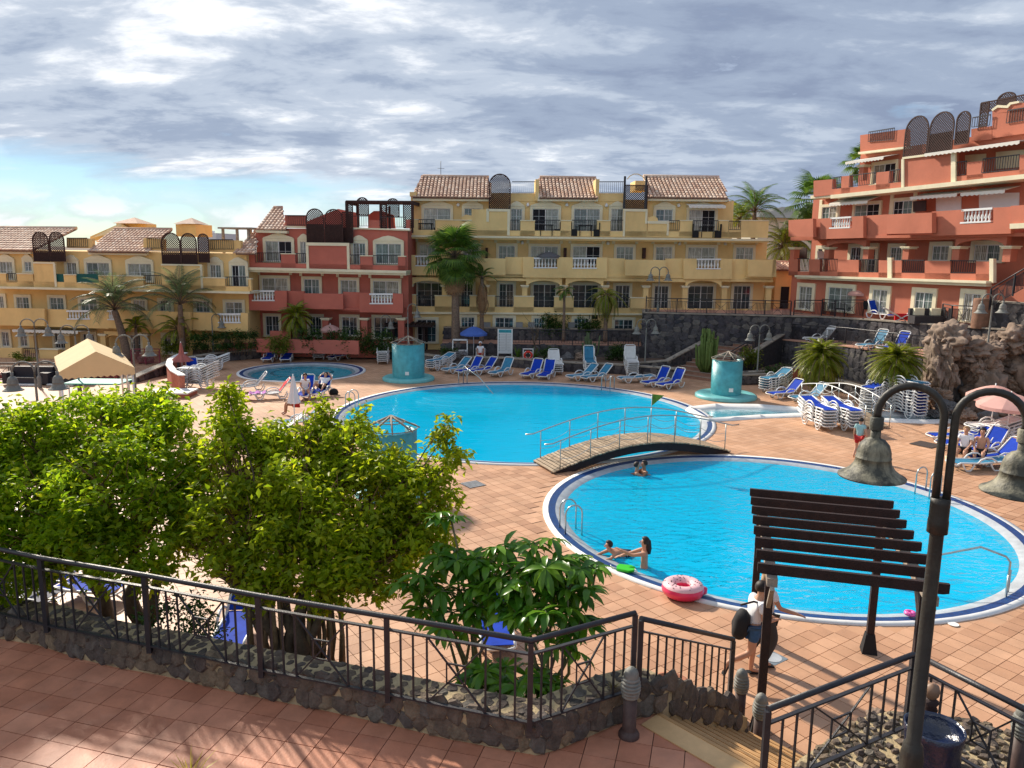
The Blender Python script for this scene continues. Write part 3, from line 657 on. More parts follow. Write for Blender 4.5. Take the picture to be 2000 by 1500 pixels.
        for i in range(int((hi_ - lo) / cw) + 1):
            for j in range(int(H / ch) + 1):
                x = lo + (i + .5) * cw; h = j * ch; hm = h + ch / 2; f = hm / H
                if f > 1.02 or x < dl * f - .05 or x > W + (dr - W) * f + .05: continue
                p0 = A + ex * x + up * (h - .04) + nrm * .035; p1 = A + ex * x + up * min(h + ch, H + .05) + nrm * .005
                vs = []
                for p_, r_ in ((p0, .115), (p1, .095)):
                    for q in range(4): a_ = math.pi * q / 3; vs.append(p_ + ex * (r_ * math.cos(a_)) + nrm * (r_ * 0.85 * math.sin(a_)))
                t.add(vs, [(0, 1, 5, 4), (1, 2, 6, 5), (2, 3, 7, 6), (0, 3, 2, 1)], 0)
        t.tube([D + nrm * .05, C_ + nrm * .05], .12, 6, 0)
        t.build('tiles', M_roof, o, 'stuff'); return o
    def lattice(s, x0, x1, ytop, ybot, off, arch=True, ytop1=None, ybot1=None, name='lattice_screen', sp=0.135, solid=0.0):
        u0, zt = s.at(x0, ytop, off); u1, zt1 = s.at(x1, ytop if ytop1 is None else ytop1, off); z0 = s.at(x0, ybot, off)[1]; z01 = s.at(x1, ybot if ybot1 is None else ybot1, off)[1]
        zt = (zt + zt1) / 2; z0 = (z0 + z01) / 2; y = -off; b = MB(); w_ = u1 - u0; c = (u0 + u1) / 2; ah = min(w_ / 2, (zt - z0) * .5) if arch else 0
        def top(u): return zt - ah + (ah * math.sqrt(max(0, 1 - ((u - c) / (w_ / 2)) ** 2)) if arch else 0)
        def inside(u, z): return u0 <= u <= u1 and z0 <= z <= top(u)
        for sg in (1, -1):
            k0 = -int((zt - z0 + w_) / sp) - 2
            for k in range(k0, -k0):
                pts_ = []; st_ = .06
                for i in range(int((zt - z0) / st_) + 1):
                    z = z0 + i * st_; u = c + sg * (z - z0) + k * sp
                    if inside(u, z): pts_.append((u, z))
                if len(pts_) > 1: b.bar((pts_[0][0], y + .012 * sg, pts_[0][1]), (pts_[-1][0], y + .012 * sg, pts_[-1][1]), .045, .012, up=(0, 1, 0))
        fr = [(u0, z0)] + [(c - w_ / 2 * math.cos(a), zt - ah + ah * math.sin(a)) for a in [math.pi * i / 12 for i in range(13)]] + [(u1, z0)] if arch else [(u0, z0), (u0, zt), (u1, zt), (u1, z0)]
        for i in range(len(fr) - 1): b.bar((fr[i][0], y, fr[i][1]), (fr[i + 1][0], y, fr[i + 1][1]), .07, .05, up=(0, 1, 0))
        b.bar((u0, y, z0), (u1, y, z0), .06, .05, up=(0, 1, 0))
        if solid: b.box(u0, y + .03, z0, u1, y + .05, z0 + (zt - z0) * solid)
        return b.build(name, M_lat, s.root)
    def column(s, x, y0, y1, off, w_=0.34, m=0, corb=True):
        u, z1 = s.at(x, y0, off); z0 = s.at(x, y1, off)[1]; y = -off; b = MB(); h = w_ / 2
        b.box(u - h, y, z0, u + h, y + w_, z1 - .14, m); b.box(u - h - .07, y - .07, z1 - .14, u + h + .07, y + w_ + .07, z1 - .06, 1); b.box(u - h - .12, y - .12, z1 - .06, u + h + .12, y + w_ + .12, z1, 1)
        return b.build('column', s.mats, s.root)
    def archp(s, x0, x1, ytop, yspring, ycrown, off, th=0.3, m=0):
        """wall piece with an arched opening below it"""
        a = s.at(x0, ytop, off); b_ = s.at(x1, ytop, off); sp_ = s.at((x0 + x1) / 2, yspring, off)[1]; cr = s.at((x0 + x1) / 2, ycrown, off)[1]; zt = (a[1] + b_[1]) / 2
        u0, u1 = a[0], b_[0]; n = 12; arc = [(u0 + (u1 - u0) * i / n, sp_ + (cr - sp_) * math.sqrt(max(0, 1 - (2 * i / n - 1) ** 2))) for i in range(n + 1)]
        s.mb.gc += 1; s.mb.lock = True
        for i in range(n): s.mb.prism([arc[i], arc[i + 1], (arc[i + 1][0], zt), (arc[i][0], zt)], -off, -off + th, m)
        s.mb.lock = False; return s
    def awning(s, x0, x1, y0, y1, off0, off1, label=None):
        """scalloped awning from wall plane (y0) out and down to y1"""
        u0, z0 = s.at(x0, y0, off0); u1, z0b = s.at(x1, y0, off0); z1 = s.at((x0 + x1) / 2, y1, off1)[1]; b = MB(); z0 = (z0 + z0b) / 2; zf = z1 + .18
        b.add([(u0, -off0, z0), (u1, -off0, z0), (u1, -off1, zf), (u0, -off1, zf), (u0, -off0, z0 - .03), (u1, -off0, z0 - .03), (u1, -off1, zf - .03), (u0, -off1, zf - .03)], [(0, 3, 2, 1), (4, 5, 6, 7), (0, 4, 7, 3), (1, 2, 6, 5)])
        n = max(6, int((u1 - u0) / .25))
        for i in range(n):
            a, c = u0 + (u1 - u0) * i / n, u0 + (u1 - u0) * (i + 1) / n
            b.prism([(a, zf), (c, zf), (c, z1 + .05), ((a + c) / 2, z1), (a, z1 + .05)], -off1 - .01, -off1 + .01)
        return b.build('awning', M_awn, s.root)
M_awn = mat('off_white_awning', (0.78, 0.74, 0.66), 0.85, 0.06, 2)

# ---------------------------------------------------------------- central yellow block
Y2 = 53.0
f = Fac('apartment_block', 'four storey yellow apartment block with three tiled roof sections behind the biggest pool', xyd(800, Y2), xyd(1500, Y2 + 0.6), M_yel)
uL, uR = f.at(803, 500)[0], f.at(1497, 500)[0]; zE = f.at(1100, 388)[1]; zc = f.at(1150, 463)[1]
uT = f.at(1432, 420)[0]
# zE eaves, zc top-floor slab
f.mb.box(uL, 0, -0.2, uR, 9.5, zc); f.mb.box(uL + .02, 0.002, zc, uT, 9.5, zE); f.done('wall')
# eaves mouldings + roofs
f.q(806, 960, 386, 386, 392, 393, .45, .45, 1); f.q(1050, 1168, 386, 387, 393, 393, .45, .45, 1); f.q(1262, 1424, 386, 388, 392, 394, .45, .45, 1); f.done('eaves_moulding')
f.q(955, 1050, 377, 377, 393, 393, .05, .3); f.q(1166, 1222, 377, 377, 393, 393, .05, .3); f.r(1046, 350, 1053, 392, .35, 1.5); f.r(1164, 350, 1171, 392, .35, 1.5); f.r(1241, 353, 1264, 372, -.8, 2); f.done('roof_terrace_parapet')
for q in (((806, 386), (958, 386), (955, 346), (826, 346)), ((1053, 387), (1165, 387), (1164, 348), (1054, 348)), ((1262, 386), (1422, 387), (1404, 346), (1256, 346))): f.roof(*q, .55, -2.6)
a = f.at(806, 386, .55); r_ = f.at(826, 346, -2.6); ze = f.at(880, 386, .55)[1]; zr = f.at(880, 346, -2.6)[1]
f.slope((a[0], 8, ze), (a[0], -.55, ze), (r_[0], 2.6, zr), (r_[0], 6, zr)); f.slope((a[0] + 4.5, 9, ze), (a[0], 9, ze), (r_[0], 6, zr), (r_[0] + 4, 6, zr))
b_ = f.at(1422, 387, .55); r2 = f.at(1404, 346, -2.6)
f.slope((b_[0], -.55, ze), (b_[0], 8, ze), (r2[0], 6, zr), (r2[0], 2.6, zr))
f.rail(1000, 355, 1047, 377, .1); f.rail(1170, 355, 1220, 377, .1)
f.lattice(956, 997, 340, 408, .75); f.lattice(1219, 1265, 362, 408, .75, arch=False); 
f.r(1219, 344, 1223, 408, .85, .1, 2); f.r(1261, 344, 1265, 408, .85, .1, 2)
arc_ = [f.at(x, y, .8) for x, y in [(1225, 350), (1230, 344), (1238, 340), (1246, 340), (1254, 344), (1260, 350)]]
for i in range(5): f.mb.bar((arc_[i][0], -.8, arc_[i][1]), (arc_[i + 1][0], -.8, arc_[i + 1][1]), .05)
f.done('trellis_bar')
u, z = f.at(861, 346, -3); f.mb.tube([(u, 3, z - .3), (u, 3, z + 1.1)], .02, 5); f.mb.tube([(u - .25, 3, z + .6), (u + .25, 3, z + .6)], .012, 4); f.done('aerial', [M_iron])
# top floor
for q in [(828, 407, 880, 448, 'arch'), (907, 407, 939, 429, 'arch'), (998, 408, 1020, 452, 'arch'), (1040, 408, 1091, 452, 'arch'), (1121, 408, 1172, 452, 'arch'), (1194, 408, 1217, 452, 'arch'), (1281, 409, 1314, 432, 'arch'), (1346, 410, 1397, 454, 'arch')]:
    f.win(*q[:4], top=q[4], sash=2, opening={1040: 0, 1346: 1}.get(q[0]))
f.mb.box(uL, -.5, f.at(900, 404)[1] + .9, f.at(815, 400)[0], 0, zE - .01); f.done('corner_pier')
f.awning(1339, 1410, 398, 407, .02, 1.0)
PO = 1.25   # parapet offset
def para(segs, off, th=.2, m=0, capm=1, cap=True):
    for x0, x1, yt, yb in segs:
        f.r(x0, yt, x1, yb, off, th, m)
        if cap: f.r(x0 - .5, yt - 1.2, x1 + .5, yt + .6, off + .04, th + .08, capm)
    return f
para([(800, 817, 429, 459), (850, 921, 430, 460), (1016, 1045, 431, 461), (1095, 1117, 431, 461), (1166, 1193, 431, 461), (1265, 1306, 433, 462), (1328, 1353, 431, 462), (1404, 1424, 431, 463), (1447, 1502, 431, 464)], PO)
f.q(817, 1447, 449, 453, 459, 465, PO, .2)
f.r(921, 409, 995, 462, PO, .25); f.r(1218, 408, 1265, 462, PO, .25); f.pan([(1265, 425), (1278, 421), (1284, 426), (1286, 433), (1265, 433)], PO, .25); f.pan([(902, 424), (910, 419), (921, 421), (921, 433), (902, 433)], PO, .25)
f.r(952, 408, 996, 413, PO + .05, .05, 1); f.r(991, 413, 996, 460, PO + .05, .05, 1); f.r(950, 408, 955, 433, PO + .05, .05, 1)
f.r(1218, 408, 1265, 413, PO + .05, .05, 1); f.r(1218, 413, 1222, 462, PO + .05, .05, 1); f.r(1261, 413, 1265, 437, PO + .05, .05, 1); f.r(1265, 432, 1307, 437, PO + .05, .05, 1); f.r(1303, 437, 1307, 460, PO + .05, .05, 1)
f.r(1424, 444, 1447, 464, PO, .2); f.done('top_parapet')
for q in ((817, 429, 850, 449), (997, 430, 1016, 451), (1045, 430, 1095, 450), (1117, 430, 1166, 451), (1193, 430, 1218, 451), (1307, 431, 1328, 451), (1353, 431, 1404, 452), (1424, 432, 1447, 450)): f.rail(*q, PO)
f.q(798, 1504, 459, 467, 463, 471, PO + .2, PO + .2, 1); f.q(800, 1502, 463, 471, 466, 474, PO + .08, PO + .08, 0); f.done('cornice')
# middle floor
MB_OFF = 1.5
for x0, y0, x1, y1, op in [(820, 478, 850, 512, None), (905, 480, 935, 512, None), (974, 480, 1006, 512, None), (1037, 481, 1090, 516, None), (1119, 481, 1172, 517, 1), (1204, 482, 1237, 512, None), (1281, 482, 1313, 512, None), (1344, 483, 1397, 518, None), (1437, 483, 1471, 512, None)]:
    f.win(x0, y0, x1, y1, opening=op)
    uu0 = f.at(x0 - 6, y0)[0]; uu1 = f.at(x1 + 6, y0)[0]; zt = zc - .03; zb = f.at(x0, y0)[1]
    f.mb.box(uu0 - .1, -.06, zb + .2, uu0 + .1, 0, zt, 1); f.mb.box(uu1 - .1, -.06, zb + .2, uu1 + .1, 0, zt, 1)
f.done('pilaster_strip')
def pq(x0, x1, yt0, yt1, yb0, yb1, off, th=.2, m=0): f.q(x0, x1, yt0, yt1, yb0, yb1, off, th, m)
pq(793, 812, 498, 498, 537, 537, MB_OFF); pq(812, 838, 520, 520, 537, 537, MB_OFF); pq(838, 890, 498, 499, 537, 538, MB_OFF); pq(890, 987, 504, 505, 536, 537, MB_OFF + .5, .25); pq(987, 1021, 502, 502, 541, 541, MB_OFF - .2)
pq(1021, 1043, 502, 502, 542, 542, MB_OFF); pq(1043, 1088, 524, 524, 542, 543, MB_OFF); pq(1088, 1119, 502, 503, 543, 543, MB_OFF); pq(1119, 1165, 524, 525, 543, 543, MB_OFF); pq(1165, 1186, 503, 503, 543, 544, MB_OFF)
pq(1186, 1221, 504, 505, 543, 544, MB_OFF - .3); pq(1221, 1300, 507, 508, 538, 539, MB_OFF + .4, .25); pq(1300, 1335, 505, 505, 544, 544, MB_OFF - .3); pq(1335, 1361, 505, 505, 545, 545, MB_OFF); pq(1361, 1407, 526, 526, 545, 545, MB_OFF); pq(1407, 1430, 505, 506, 545, 545, MB_OFF); pq(1430, 1461, 506, 506, 545, 546, MB_OFF - .3); pq(1461, 1516, 507, 508, 540, 541, MB_OFF + .3, .3)
f.r(1510, 507, 1516, 541, MB_OFF + .3, 2.0)
z_ = f.at(1150, 542, MB_OFF)[1]; f.mb.box(uL, -MB_OFF + .2, z_, uR, 0, z_ + .15); f.mb.box(f.at(1461, 520, 1.8)[0], -1.55, z_ + .06, f.at(1514, 520, 1.8)[0], 0, z_ + .2)
f.done('middle_parapet')
for q in ((813, 499, 837, 520), (1044, 503, 1087, 524), (1120, 503, 1164, 525), (1362, 505, 1406, 526)): f.balu(*q, MB_OFF - .08)
# raised ground floor: arcade
AO = 1.35
for x0, x1 in ((803, 868), (868, 950), (1028, 1098), (1105, 1179), (1340, 1410)): f.archp(x0, x1, 542, 562, 548, AO, .3)
f.q(950, 1028, 543, 544, 548, 549, AO, .3); f.q(1179, 1340, 543, 545, 549, 551, AO, .3); f.q(1410, 1510, 545, 546, 550, 551, AO, .3); f.done('arcade_arch')
for x in (800, 868, 949, 1025, 1101, 1182, 1262, 1339, 1416, 1503): f.column(x, 556 + (x - 800) * .004, 612, AO)
for x0, y0, x1, y1 in [(815, 552, 870, 600), (901, 554, 924, 600), (975, 554, 1003, 600), (1041, 555, 1086, 602), (1118, 556, 1169, 602), (1202, 557, 1230, 604), (1278, 558, 1306, 604), (1344, 558, 1394, 604), (1433, 558, 1466, 604)]: f.win(x0, y0, x1, y1, glass='d')
para([(793, 813, 576, 609), (849, 893, 578, 609), (917, 967, 578, 609), (1003, 1043, 579, 610), (1082, 1121, 580, 610), (1165, 1202, 581, 611), (1231, 1260, 582, 611)], AO + .1)
f.q(793, 1500, 598, 604, 609, 614, AO + .1, .2); f.q(793, 1500, 609, 614, 613, 617, AO + .2, AO + .2, 1); f.mb.box(uL, -AO - .05, f.at(1000, 608)[1], uR, 0, f.at(1000, 605)[1]); f.done('lower_parapet')
for q in ((813, 577, 849, 597), (893, 578, 917, 598), (967, 579, 1003, 598), (1043, 580, 1082, 599), (1121, 580, 1165, 600), (1202, 581, 1231, 600)): f.rail(*q, AO + .1)
# basement, flush under the arcade
bz = f.at(1000, 612, AO)[1]; f.mb.box(uL, -AO + .05, -.2, f.at(1262, 620, AO)[0], -.01, bz); f.done('basement_wall')
for q in ((901, 619, 927, 641), (967, 620, 1003, 641), (1043, 621, 1063, 642), (1121, 622, 1150, 643), (1200, 624, 1236, 646)): f.win(*q, off=AO - .05, glass='d')
f.win(815, 624, 852, 668, off=AO - .05, glass='d', opening=0)
for x in (945, 1008, 1032, 1110): f.r(x, 630, x + 13, 641, AO + .35, .35)
f.done('air_conditioner', [mat('grey_metal_box', (0.25, 0.25, 0.25), .6)])
for x, y_ in ((895, 403), (1031, 403), (1107, 403), (1184, 404), (1325, 404), (1020, 477), (1187, 478), (1327, 479), (1416, 479), (946, 553), (1094, 555), (1187, 556)):
    u_, z_w = f.at(x, y_, 0); f.mb.lathe([(.09, 0), (.12, .1), (.05, .22), (0, .24)], 8, 0, (u_, -.1, z_w))
f.done('wall_lamp', [M_white])
for x, off in ((950, 0), (1104, 0), (1259, 0)):   # folded brown screens on balconies
    f.r(x - 2, 484, x + 3, 505, off + .5, .6)
f.done('folded_screen', [M_lat])

# ---------------------------------------------------------------- left red block
f = Fac('apartment_block', 'brick red apartment block between the two yellow blocks with dark rooftop pergola', xyd(484, 51.2), xyd(796, 50.4), M_red)
uL, uR = f.at(487, 500)[0], f.at(797, 500)[0]; zc = f.at(640, 527)[1]; zt = f.at(640, 447)[1]
f.mb.box(uL, 0, -.3, uR, 9, zc); f.mb.box(f.at(500, 460)[0], .002, zc, uR - .01, 9, zt); f.done('wall')
f.roof((500, 449), (557, 449), (552, 407), (535, 406), .4, -2.6); f.q(499, 560, 449, 451, 454, 456, .4, .4, 1); f.done('eaves_moulding')
f.r(556, 420, 597, 443, .05, .25); f.q(688, 800, 444, 448, 447, 451, .12, .3, 1); f.q(556, 597, 441, 442, 445, 446, .12, .3, 1); f.r(720, 430, 741, 446, .05, .3); f.r(793, 429, 800, 446, .05, .3); f.pan([(600, 446), (600, 432), (660, 408), (695, 415), (700, 446)], -3, .3); f.pan([(719, 425), (719, 420), (730, 412), (745, 412), (768, 420), (771, 446), (719, 446)], -3, .3)
f.done('roof_terrace_parapet')
for q in ((560, 421, 596, 441), (689, 422, 719, 443), (742, 424, 792, 445)): f.rail(*q, .1)
for q in ((598, 631, 408, 474, True), (634, 668, 409, 474, True)): f.lattice(*q[:4], .7, q[4], solid=.55)
f.lattice(668, 688, 415, 474, .3, False, solid=.5); f.lattice(675, 688, 393, 443, -.4, False); f.lattice(788, 807, 397, 445, -.4, False); f.lattice(745, 754, 400, 446, -.4, False); f.lattice(696, 719, 386, 420, -2.2); f.lattice(755, 779, 388, 424, -2.2)
a = f.at(675, 394, -.3); b_ = f.at(806, 399, -.3)
for i in range(10): f.mb.box(a[0] + .02, .3 + i * .28, a[1] - .02, b_[0], .38 + i * .28, a[1] + .09)
f.mb.box(a[0], .3, a[1] - .14, a[0] + .1, 3.1, a[1] - .02); f.mb.box(b_[0] - .1, .3, a[1] - .14, b_[0], 3.1, a[1] - .02)
for uu in (a[0], (a[0] + b_[0]) / 2, b_[0] - .12):
    for yy in (.35, 2.9): f.mb.box(uu, yy, zt - .2, uu + .12, yy + .12, a[1] - .14)
f.done('pergola_beam', [M_lat])
for x0, y0, x1, y1, op in ((519, 471, 570, 510, 1), (587, 472, 600, 514, None), (690, 475, 714, 516, None), (734, 476, 784, 515, None)): f.win(x0, y0, x1, y1, top='arch', opening=op)
para([(483, 498, 496, 523), (548, 577, 496, 524), (678, 682, 500, 526), (703, 728, 500, 528), (777, 792, 501, 529)], 1.2)
f.q(498, 792, 513, 519, 524, 532, 1.2, .2); f.r(598, 475, 681, 527, 1.2, .2); f.r(597, 474, 682, 480, 1.26, .06, 1); f.r(597, 480, 602, 525, 1.26, .06, 1); f.r(677, 480, 682, 526, 1.26, .06, 1); f.q(484, 793, 522, 529, 527, 534, 1.45, 1.45, 1); f.q(486, 793, 527, 534, 531, 538, 1.3, 1.3, 1); f.done('top_parapet')
for q in ((498, 494, 548, 513), (577, 495, 597, 514), (683, 498, 703, 517), (728, 499, 777, 518)): f.rail(*q, 1.2)
for x0, y0, x1, y1 in ((512, 543, 562, 575), (594, 545, 624, 575), (666, 547, 697, 578), (729, 549, 779, 580)):
    f.win(x0, y0, x1, y1); 
    for xx in (x0 - 6, x1 + 6): uu = f.at(xx, y0)[0]; f.mb.box(uu - .09, -.06, f.at(xx, y0)[1] + .2, uu + .09, 0, zc - .1, 1)
f.done('pilaster_strip')
pq(472, 493, 567, 567, 606, 606, 1.5); pq(493, 536, 587, 588, 606, 607, 1.5); pq(536, 560, 568, 568, 607, 608, 1.5); pq(560, 594, 568, 569, 607, 607, 1.2); pq(594, 670, 573, 574, 603, 604, 1.7); pq(670, 702, 570, 571, 608, 609, 1.2); pq(702, 723, 572, 572, 610, 610, 1.5); pq(723, 767, 593, 594, 610, 611, 1.5); pq(767, 787, 573, 574, 611, 612, 1.5)
z_ = f.at(640, 606, 1.5)[1]; f.mb.box(f.at(476, 600, 1.3)[0], -1.35, z_ + .02, f.at(785, 600, 1.3)[0], 0, z_ + .16); f.done('middle_parapet')
f.balu(494, 567, 535, 588, 1.42); f.balu(724, 573, 766, 594, 1.42)
for x in (483, 635, 711, 783): f.column(x, 621, 668, 1.1, .4)
for q in ((519, 617, 545, 655), (605, 618, 628, 655), (668, 619, 698, 655), (731, 620, 780, 660)): f.win(*q, glass='d')
f.r(527, 647, 568, 668, 2.2, .25); f.r(500, 664, 700, 690, 3.2, .3); f.done('garden_wall')

# ---------------------------------------------------------------- far left yellow block
f = Fac('apartment_block', 'warm yellow apartment block at the far left behind the beige canopy', xyd(-130, 52.6), xyd(487, 49.6), M_yel2)
uL, uR = f.at(-120, 600)[0], f.at(486, 600)[0]; zc = f.at(240, 563)[1]; ze = f.at(240, 492)[1]
f.mb.box(uL, 0, -1.2, uR, 9, zc); f.mb.box(uL, .002, zc, uR, 9, ze); f.done('wall')
f.roof((-30, 489), (62, 489), (150, 447), (15, 445), .5, -2.8); f.roof((-30, 489), (62, 489), (150, 447), (-30, 445), .5, -2.85)
f.roof((172, 491), (286, 493), (336, 449), (224, 448), .5, -2.8); f.roof((460, 495), (500, 496), (500, 452), (497, 450), .5, -2.6)
f.pan([(176, 462), (233, 437), (262, 448), (262, 470), (176, 470)], -5, 3, 0); f.pan([(180, 464), (235, 436), (255, 447), (240, 452)], -4.8, .1, 1)
f.r(227, 436, 270, 452, -5, 2.2); f.r(343, 438, 382, 462, -4, 2.2); f.done('roof_body')
for x0, x1, y0 in ((222, 272, 436), (341, 384, 437)):
    a = f.at(x0, y0, -4); b_ = f.at(x1, y0, -4); c = (a[0] + b_[0]) / 2; h = (b_[0] - a[0]) / 2
    f.mb.add([(a[0], 4 - .2, a[1]), (b_[0], 4 - .2, a[1]), (b_[0], 4 + 2 * h, a[1]), (a[0], 4 + 2 * h, a[1]), (c, 4 + h, a[1] + .45)], [(0, 1, 4), (1, 2, 4), (2, 3, 4), (3, 0, 4), (0, 3, 2, 1)])
f.done('chimney_cap', [M_roof])
f.q(130, 180, 464, 466, 484, 485, .05, .3); f.q(280, 320, 465, 467, 489, 490, .05, .3); f.q(408, 470, 467, 470, 492, 494, .05, .3); f.q(-30, 60, 489, 490, 495, 496, .3, .3, 1); f.q(172, 286, 491, 493, 497, 499, .3, .3, 1); f.done('roof_terrace_parapet')
f.rail(131, 465, 170, 484, .1); f.rail(287, 465, 312, 486, .1); f.rail(410, 468, 455, 488, .1)
for q in ((62, 92, 453, 510), (95, 123, 453, 510), (314, 350, 455, 515), (352, 382, 456, 515), (386, 406, 457, 512)): f.lattice(*q, .6, solid=.3)
a = f.at(425, 446, -1); b_ = f.at(492, 447, -1)
for i in range(8): f.mb.box(a[0], 1 + i * .3, a[1] - .02, b_[0], 1.1 + i * .3, a[1] + .08)
for uu in (a[0] + .2, (a[0] + b_[0]) / 2, b_[0] - .4):
    for yy in (1.1, 3): f.mb.box(uu, yy, ze - .2, uu + .14, yy + .14, a[1] - .02)
f.done('pergola_beam', [M_woodt])
for x0, y0, x1, y1, op in ((0, 511, 25, 545, None), (49, 511, 62, 530, None), (131, 513, 150, 545, None), (170, 513, 214, 548, None), (251, 515, 296, 549, None), (411, 517, 432, 545, None), (453, 518, 480, 560, 0)): f.win(x0, y0, x1, y1, top='arch', opening=op)
para([(-30, 12, 534, 560), (32, 64, 535, 561), (124, 148, 537, 562), (192, 280, 539, 563), (395, 440, 543, 567), (484, 490, 545, 568)], 1.2); f.q(-30, 488, 547, 560, 560, 571, 1.2, .2); f.r(64, 512, 106, 561, 1.2, .2); f.r(314, 517, 394, 565, 1.2, .2); f.r(64, 512, 106, 515, 1.26, .05, 1); f.r(314, 516, 394, 519, 1.26, .05, 1); f.r(103, 515, 107, 560, 1.26, .05, 1); f.r(390, 519, 394, 565, 1.26, .05, 1)
f.q(-30, 488, 559, 570, 563, 574, 1.4, 1.4, 1); f.done('top_parapet')
for q in ((12, 534, 32, 552), (280, 538, 314, 558), (440, 541, 484, 560)): f.rail(*q, 1.2)
f.r(107, 535, 125, 553, 1.15, .05); f.r(148, 535, 192, 555, 1.15, .05); f.done('green_privacy_cloth', [mat('green_cloth', (0.01, 0.10, 0.09), .8)])
for x0, y0, x1, y1 in ((-10, 578, 8, 605), (33, 580, 57, 605), (98, 581, 125, 605), (158, 584, 190, 607), (262, 586, 284, 608), (313, 587, 335, 608), (383, 588, 410, 610), (441, 590, 474, 615)): f.win(x0, y0, x1, y1)
pq(-30, 87, 601, 603, 635, 637, 1.7); pq(87, 133, 604, 605, 638, 639, 1.4); pq(133, 175, 624, 625, 640, 641, 1.4); pq(175, 212, 605, 606, 641, 642, 1.4); pq(212, 228, 624, 625, 641, 642, 1.4); pq(228, 330, 606, 608, 641, 644, 1.4); pq(330, 372, 609, 609, 645, 646, 1.7); pq(372, 427, 610, 611, 645, 646, 1.4); pq(427, 470, 631, 632, 647, 648, 1.4); pq(470, 484, 611, 612, 647, 648, 1.4)
z_ = f.at(240, 641, 1.4)[1]; f.mb.box(uL, -1.25, z_ + .02, uR, 0, z_ + .16); f.done('middle_parapet')
f.balu(133, 606, 175, 624, 1.34); f.balu(212, 606, 226, 625, 1.34); f.balu(428, 612, 469, 631, 1.34)
for q in ((4, 648, 18, 676), (40, 648, 53, 676), (107, 650, 128, 680), (163, 652, 185, 690), (255, 654, 275, 690), (320, 655, 350, 690)): f.win(*q, glass='d')
for x in (60, 130, 200, 282): f.column(x, 652, 700, 1.1, .35)
f.archp(203, 240, 647, 668, 655, 1.0, .3); f.done('arcade_arch')
f.awning(66, 190, 643, 652, .02, 1.9)
f.q(-30, 42, 680, 680, 702, 702, 3.4, .25); f.q(75, 113, 683, 684, 703, 704, 3.2, .25); f.q(75, 113, 681, 682, 683, 684, 3.25, .35, 1); f.done('garden_wall')
f.rail(42, 680, 75, 702, 3.2)

# ---------------------------------------------------------------- right terracotta block
f = Fac('apartment_block', 'tall terracotta apartment block at the right with white awnings and arched rooftop lattice', (18.6, 51.5), (18.6 + 5.4, 51.5 - 16.4), M_ora)
zB = 3.25
u1 = f.at(1584, 450, -.9)[0]; uend = 19.0; z1 = f.at(1555, 537, .15)[1]; z2 = f.at(1540, 466, .6)[1]; z3 = f.at(1620, 384, .2)[1]; z4 = f.at(1700, 297, -1)[1]
f.mb.box(f.at(1545, 560)[0], 0, zB - .3, uend, 9, z1); f.mb.box(f.at(1545, 560)[0] + .1, 1.3, z1, uend, 9, z2 + .05); f.mb.box(u1, .9, z2 + .05, uend, 9, z3); f.mb.box(f.at(1676, 330, -1)[0], 1.1, z3, uend, 9, z4)
f.done('wall')
for q in ((1564, 560, 1589, 604), (1621, 562, 1668, 607), (1707, 566, 1736, 611), (1790, 571, 1825, 623), (1886, 574, 1919, 628)): f.win(*q, bw=.24)
for q in ((1600, 486, 1609, 533, 'd'), (1664, 483, 1684, 534, 'd'), (1699, 482, 1713, 535, 'd'), (1742, 483, 1764, 509, 'c'), (1824, 480, 1856, 509, 'c'), (1906, 478, 1957, 510, 'c')): f.win(*q[:4], off=-1.3, glass=q[4], bw=.22, sash=1 if q[0] in (1600, 1699) else 2)
def ln(x, a, b): return a[1] + (b[1] - a[1]) * (x - a[0]) / (b[0] - a[0])
def band(x0, x1, ta, tb, ba, bb, off, th, m=0):
    f.q(x0, x1, ln(x0, ta, tb), ln(x1, ta, tb), ln(x0, ba, bb), ln(x1, ba, bb), off, th, m)
T1a, T1b, B1a, B1b = (1540, 506), (1932, 511), (1540, 538), (1932, 549)
for x0, x1 in ((1540, 1558), (1580, 1601), (1636, 1677), (1716, 1761), (1806, 1856), (1906, 1932)): band(x0, x1, T1a, T1b, B1a, B1b, .15, .2)
band(1540, 1932, (1540, 530), (1932, 535), B1a, B1b, .15, .2); 
for x0 in (1733, 1932): band(x0, x0 + 8, (1540, 501), (1932, 505), (1540, 541), (1932, 552), .22, .2, 1)
band(1552, 1926, (1540, 537), (1932, 549), (1540, 541), (1932, 554), .5, .5, 1); band(1556, 1926, (1540, 541), (1932, 554), (1540, 544), (1932, 560), .35, .35, 1); f.done('first_floor_parapet')
for x0, x1 in ((1558, 1580), (1601, 1636), (1677, 1716), (1761, 1806), (1856, 1906)): f.rail(x0, ln(x0, T1a, T1b) - 1, x1, ln(x0, (1540, 530), (1932, 535)), .12, y0b=ln(x1, T1a, T1b) - 1, y1b=ln(x1, (1540, 530), (1932, 535)))
for x in (1548, 1615, 1692, 1770, 1868, 1968): f.column(x, ln(x, (1540, 483), (1970, 480)), ln(x, T1a, T1b), .1, .42)
f.archp(1615, 1692, 468, 486, 474, .1, .3); f.archp(1868, 1968, 458, 484, 468, .1, .3); band(1544, 1615, (1540, 463), (1970, 455), (1540, 470), (1970, 464), .1, .3); band(1692, 1868, (1540, 463), (1970, 455), (1540, 472), (1970, 466), .1, .3); f.done('arcade_arch')
T2a, T2b, B2a, B2b = (1600, 427), (1975, 403.5), (1600, 467), (1975, 456)
f.q(1540, 1588, 430, 427, 462, 463, .9, .25); 
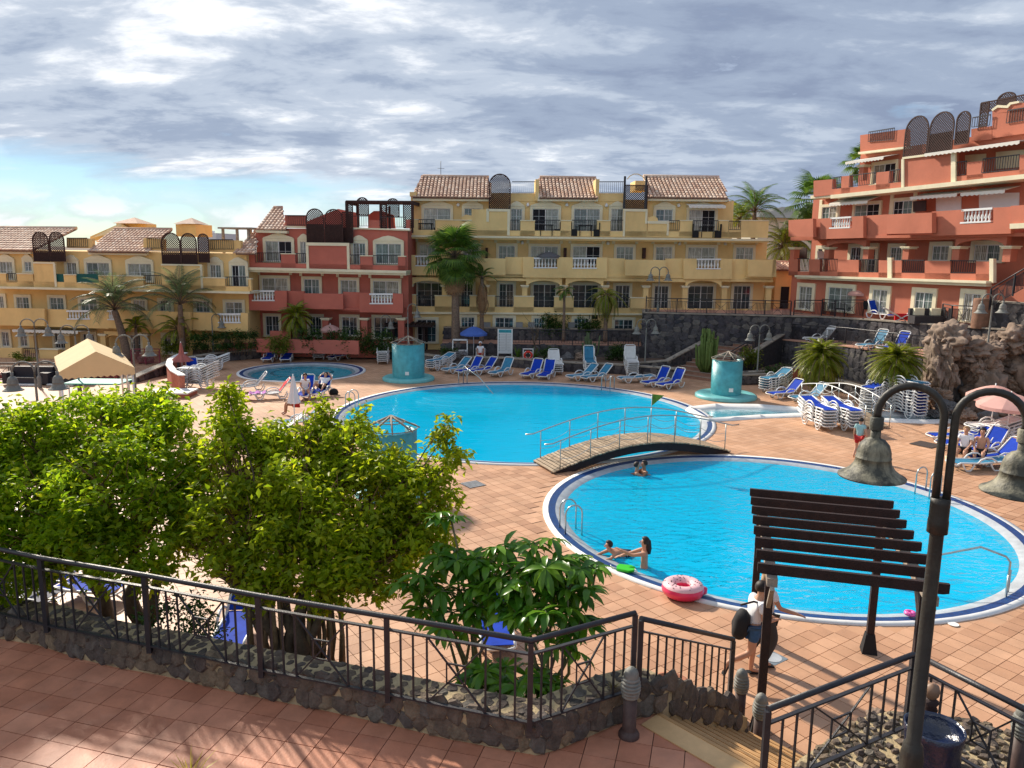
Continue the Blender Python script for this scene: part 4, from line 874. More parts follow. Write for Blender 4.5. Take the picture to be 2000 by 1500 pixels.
for x0, x1, o in ((1588, 1602, .4), (1602, 1624, .6), (1664, 1686, .6), (1686, 1732, .3), (1820, 1882, .6), (1940, 1974, .6)): band(x0, x1, T2a, T2b, B2a, B2b, o, .25)
band(1624, 1664, (1600, 447), (1975, 433), B2a, B2b, .6, .25); band(1882, 1940, (1600, 449), (1975, 434), B2a, B2b, .6, .25); f.q(1732, 1820, 419, 415, 457, 455, 1.0, .3)
zz_ = f.at(1640, 466, .6)[1]; f.mb.box(f.at(1590, 466, .4)[0], -.35, zz_, uend, .9, zz_ + .15)
f.q(1974, 2020, 402, 399, 438, 436, .65, .3, 0); f.done('second_floor_parapet')
f.mb = MB(); f.q(1972, 2030, 437, 434, 447, 444, .8, .5, 1); f.done('neighbour_cornice')
f.balu(1625, 425, 1663, 447, .5, 422.5, 445.5); f.balu(1883, 409, 1939, 437, .5, 405, 434)
f.win(1608, 404, 1636, 428, -.9); f.win(1672, 399, 1720, 428, -.9, opening=1); f.win(1748, 392, 1785, 425, -.9, opening=0)
for q in ((1828, 385, 1877, 415), (1912, 378, 1990, 410)):
    f.q(q[0], q[2], q[1], q[1] - 2, q[3], q[3] - 2, -.86, .05)
f.done('roller_shutter', [M_white])
for x in (1604, 1640, 1742, 1787): uu = f.at(x, 400, -.9)[0]; f.mb.box(uu - .12, .84, z2 + .3, uu + .12, .9, z3 - .05, 1)
f.done('pilaster_strip')
f.awning(1645, 1721, 385, 399, -.85, .1); f.awning(1806, 1898, 374, 386, -.85, .1); f.awning(1906, 1993, 366, 379, -.85, .1)
# cornice + third floor parapet
CA, CB = (1620, 381), (2000, 340)
band(1583, 1628, (1583, 382), (1628, 378), (1583, 388), (1628, 385), .15, 1, 1); band(1622, 2040, CA, CB, (1620, 388), (2000, 349), .45, 1.3, 1)
for x0, x1, yt0, yt1 in ((1589, 1627, 353, 350), (1643, 1660, 344.5, 343), (1711, 1738, 337, 334), (1888, 1920, 317, 314), (1991, 2040, 303, 299)):
    f.q(x0, x1, yt0, yt1, ln(x0, CA, CB), ln(x1, CA, CB), .2, .25)
band(1627, 2040, (1620, 370), (2000, 331), CA, CB, .2, .2); f.q(1762, 1866, 309, 295, ln(1762, CA, CB), ln(1866, CA, CB), .22, .25)
f.q(1762, 1866, 307, 293.5, 311, 298, .3, .1, 1); f.q(1760, 1765, 311, 311, 366, 366, .3, .1, 1); f.q(1857, 1866, 297, 296, 357, 356, .3, .1, 1); f.done('third_floor_parapet')
for x0, x1 in ((1627, 1643), (1660, 1711), (1738, 1760), (1866, 1888), (1920, 1991)):
    tp = lambda x: ln(x, (1627, 347), (1991, 302)); bt = lambda x: ln(x, (1620, 370), (2000, 331)); f.rail(x0, tp(x0), x1, bt(x0), .2, y0b=tp(x1), y1b=bt(x1))
f.win(1709, 320, 1752, 357, -1.1, opening=1); f.awning(1680, 1755, 306, 313, -1.05, .0); f.column(1683, 322, 352, -.3, .35)
f.q(1885, 1925, 303, 300, 330, 327, -1.05, .06); f.q(1945, 2020, 297, 290, 330, 324, -1.05, .06); f.done('roller_shutter', [M_trim]); f.awning(1853, 2040, 283, 288, -1.05, .5)
# roof level
f.q(1680, 1770, 264, 252, 298, 286, -.8, .3); f.q(1676, 1770, 297, 286, 301, 290, -.65, .4, 1); f.q(1897, 1937, 252, 246, 276, 272, -.9, .3); f.q(1938, 2040, 222, 210, 270, 255, -.9, .4)
f.pan([(1938, 222), (1938, 213), (1948, 207), (1966, 208), (1972, 202), (1990, 200), (2040, 205), (2040, 215)], -.9, .4); f.pan([(1936, 214), (1948, 205), (1966, 206), (1972, 200), (1990, 197), (1990, 201), (1974, 204), (1968, 211), (1948, 210), (1938, 217)], -.85, .3, 1); f.done('roof_parapet')
f.rail(1697, 258, 1747, 278, -.75, y0b=250, y1b=274); f.rail(1900, 230, 1935, 250, -.8, y0b=224, y1b=246); f.rail(1968, 216, 2030, 242, -.85, y0b=206, y1b=232)
f.lattice(1772, 1816, 227, 308, -.2, ytop1=227, ybot1=300); f.lattice(1820, 1866, 219, 300, -.2, solid=.5, ybot1=293); f.lattice(1871, 1897, 218, 283, -.2, ybot1=277, solid=.4); f.lattice(1917, 1932, 200, 247, -1.2, False); f.lattice(1950, 1985, 181, 207, -2.2); f.lattice(1917, 2040, 197, 209, -2.2, False, ytop1=183)
for x0, y0 in ((1808, 392), (1575, 485)): f.q(x0 - 25, x0, y0 + 1, y0 - 1, y0 + 22, y0 + 20, -.3 if x0 > 1700 else -.8, .06)
f.done('folded_screen', [M_lat])

# small hillside house seen between the blocks
f = Fac('house', 'pale house with grey hipped roof in the gap between yellow and terracotta blocks', xyd(1478, 78), xyd(1590, 80), mat('pale_render', (0.66, 0.62, 0.50), .9, .1, .5))
f.r(1482, 424, 1600, 520, 0, 8); f.done('wall')
a = f.at(1478, 424, .6); b_ = f.at(1604, 424, .6); r_ = f.at(1528, 404, -4)
f.mb.add([(a[0], -.6, a[1]), (b_[0], -.6, a[1]), (b_[0], 8.6, a[1]), (a[0], 8.6, a[1]), (r_[0], 4, r_[1]), (r_[0] + 1, 4, r_[1])], [(0, 1, 5, 4), (1, 2, 5), (2, 3, 4, 5), (3, 0, 4), (0, 3, 2, 1)]); f.done('roof', [mat('grey_roof', (0.13, 0.13, 0.13), .9, .2, 3)])
f = Fac('gatehouse', 'small orange outbuilding with tiled roof beside the right end of the yellow block', xyd(1516, 54), xyd(1545, 54), M_yel2)
f.r(1516, 528, 1548, 605, 0, 3); f.r(1526, 560, 1542, 605, .03, .03, 3); f.done('wall'); f.roof((1510, 527), (1550, 527), (1548, 513), (1512, 513), .4, -1.5)
f = Fac('far_building', 'distant white building behind the rooftop terraces at the far left', xyd(380, 110), xyd(425, 110), M_white)
f.r(384, 455, 422, 500, 0, 8); f.r(392, 450, 404, 456, 0, 3); f.done('wall')
# ============================================================ walls, terraces and stairs at the back
def v2(v): return (v.x, v.y)
M_pave = mat('pink_walkway_tile', (0.50, 0.27, 0.19), 0.7, 0.15, 1.5)
low = [xy(*q) for q in [(372, 716), (430, 706), (520, 699), (640, 698), (765, 702), (850, 712), (1000, 717), (1090, 725), (1200, 730), (1318, 739)]]
far_wall('low_stone_wall', 'long knee high dark stone wall behind the loungers at the back of the deck', low, -0.05, 0.5, 0.4)
b = MB(); bp_ = [(x, y + .3) for x, y in low] + [xyd(1345, 47), xyd(1345, 51.5), xyd(490, 51.2), xyd(372, 50)]
b.prism(bp_, -0.06, 0.42, 0, 'z'); b.build('planting_bed_soil', M_soil, None, 'structure')
far_wall('stone_wall', 'dark rock wall below the pink walkway in front of the yellow block', [xyd(862, 48.8), xyd(1100, 48.7), xyd(1262, 48.4)], 0.3, 1.12, 0.5, False)
b = MB(); b.prism([xyd(864, 49.25), xyd(1262, 48.85), xyd(1262, 51.3), xyd(864, 51.3)], 0.3, 1.16, 0, 'z'); b.build('walkway', M_pave, None, 'structure')
far_wall('stone_wall', 'dark rock wall above the pink walkway right under the basement windows', [xyd(866, 51.1), xyd(1100, 51.1), xyd(1262, 51.0)], 1.1, 1.92, 0.35)
# upper terrace, z 3.25
UT = 3.25
def _li(x, T):
    for (a, p_), (c, q_) in zip(T[:-1], T[1:]):
        if x <= c: return p_ + (q_ - p_) * (x - a) / (c - a)
    return T[-1][1]
def UZ(px): return _li(max(px, 0), [(0, 3.25), (1555, 3.25), (1700, 3.47), (1830, 3.62), (1990, 3.77), (2200, 3.9)])
def MZ(px): return _li(max(px, 0), [(0, 1.8), (1524, 1.8), (1650, 2.15), (1740, 2.25), (1830, 2.34)])
def PU(px, py): return P(px, py, UZ(px))
def PM(px, py): return P(px, py, MZ(px))
up = [(xyd(1256, 51.4)), xyd(1256, 48.6), xyd(1400, 47.9), xyd(1552, 47.1), v2(PU(1600, 620)), v2(PU(1700, 626)), v2(PU(1830, 636)), v2(PU(1990, 647)), v2(PU(2120, 655))]
far_wall('terrace_retaining_wall', 'tall dark stone retaining wall carrying the upper terrace under the terracotta block', up, -0.05, [UZ(q) for q in (1256, 1256, 1400, 1552, 1600, 1700, 1830, 1990, 2120)], 0.5, True, 0.5)
b = MB(); uz_ = [UZ(q) for q in (1256, 1256, 1400, 1552, 1600, 1700, 1830, 1990, 2120)]
bk_ = [xyd(1256, 58), xyd(1300, 58), xyd(1400, 58), xyd(1552, 58), (30, 56), (36, 52), (40, 46), (44, 40), (46, 34)]
b.add([(x, y, z + .01) for (x, y), z in zip(up, uz_)] + [(x, y, z + .01) for (x, y), z in zip(bk_, uz_)], [(i, i + 1, 9 + i + 1, 9 + i) for i in range(8)]); b.build('upper_terrace', M_pave, None, 'structure')
# middle terrace, z 1.8
MT = 1.8
fr_ = [v2(PM(*q)) for q in [(1524, 664), (1580, 670), (1650, 677), (1740, 690), (1830, 703)]]
far_wall('terrace_retaining_wall', 'dark stone retaining wall below the railed middle terrace with two blue loungers', fr_, -0.05, [MZ(q) for q in (1524, 1580, 1650, 1740, 1830)], 0.5, True, 0.45, capm=M_pave)
b = MB(); f9 = [xyd(1395, 47.4), v2(P(1440, 657, MT))] + fr_; k9 = [xyd(1395, 48.2), xyd(1440, 48.2), xyd(1552, 47.6), v2(PU(1600, 620)), v2(PU(1650, 623)), v2(PU(1740, 629)), v2(PU(1830, 636))]; z9 = [MT, MT] + [MZ(q) for q in (1524, 1580, 1650, 1740, 1830)]
b.add([(x, y, z + .012) for (x, y), z in zip(f9, z9)] + [(x, y, z + .012) for (x, y), z in zip(k9, z9)], [(i, i + 1, 8 + i, 7 + i) for i in range(6)]); b.build('middle_terrace', M_pave, None, 'structure')
# stair to the middle terrace
A0, A1 = P(1348, 739), P(1478, 659, MT); dd = Vector((A1.x - A0.x, A1.y - A0.y)); dl = dd.length; dn = dd.normalized(); wn = Vector((dn.y, -dn.x))
st2 = thing('stair', 'brown stepped flight climbing between stone walls to the middle terrace', 'stairs', (A0.x, A0.y, 0), math.atan2(dn.y, dn.x))
for i in range(12): MB().box(i * dl / 12, -1.5, -.02, (i + 1) * dl / 12 + .03, 1.5, MT * (i + 1) / 12, 0).build('step', mat('brown_step', (0.28, 0.15, 0.10), .8, .2, 3), st2)
for i in range(12): MB().box(i * dl / 12 - .02, -1.5, MT * (i + 1) / 12 + .002, i * dl / 12 + .08, 1.5, MT * (i + 1) / 12 + .022, 0).build('nosing', M_cap, st2)
o0 = Vector((A0.x, A0.y)); off_ = lambda t, w_: tuple(o0 + dn * t + wn * w_)
far_wall('stone_wall', 'sloping capped stone wall on the left of the brown stairs', [xy(1243, 727), off_(.4, -1.75), off_(dl * .55, -1.75), off_(dl, -1.75), off_(dl + .6, -1.75)], 0, [0.5, 0.75, 1.55, 2.25, 2.3], 0.3)
far_wall('stone_wall', 'sloping capped stone wall on the right of the brown stairs behind the shower', [off_(.2, 1.6), off_(dl * .55, 1.6), off_(dl - .1, 1.6)], 0, [0.55, 1.4, 2.15], 0.3, inward=-1)
far_wall('planter_wall', 'curved low stone planter with tall cactus at the foot of the brown stairs', [off_(2.6, 1.3), off_(1.2, 1.6), off_(.2, 2.3), off_(.3, 3.2), off_(1.6, 3.9)], 0, [.9, .75, .55, .5, .5], 0.3)
far_wall('low_stone_wall', 'low dark stone wall behind the right shower and the lamp post', [xy(1440, 748), xy(1500, 744), xy(1560, 746), xy(1640, 765), xy(1700, 785), xy(1800, 800)], -.05, .5, .4)
b = MB(); b.prism([xy(1440, 744), xy(1560, 742), xy(1640, 761), xy(1700, 781), xy(1800, 796), fr_[4], fr_[3], fr_[2], fr_[1], fr_[0], off_(3.5, 2.2)], -.05, .42, 0, 'z'); b.build('planting_bed_soil', M_soil, None, 'structure')
far_wall('stone_wall', 'high stone wall with climbing stairs at the far right edge', [xyd(1900, 37.0), xyd(1960, 35.6), xyd(2080, 33)], 3.5, 4.95, .5)

# ------------------------------------------------------------ railings
def fence(name, label, posts, h=1.0, mode='far', xp=True, group=None, cat='railing', postr=.03, mat_=None, closed=None):
    """posts: Vectors at post feet.  Each bay: balusters, crossed centre panel, balusters"""
    mat_ = mat_ or M_iron; root = thing(name, label, cat, posts[0], 0, group); o0 = posts[0]
    pm = MB().box(-postr, -postr, 0, postr, postr, h - .02).mesh('post', mat_)
    bm_ = MB().box(-.010, -.010, 0, .010, .010, 1).mesh('baluster', mat_)
    for p in posts:
        inst('post', pm, root, p - o0)
    b = MB(); b.tube([p - o0 + Vector((0, 0, h)) for p in posts], .033 if mode == 'near' else .03, 10 if mode == 'near' else 6); b.build('handrail', mat_, root)
    for a, c in zip(posts[:-1], posts[1:]):
        a, c = a - o0, c - o0; d = c - a; L_ = Vector((d.x, d.y)).length; ang = math.atan2(d.y, d.x)
        zt, zb = h - .16, .10; U = lambda t, z: a + d * t + Vector((0, 0, z))
        b = MB(); b.bar(U(0, zt), U(1, zt), .045, .02); b.build('upper_bar', mat_, root)
        b = MB(); b.bar(U(0, zb), U(1, zb), .045, .02); b.build('lower_bar', mat_, root)
        nb = max(1, round(L_ / 1.75)); 
        for k in range(nb):
            f = lambda t: (k + t) / nb
            def X(t0, t1):
                m_ = MB(); tc_, zc_ = (t0 + t1) / 2, (zt + zb) / 2; w_ = (t1 - t0) * .16; hh = (zt - zb) * .15; r_ = .018
                m_.bar(U(f(t0), zt), U(f(tc_ + w_), zc_ - hh), r_); m_.bar(U(f(tc_ + w_), zc_ - hh), U(f(t1), zb), r_); m_.bar(U(f(t0), zb), U(f(tc_ + w_), zc_ + hh), r_); m_.bar(U(f(tc_ + w_), zc_ + hh), U(f(t1), zt), r_)
                m_.bar(U(f(tc_ - w_), zc_ + hh), U(f(tc_ + w_), zc_ + hh), r_); m_.bar(U(f(tc_ - w_), zc_ - hh), U(f(tc_ + w_), zc_ - hh), r_); m_.bar(U(f(tc_ - w_), zc_ - hh), U(f(tc_ - w_), zc_ + hh), r_); m_.bar(U(f(tc_ + w_), zc_ - hh), U(f(tc_ + w_), zc_ + hh), r_)
                m_.build('crossed_panel', mat_, root)
            if xp: ts = [.1, .19, .29, .70, .80, .90]; X(.29, .70)
            else: ts = [i / 12 for i in range(1, 12)]
            if mode == 'near':
                for t in ts: inst('baluster', bm_, root, U(f(t), zb), (0, 0, ang), (1, 1, zt - zb))
            else:
                m_ = MB(); ts = ts + ([.145, .24, .75, .85, .95, .05] if xp else [])
                for t in ts: m_.bar(U(f(t), zb), U(f(t), zt), .022)
                m_.build('balusters', mat_, root, 'stuff')
    return root
nearp = [Vector(q) for q in [(-9.5, 11.15, 1.84), (-8.0, 10.45, 1.84), (-6.36, 9.82, 1.84), (-4.71, 9.31, 1.84), (-3.065, 8.76, 1.84), (-1.415, 8.26, 1.84), (0.24, 7.74, 1.84), (1.48, 8.42, 1.84)]]
fence('railing', 'long black iron railing with crossed panels along the near stone wall', nearp, 1.08, 'near')
fence('railing', 'short sloping black railing beside the top of the ochre steps', [Vector((1.56, 8.46, 1.84)), P(1424, 1374, .74)], .99, 'near', xp=False)
rA, rB, rC = P(1500, 1385, 2.62), P(1785, 1278, 2.62), P(2080, 1425, 2.62)
dz = Vector((0, 0, -1.0))
fence('railing', 'black iron railing right of the steps running towards the lamp post', [rA + dz, rB + dz], 1.0, 'near')
fence('railing', 'black iron railing right of the lamp post running out of the frame', [rB + dz + Vector((.05, -.05, 0)), rC + dz], 1.0, 'near')
z3 = Vector((0, 0, 0))
def pv(px, Y, z): v = PD(px, 600, Y); return Vector((v.x, Y, z))
fence('railing', 'black railing with crossed panels on the upper terrace before the yellow block', [pv(1262, 51.0, UT), pv(1262, 48.9, UT), pv(1322, 48.5, UT), pv(1380, 48.2, UT), pv(1437, 48.0, UT), pv(1494, 47.6, UT), pv(1545, 47.4, UT)], .95)
fence('railing', 'black terrace railing in front of the left terracotta ground floor doors', [PU(1550, 616), PU(1604, 617), PU(1606, 606)], .95)
fence('railing', 'black railing behind the pink parasol on the upper terrace', [PU(1604, 616), PU(1630, 619), PU(1690, 619), PU(1762, 619)], 1.0)
fence('railing', 'black railing at the right end of the terracotta ground floor', [PU(1838, 631), PU(1856, 636), PU(1900, 639)], 1.0)
fence('railing', 'black railing along the front of the middle terrace', [PM(1526, 661), PM(1580, 667), PM(1650, 674), PM(1740, 687), PM(1822, 698)], .95)
e0 = Vector((*off_(1.9, 1.45), .6)); e1 = Vector((*off_(dl - .1, 1.45), MT + .1))
fence('railing', 'sloping black handrail on the right of the brown stairs', [e0, (e0 + e1) / 2, e1], .95)
e0 = Vector((*off_(dl * .55, -1.9), 1.5)); e1 = Vector((*off_(dl, -1.9), 2.3))
fence('railing', 'sloping black handrail on the left wall of the brown stairs', [e0, e1, Vector((*xyd(1452, 47.9), 2.3))], .95, xp=False)
fence('railing', 'thin black railing along the pink walkway under the yellow block', [pv(985, 48.9, 1.16), pv(1055, 48.9, 1.16), pv(1120, 48.8, 1.16), pv(1190, 48.8, 1.16), pv(1250, 48.7, 1.16)], .95, xp=False)
fence('railing', 'low black railing with crossed panels at the far left of the deck', [P(-30, 744), P(40, 744), P(110, 744), P(175, 744), P(240, 742)], .95)
fence('railing', 'dark stair railing climbing at the far right edge beside the terracotta block', [pv(1932, 36.0, 4.6), pv(1975, 35.0, 5.3), pv(2030, 34, 6.1)], 1.0)
fence('railing', 'white and red railing beside the far left garden stairs', [P(258, 713), P(285, 712), P(313, 712)], .95, xp=False, mat_=mat('maroon_paint', (0.22, 0.03, 0.05), .6))

# ------------------------------------------------------------ pergola over the near steps
FL = Vector((3.77, 10.48, 0)); rz = R(-15.2)
pg = thing('pergola', 'dark timber pergola with eight slats over the foot of the steps beside the pool', 'pergola', FL, rz)
W_, D_ = 2.02, 3.06
for (x, y) in ((0, 0), (W_, 0), (0, D_), (W_, D_)):
    MB().box(x - .06, y - .06, .0, x + .06, y + .06, 2.52).build('post', M_wood, pg)
    b = MB(); b.add([(x - .13, y - .13, 0), (x + .13, y - .13, 0), (x + .13, y + .13, 0), (x - .13, y + .13, 0), (x - .075, y - .075, .36), (x + .075, y - .075, .36), (x + .075, y + .075, .36), (x - .075, y + .075, .36)], [(0, 1, 5, 4), (1, 2, 6, 5), (2, 3, 7, 6), (3, 0, 4, 7), (4, 5, 6, 7)]); b.build('post_foot', M_black, pg)
    for sg in (-1, 1):
        b = MB(); b.bar((x, y + sg * .05, 2.05), (x, y + sg * .5, 2.52), .06, .06); b.build('brace', M_woodt, pg)
for x in (0, W_): MB().box(x - .07, -.45, 2.52, x + .07, D_ + .45, 2.64).build('beam', M_woodt, pg)
for i in range(8):
    y = -.28 + i * (D_ + .52) / 7
    b = MB(); b.prism([(-.20, 2.66), (-.15, 2.645), (-.1, 2.642), (W_ + .15, 2.642), (W_ + .22, 2.66), (W_ + .22, 2.79), (-.20, 2.79)], y - .03, y + .03); b.build('slat', M_wood, pg)

# ------------------------------------------------------------ bell street lamps
def bell(b, c, s=1.0, m=0):
    b.lathe([(0.0, .64 * s), (.05 * s, .64 * s), (.05 * s, .52 * s), (.055 * s, .50 * s), (.10 * s, .48 * s), (.145 * s, .42 * s), (.168 * s, .33 * s), (.172 * s, .26 * s), (.178 * s, .255 * s), (.178 * s, .245 * s), (.172 * s, .24 * s), (.185 * s, .17 * s), (.225 * s, .10 * s), (.29 * s, .04 * s), (.335 * s, .015 * s), (.335 * s, 0.0), (.30 * s, .015 * s), (.20 * s, .09 * s), (.12 * s, .2 * s), (0, .3 * s)], 28, m, c)
M_bell = mat('weathered_bell_metal', (0.055, 0.055, 0.042), 0.6, 0.3, 7, 0.3, 40, grime=1.0, gth=.46, gcol=(0.30, 0.275, 0.19), spec=0.4)
M_pole = mat('grey_green_pole_paint', (0.030, 0.027, 0.022), 0.5, 0.25, 6, 0.2, 30, grime=.3, gcol=(.16, .15, .11))
def arm_pts(r_, side, z0): return [Vector((side * (r_ - r_ * math.cos(a)), 0, z0 + r_ * math.sin(a))) for a in [math.pi * i / 14 for i in range(15)]]
ld = PD(1840, 985, 5.6)
lamp = thing('street_lamp', 'large nearest lamp post with two bell shades on hooped arms at the right', 'lamp post', (3.265, 5.6, TZ), R(-22))
b = MB(); b.lathe([(.105, 0), (.105, .02), (.095, .05), (.088, 1.62), (.072, 1.72), (.056, 1.74), (.050, 3.5)], 20); b.build('pole', M_pole, lamp)
b = MB(); b.lathe([(.050, 3.5), (.074, 3.51), (.074, 3.60), (.070, 3.62), (.070, 3.74), (.07, 3.78), (.0, 3.79)], 20); b.build('collar', M_pole, lamp)
for sg in (-1, 1):
    x = sg * .037; zt_ = 4.40; r_ = .225
    b = MB(); b.tube([(x, 0, 3.74), (x, 0, 4.0), (x, 0, zt_)] + [Vector((x, 0, 0)) + q for q in arm_pts(r_, sg, zt_)[1:]] + [(x + sg * 2 * r_, 0, zt_ - .05)], .029, 12); b.build('arm', M_pole, lamp)
    b = MB(); cx = x + sg * 2 * r_; b.lathe([(.05, 0), (.05, .09), (.04, .10), (.034, .10)], 16, 0, (cx, 0, zt_ - .13)); nv = len(b.v); bell(b, (cx, 0, 0), .74); b.v = [(x, y, z) if i < nv else (x, y, z * .84 + zt_ - .51) for i, (x, y, z) in enumerate(b.v)]; b.build('bell_shade', M_bell, lamp)
def mk_lamp(label, base, H_, px_r, arms=2, rz=0.0, s=1.0, group='small bell lamps around the pool'):
    t = thing('street_lamp', label, 'lamp post', base, rz, group)
    MB().lathe([(.10 * s, 0), (.10 * s, .5), (.06 * s, .6), (.045 * s, .62), (.035 * s, H_ - .55)], 8).build('pole', M_grey, t)
    for sg in ((-1, 1) if arms == 2 else (1,)):
        r_ = .30 * s; z0 = H_ - .55; b = MB(); b.tube([(0, 0, z0)] + [Vector(q) for q in arm_pts(r_, sg, z0 + .2)], .03 * s, 6); b.build('arm', M_grey, t)
        b = MB(); bell(b, (sg * 2 * r_, 0, z0 + .2 - .55 * s), .85 * s); b.build('bell_shade', M_grey, t)
    return t
for lab, px, pt, Y, arms, z in [('double bell lamp behind the row of loungers left of the brown stairs', 1262, 622, 45.2, 2, 0), ('double bell lamp right of the right turquoise shower', 1484, 633, 42.4, 2, 0), ('double bell lamp on the terrace among the rocks at right', 1932, 572, 34.5, 2, 2.2),
      ('double bell lamp rising before the middle of the yellow block facade', 1283, 520, 48.9, 2, 3.25), ('single hooked lamp at the left corner of the central yellow block', 797, 592, 48.6, 1, .42), ('double bell lamp left of the beige canopy before the white awning', 68, 621, 38, 2, 0), ('double bell lamp above the beige canopy', 146, 633, 36, 2, 0),
      ('double bell lamp in front of the dark sofas, nearest at the left', 60, 703, 22.5, 2, 0), ('lamp post hard against the right side of the canopy', 257, 652, 30.5, 2, 0), ('small lamp above the clipped hedge at left', 415, 612, 48.3, 1, .42), ('lamp post standing before the red block near its right end', 745, 614, 48.8, 1, .42)]:
    x_ = PD(px, 650, Y).x; top = PD(px, pt, Y).z; mk_lamp(lab, Vector((x_, Y, z)), top - z, 0, arms, R(15) if arms == 2 else 0, 1.0)
# ------------------------------------------------------------ bollard lights
def mk_bollard(label, base, s=1.0):
    t = thing('bollard_light', label, 'bollard light', base, 0, 'ribbed bollard lights')
    MB().lathe([(.125 * s, 0), (.125 * s, .03), (.11 * s, .06), (.085 * s, .08), (.082 * s, .09), (.082 * s, .50 * s), (.0, .51 * s)], 18).build('stem', mat('dark_red_brown_metal', (0.075, 0.045, 0.04), .55, .3, 9, grime=.2, gcol=(.2, .17, .13)), t)
    pr = []
    for i in range(6): z = (.50 + i * .042) * s; r_ = (.098 + .02 * math.sin((i + .5) / 6 * math.pi)) * s; pr += [(r_ * .86, z), (r_, z + .014), (r_, z + .028), (r_ * .86, z + .042 * s)]
    MB().lathe(pr, 18).build('louvre', M_grey, t)
    MB().lathe([(.088 * s, .752 * s), (.088 * s, .79 * s), (.075 * s, .83 * s), (.04 * s, .865 * s), (0, .88 * s)], 18).build('cap', M_grey, t)
mk_bollard('ribbed bollard light on the terrace at the top of the steps', P(1228, 1437, TZ)); mk_bollard('ribbed bollard light at the foot of the steps beside the pergola post', P(1480, 1462, 0))
mk_bollard('ribbed bollard light behind the lower end of the stone wall', Vector((3.55, 10.75, 0))); mk_bollard('bollard light at the bottom right corner of the photograph', P(1985, 1520, TZ - .0))
# ------------------------------------------------------------ litter bin next to the lamp
bc = Vector((4.22, 6.9, 1.56))
bn = thing('litter_bin', 'brown litter bin lined with a shiny dark blue bag beside the lamp post', 'litter bin', bc)
MB().lathe([(.16, 0), (.185, .1), (.205, .62), (.0, .62)], 24).build('drum', mat('brown_bin', (0.16, 0.085, 0.045), .6, .2, 8), bn)
b = MB(); n = 30; prof = [(.212, .40), (.222, .50), (.216, .60), (.225, .70), (.232, .76), (.222, .765), (.212, .73), (.20, .66), (.1, .635), (0, .63)]
b.lathe(prof, n, 0); 
for i in range(len(b.v)):
    x, y, z = b.v[i]; q = mnoise.noise(Vector((x * 9, y * 9, z * 9))) * .028; b.v[i] = (x * (1 + q * 2), y * (1 + q * 2), z + q * .6)
b.build('bag', mat('shiny_dark_blue_plastic', (0.006, 0.012, 0.04), .22, .3, 20, .6, 22, spec=.8), bn)
fn = thing('finial_post', 'small turned wooden post with ball finial behind the litter bin', 'post', Vector((4.42, 7.35, 1.6)))
fn.scale = (1.25, 1.25, 1.22); bn.scale = (1.18, 1.18, 1.25)
MB().lathe([(.075, 0), (.075, .62), (.05, .64), (.06, .67), (.045, .70), (.065, .74), (.035, .77)], 16).build('post', M_wood, fn); MB().lathe([(.03, .765), (.055, .80), (.062, .84), (.05, .885), (.0, .905)], 16).build('ball', mat('pale_turned_wood', (.22, .13, .08), .5), fn)
# ============================================================ sun loungers
def lounger_mb(back, L=1.92, W=.64):
    """returns part meshes; local -y is the foot end; back = backrest angle"""
    hw = W / 2; sh = .30; hy = .28; parts = []
    bl = .78; ca_, sa_ = math.cos(back), math.sin(back)
    f = MB()
    for sg in (-1, 1):
        x = sg * (hw - .02)
        f.tube([(x, -1.02, .24), (x, -.9, .30), (x, -.5, .285), (x, -.1, .27), (x, hy, .30)], .030, 6)
        f.tube([(x, hy, .30), (x, hy + bl * ca_ * .5, .30 + bl * sa_ * .5 - .0), (x, hy + bl * ca_, .30 + bl * sa_)], .030, 6)
    f.tube([(-hw + .02, -1.02, .24), (-hw * .6, -1.07, .235), (hw * .6, -1.07, .235), (hw - .02, -1.02, .24)], .022, 6)
    top = Vector((0, hy + bl * ca_, .30 + bl * sa_)); f.tube([(-hw + .02, top.y, top.z), (-hw * .7, top.y + .05 * ca_, top.z + .05 * sa_), (hw * .7, top.y + .05 * ca_, top.z + .05 * sa_), (hw - .02, top.y, top.z)], .024, 6)
    parts.append(('frame', f, M_plast))
    legs = []
    for y0, y1 in ((-.75, -.45), (.25, .62)):
        for sg in (-1, 1):
            x = sg * (hw - .03); b = MB(); b.tube([(x, y0 - .08, .28), (x, y0 + .0, .12), (x, y0 + .08, .02), (x, y1 - .08, .02), (x, y1, .12), (x, y1 + .06, .28)], .030, 6); parts.append(('leg', b, M_plast))
    for sg in (-1, 1):
        x = sg * (hw + .02); b = MB(); b.tube([(x, -.32, .28), (x, -.22, .40), (x, -.05, .47), (x, .15, .46), (x, .32, .36), (x, .38, .30)], .030, 6); parts.append(('armrest', b, M_plast))
    s_ = MB(); a = hw - .035
    s_.add([(-a, -.98, .275), (a, -.98, .275), (a, -.5, .285), (-a, -.5, .285), (a, -.1, .27), (-a, -.1, .27), (a, hy, .30), (-a, hy, .30)], [(0, 1, 2, 3), (3, 2, 4, 5), (5, 4, 6, 7)]); s_.add([(x, y, z - .012) for x, y, z in s_.v[:8]], [(3, 2, 1, 0), (5, 4, 2, 3), (7, 6, 4, 5)])
    parts.append(('seat', s_, None))
    k = MB(); p0, p1 = (hy + .02, .31), (hy + (bl - .02) * ca_, .30 + (bl - .02) * sa_)
    k.add([(-a, p0[0], p0[1]), (a, p0[0], p0[1]), (a, p1[0], p1[1]), (-a, p1[0], p1[1])], [(0, 1, 2, 3)]); k.add([(x, y + .012 * sa_, z - .012 * ca_) for x, y, z in k.v[:4]], [(3, 2, 1, 0)])
    parts.append(('backrest', k, None)); return parts
LM = {}
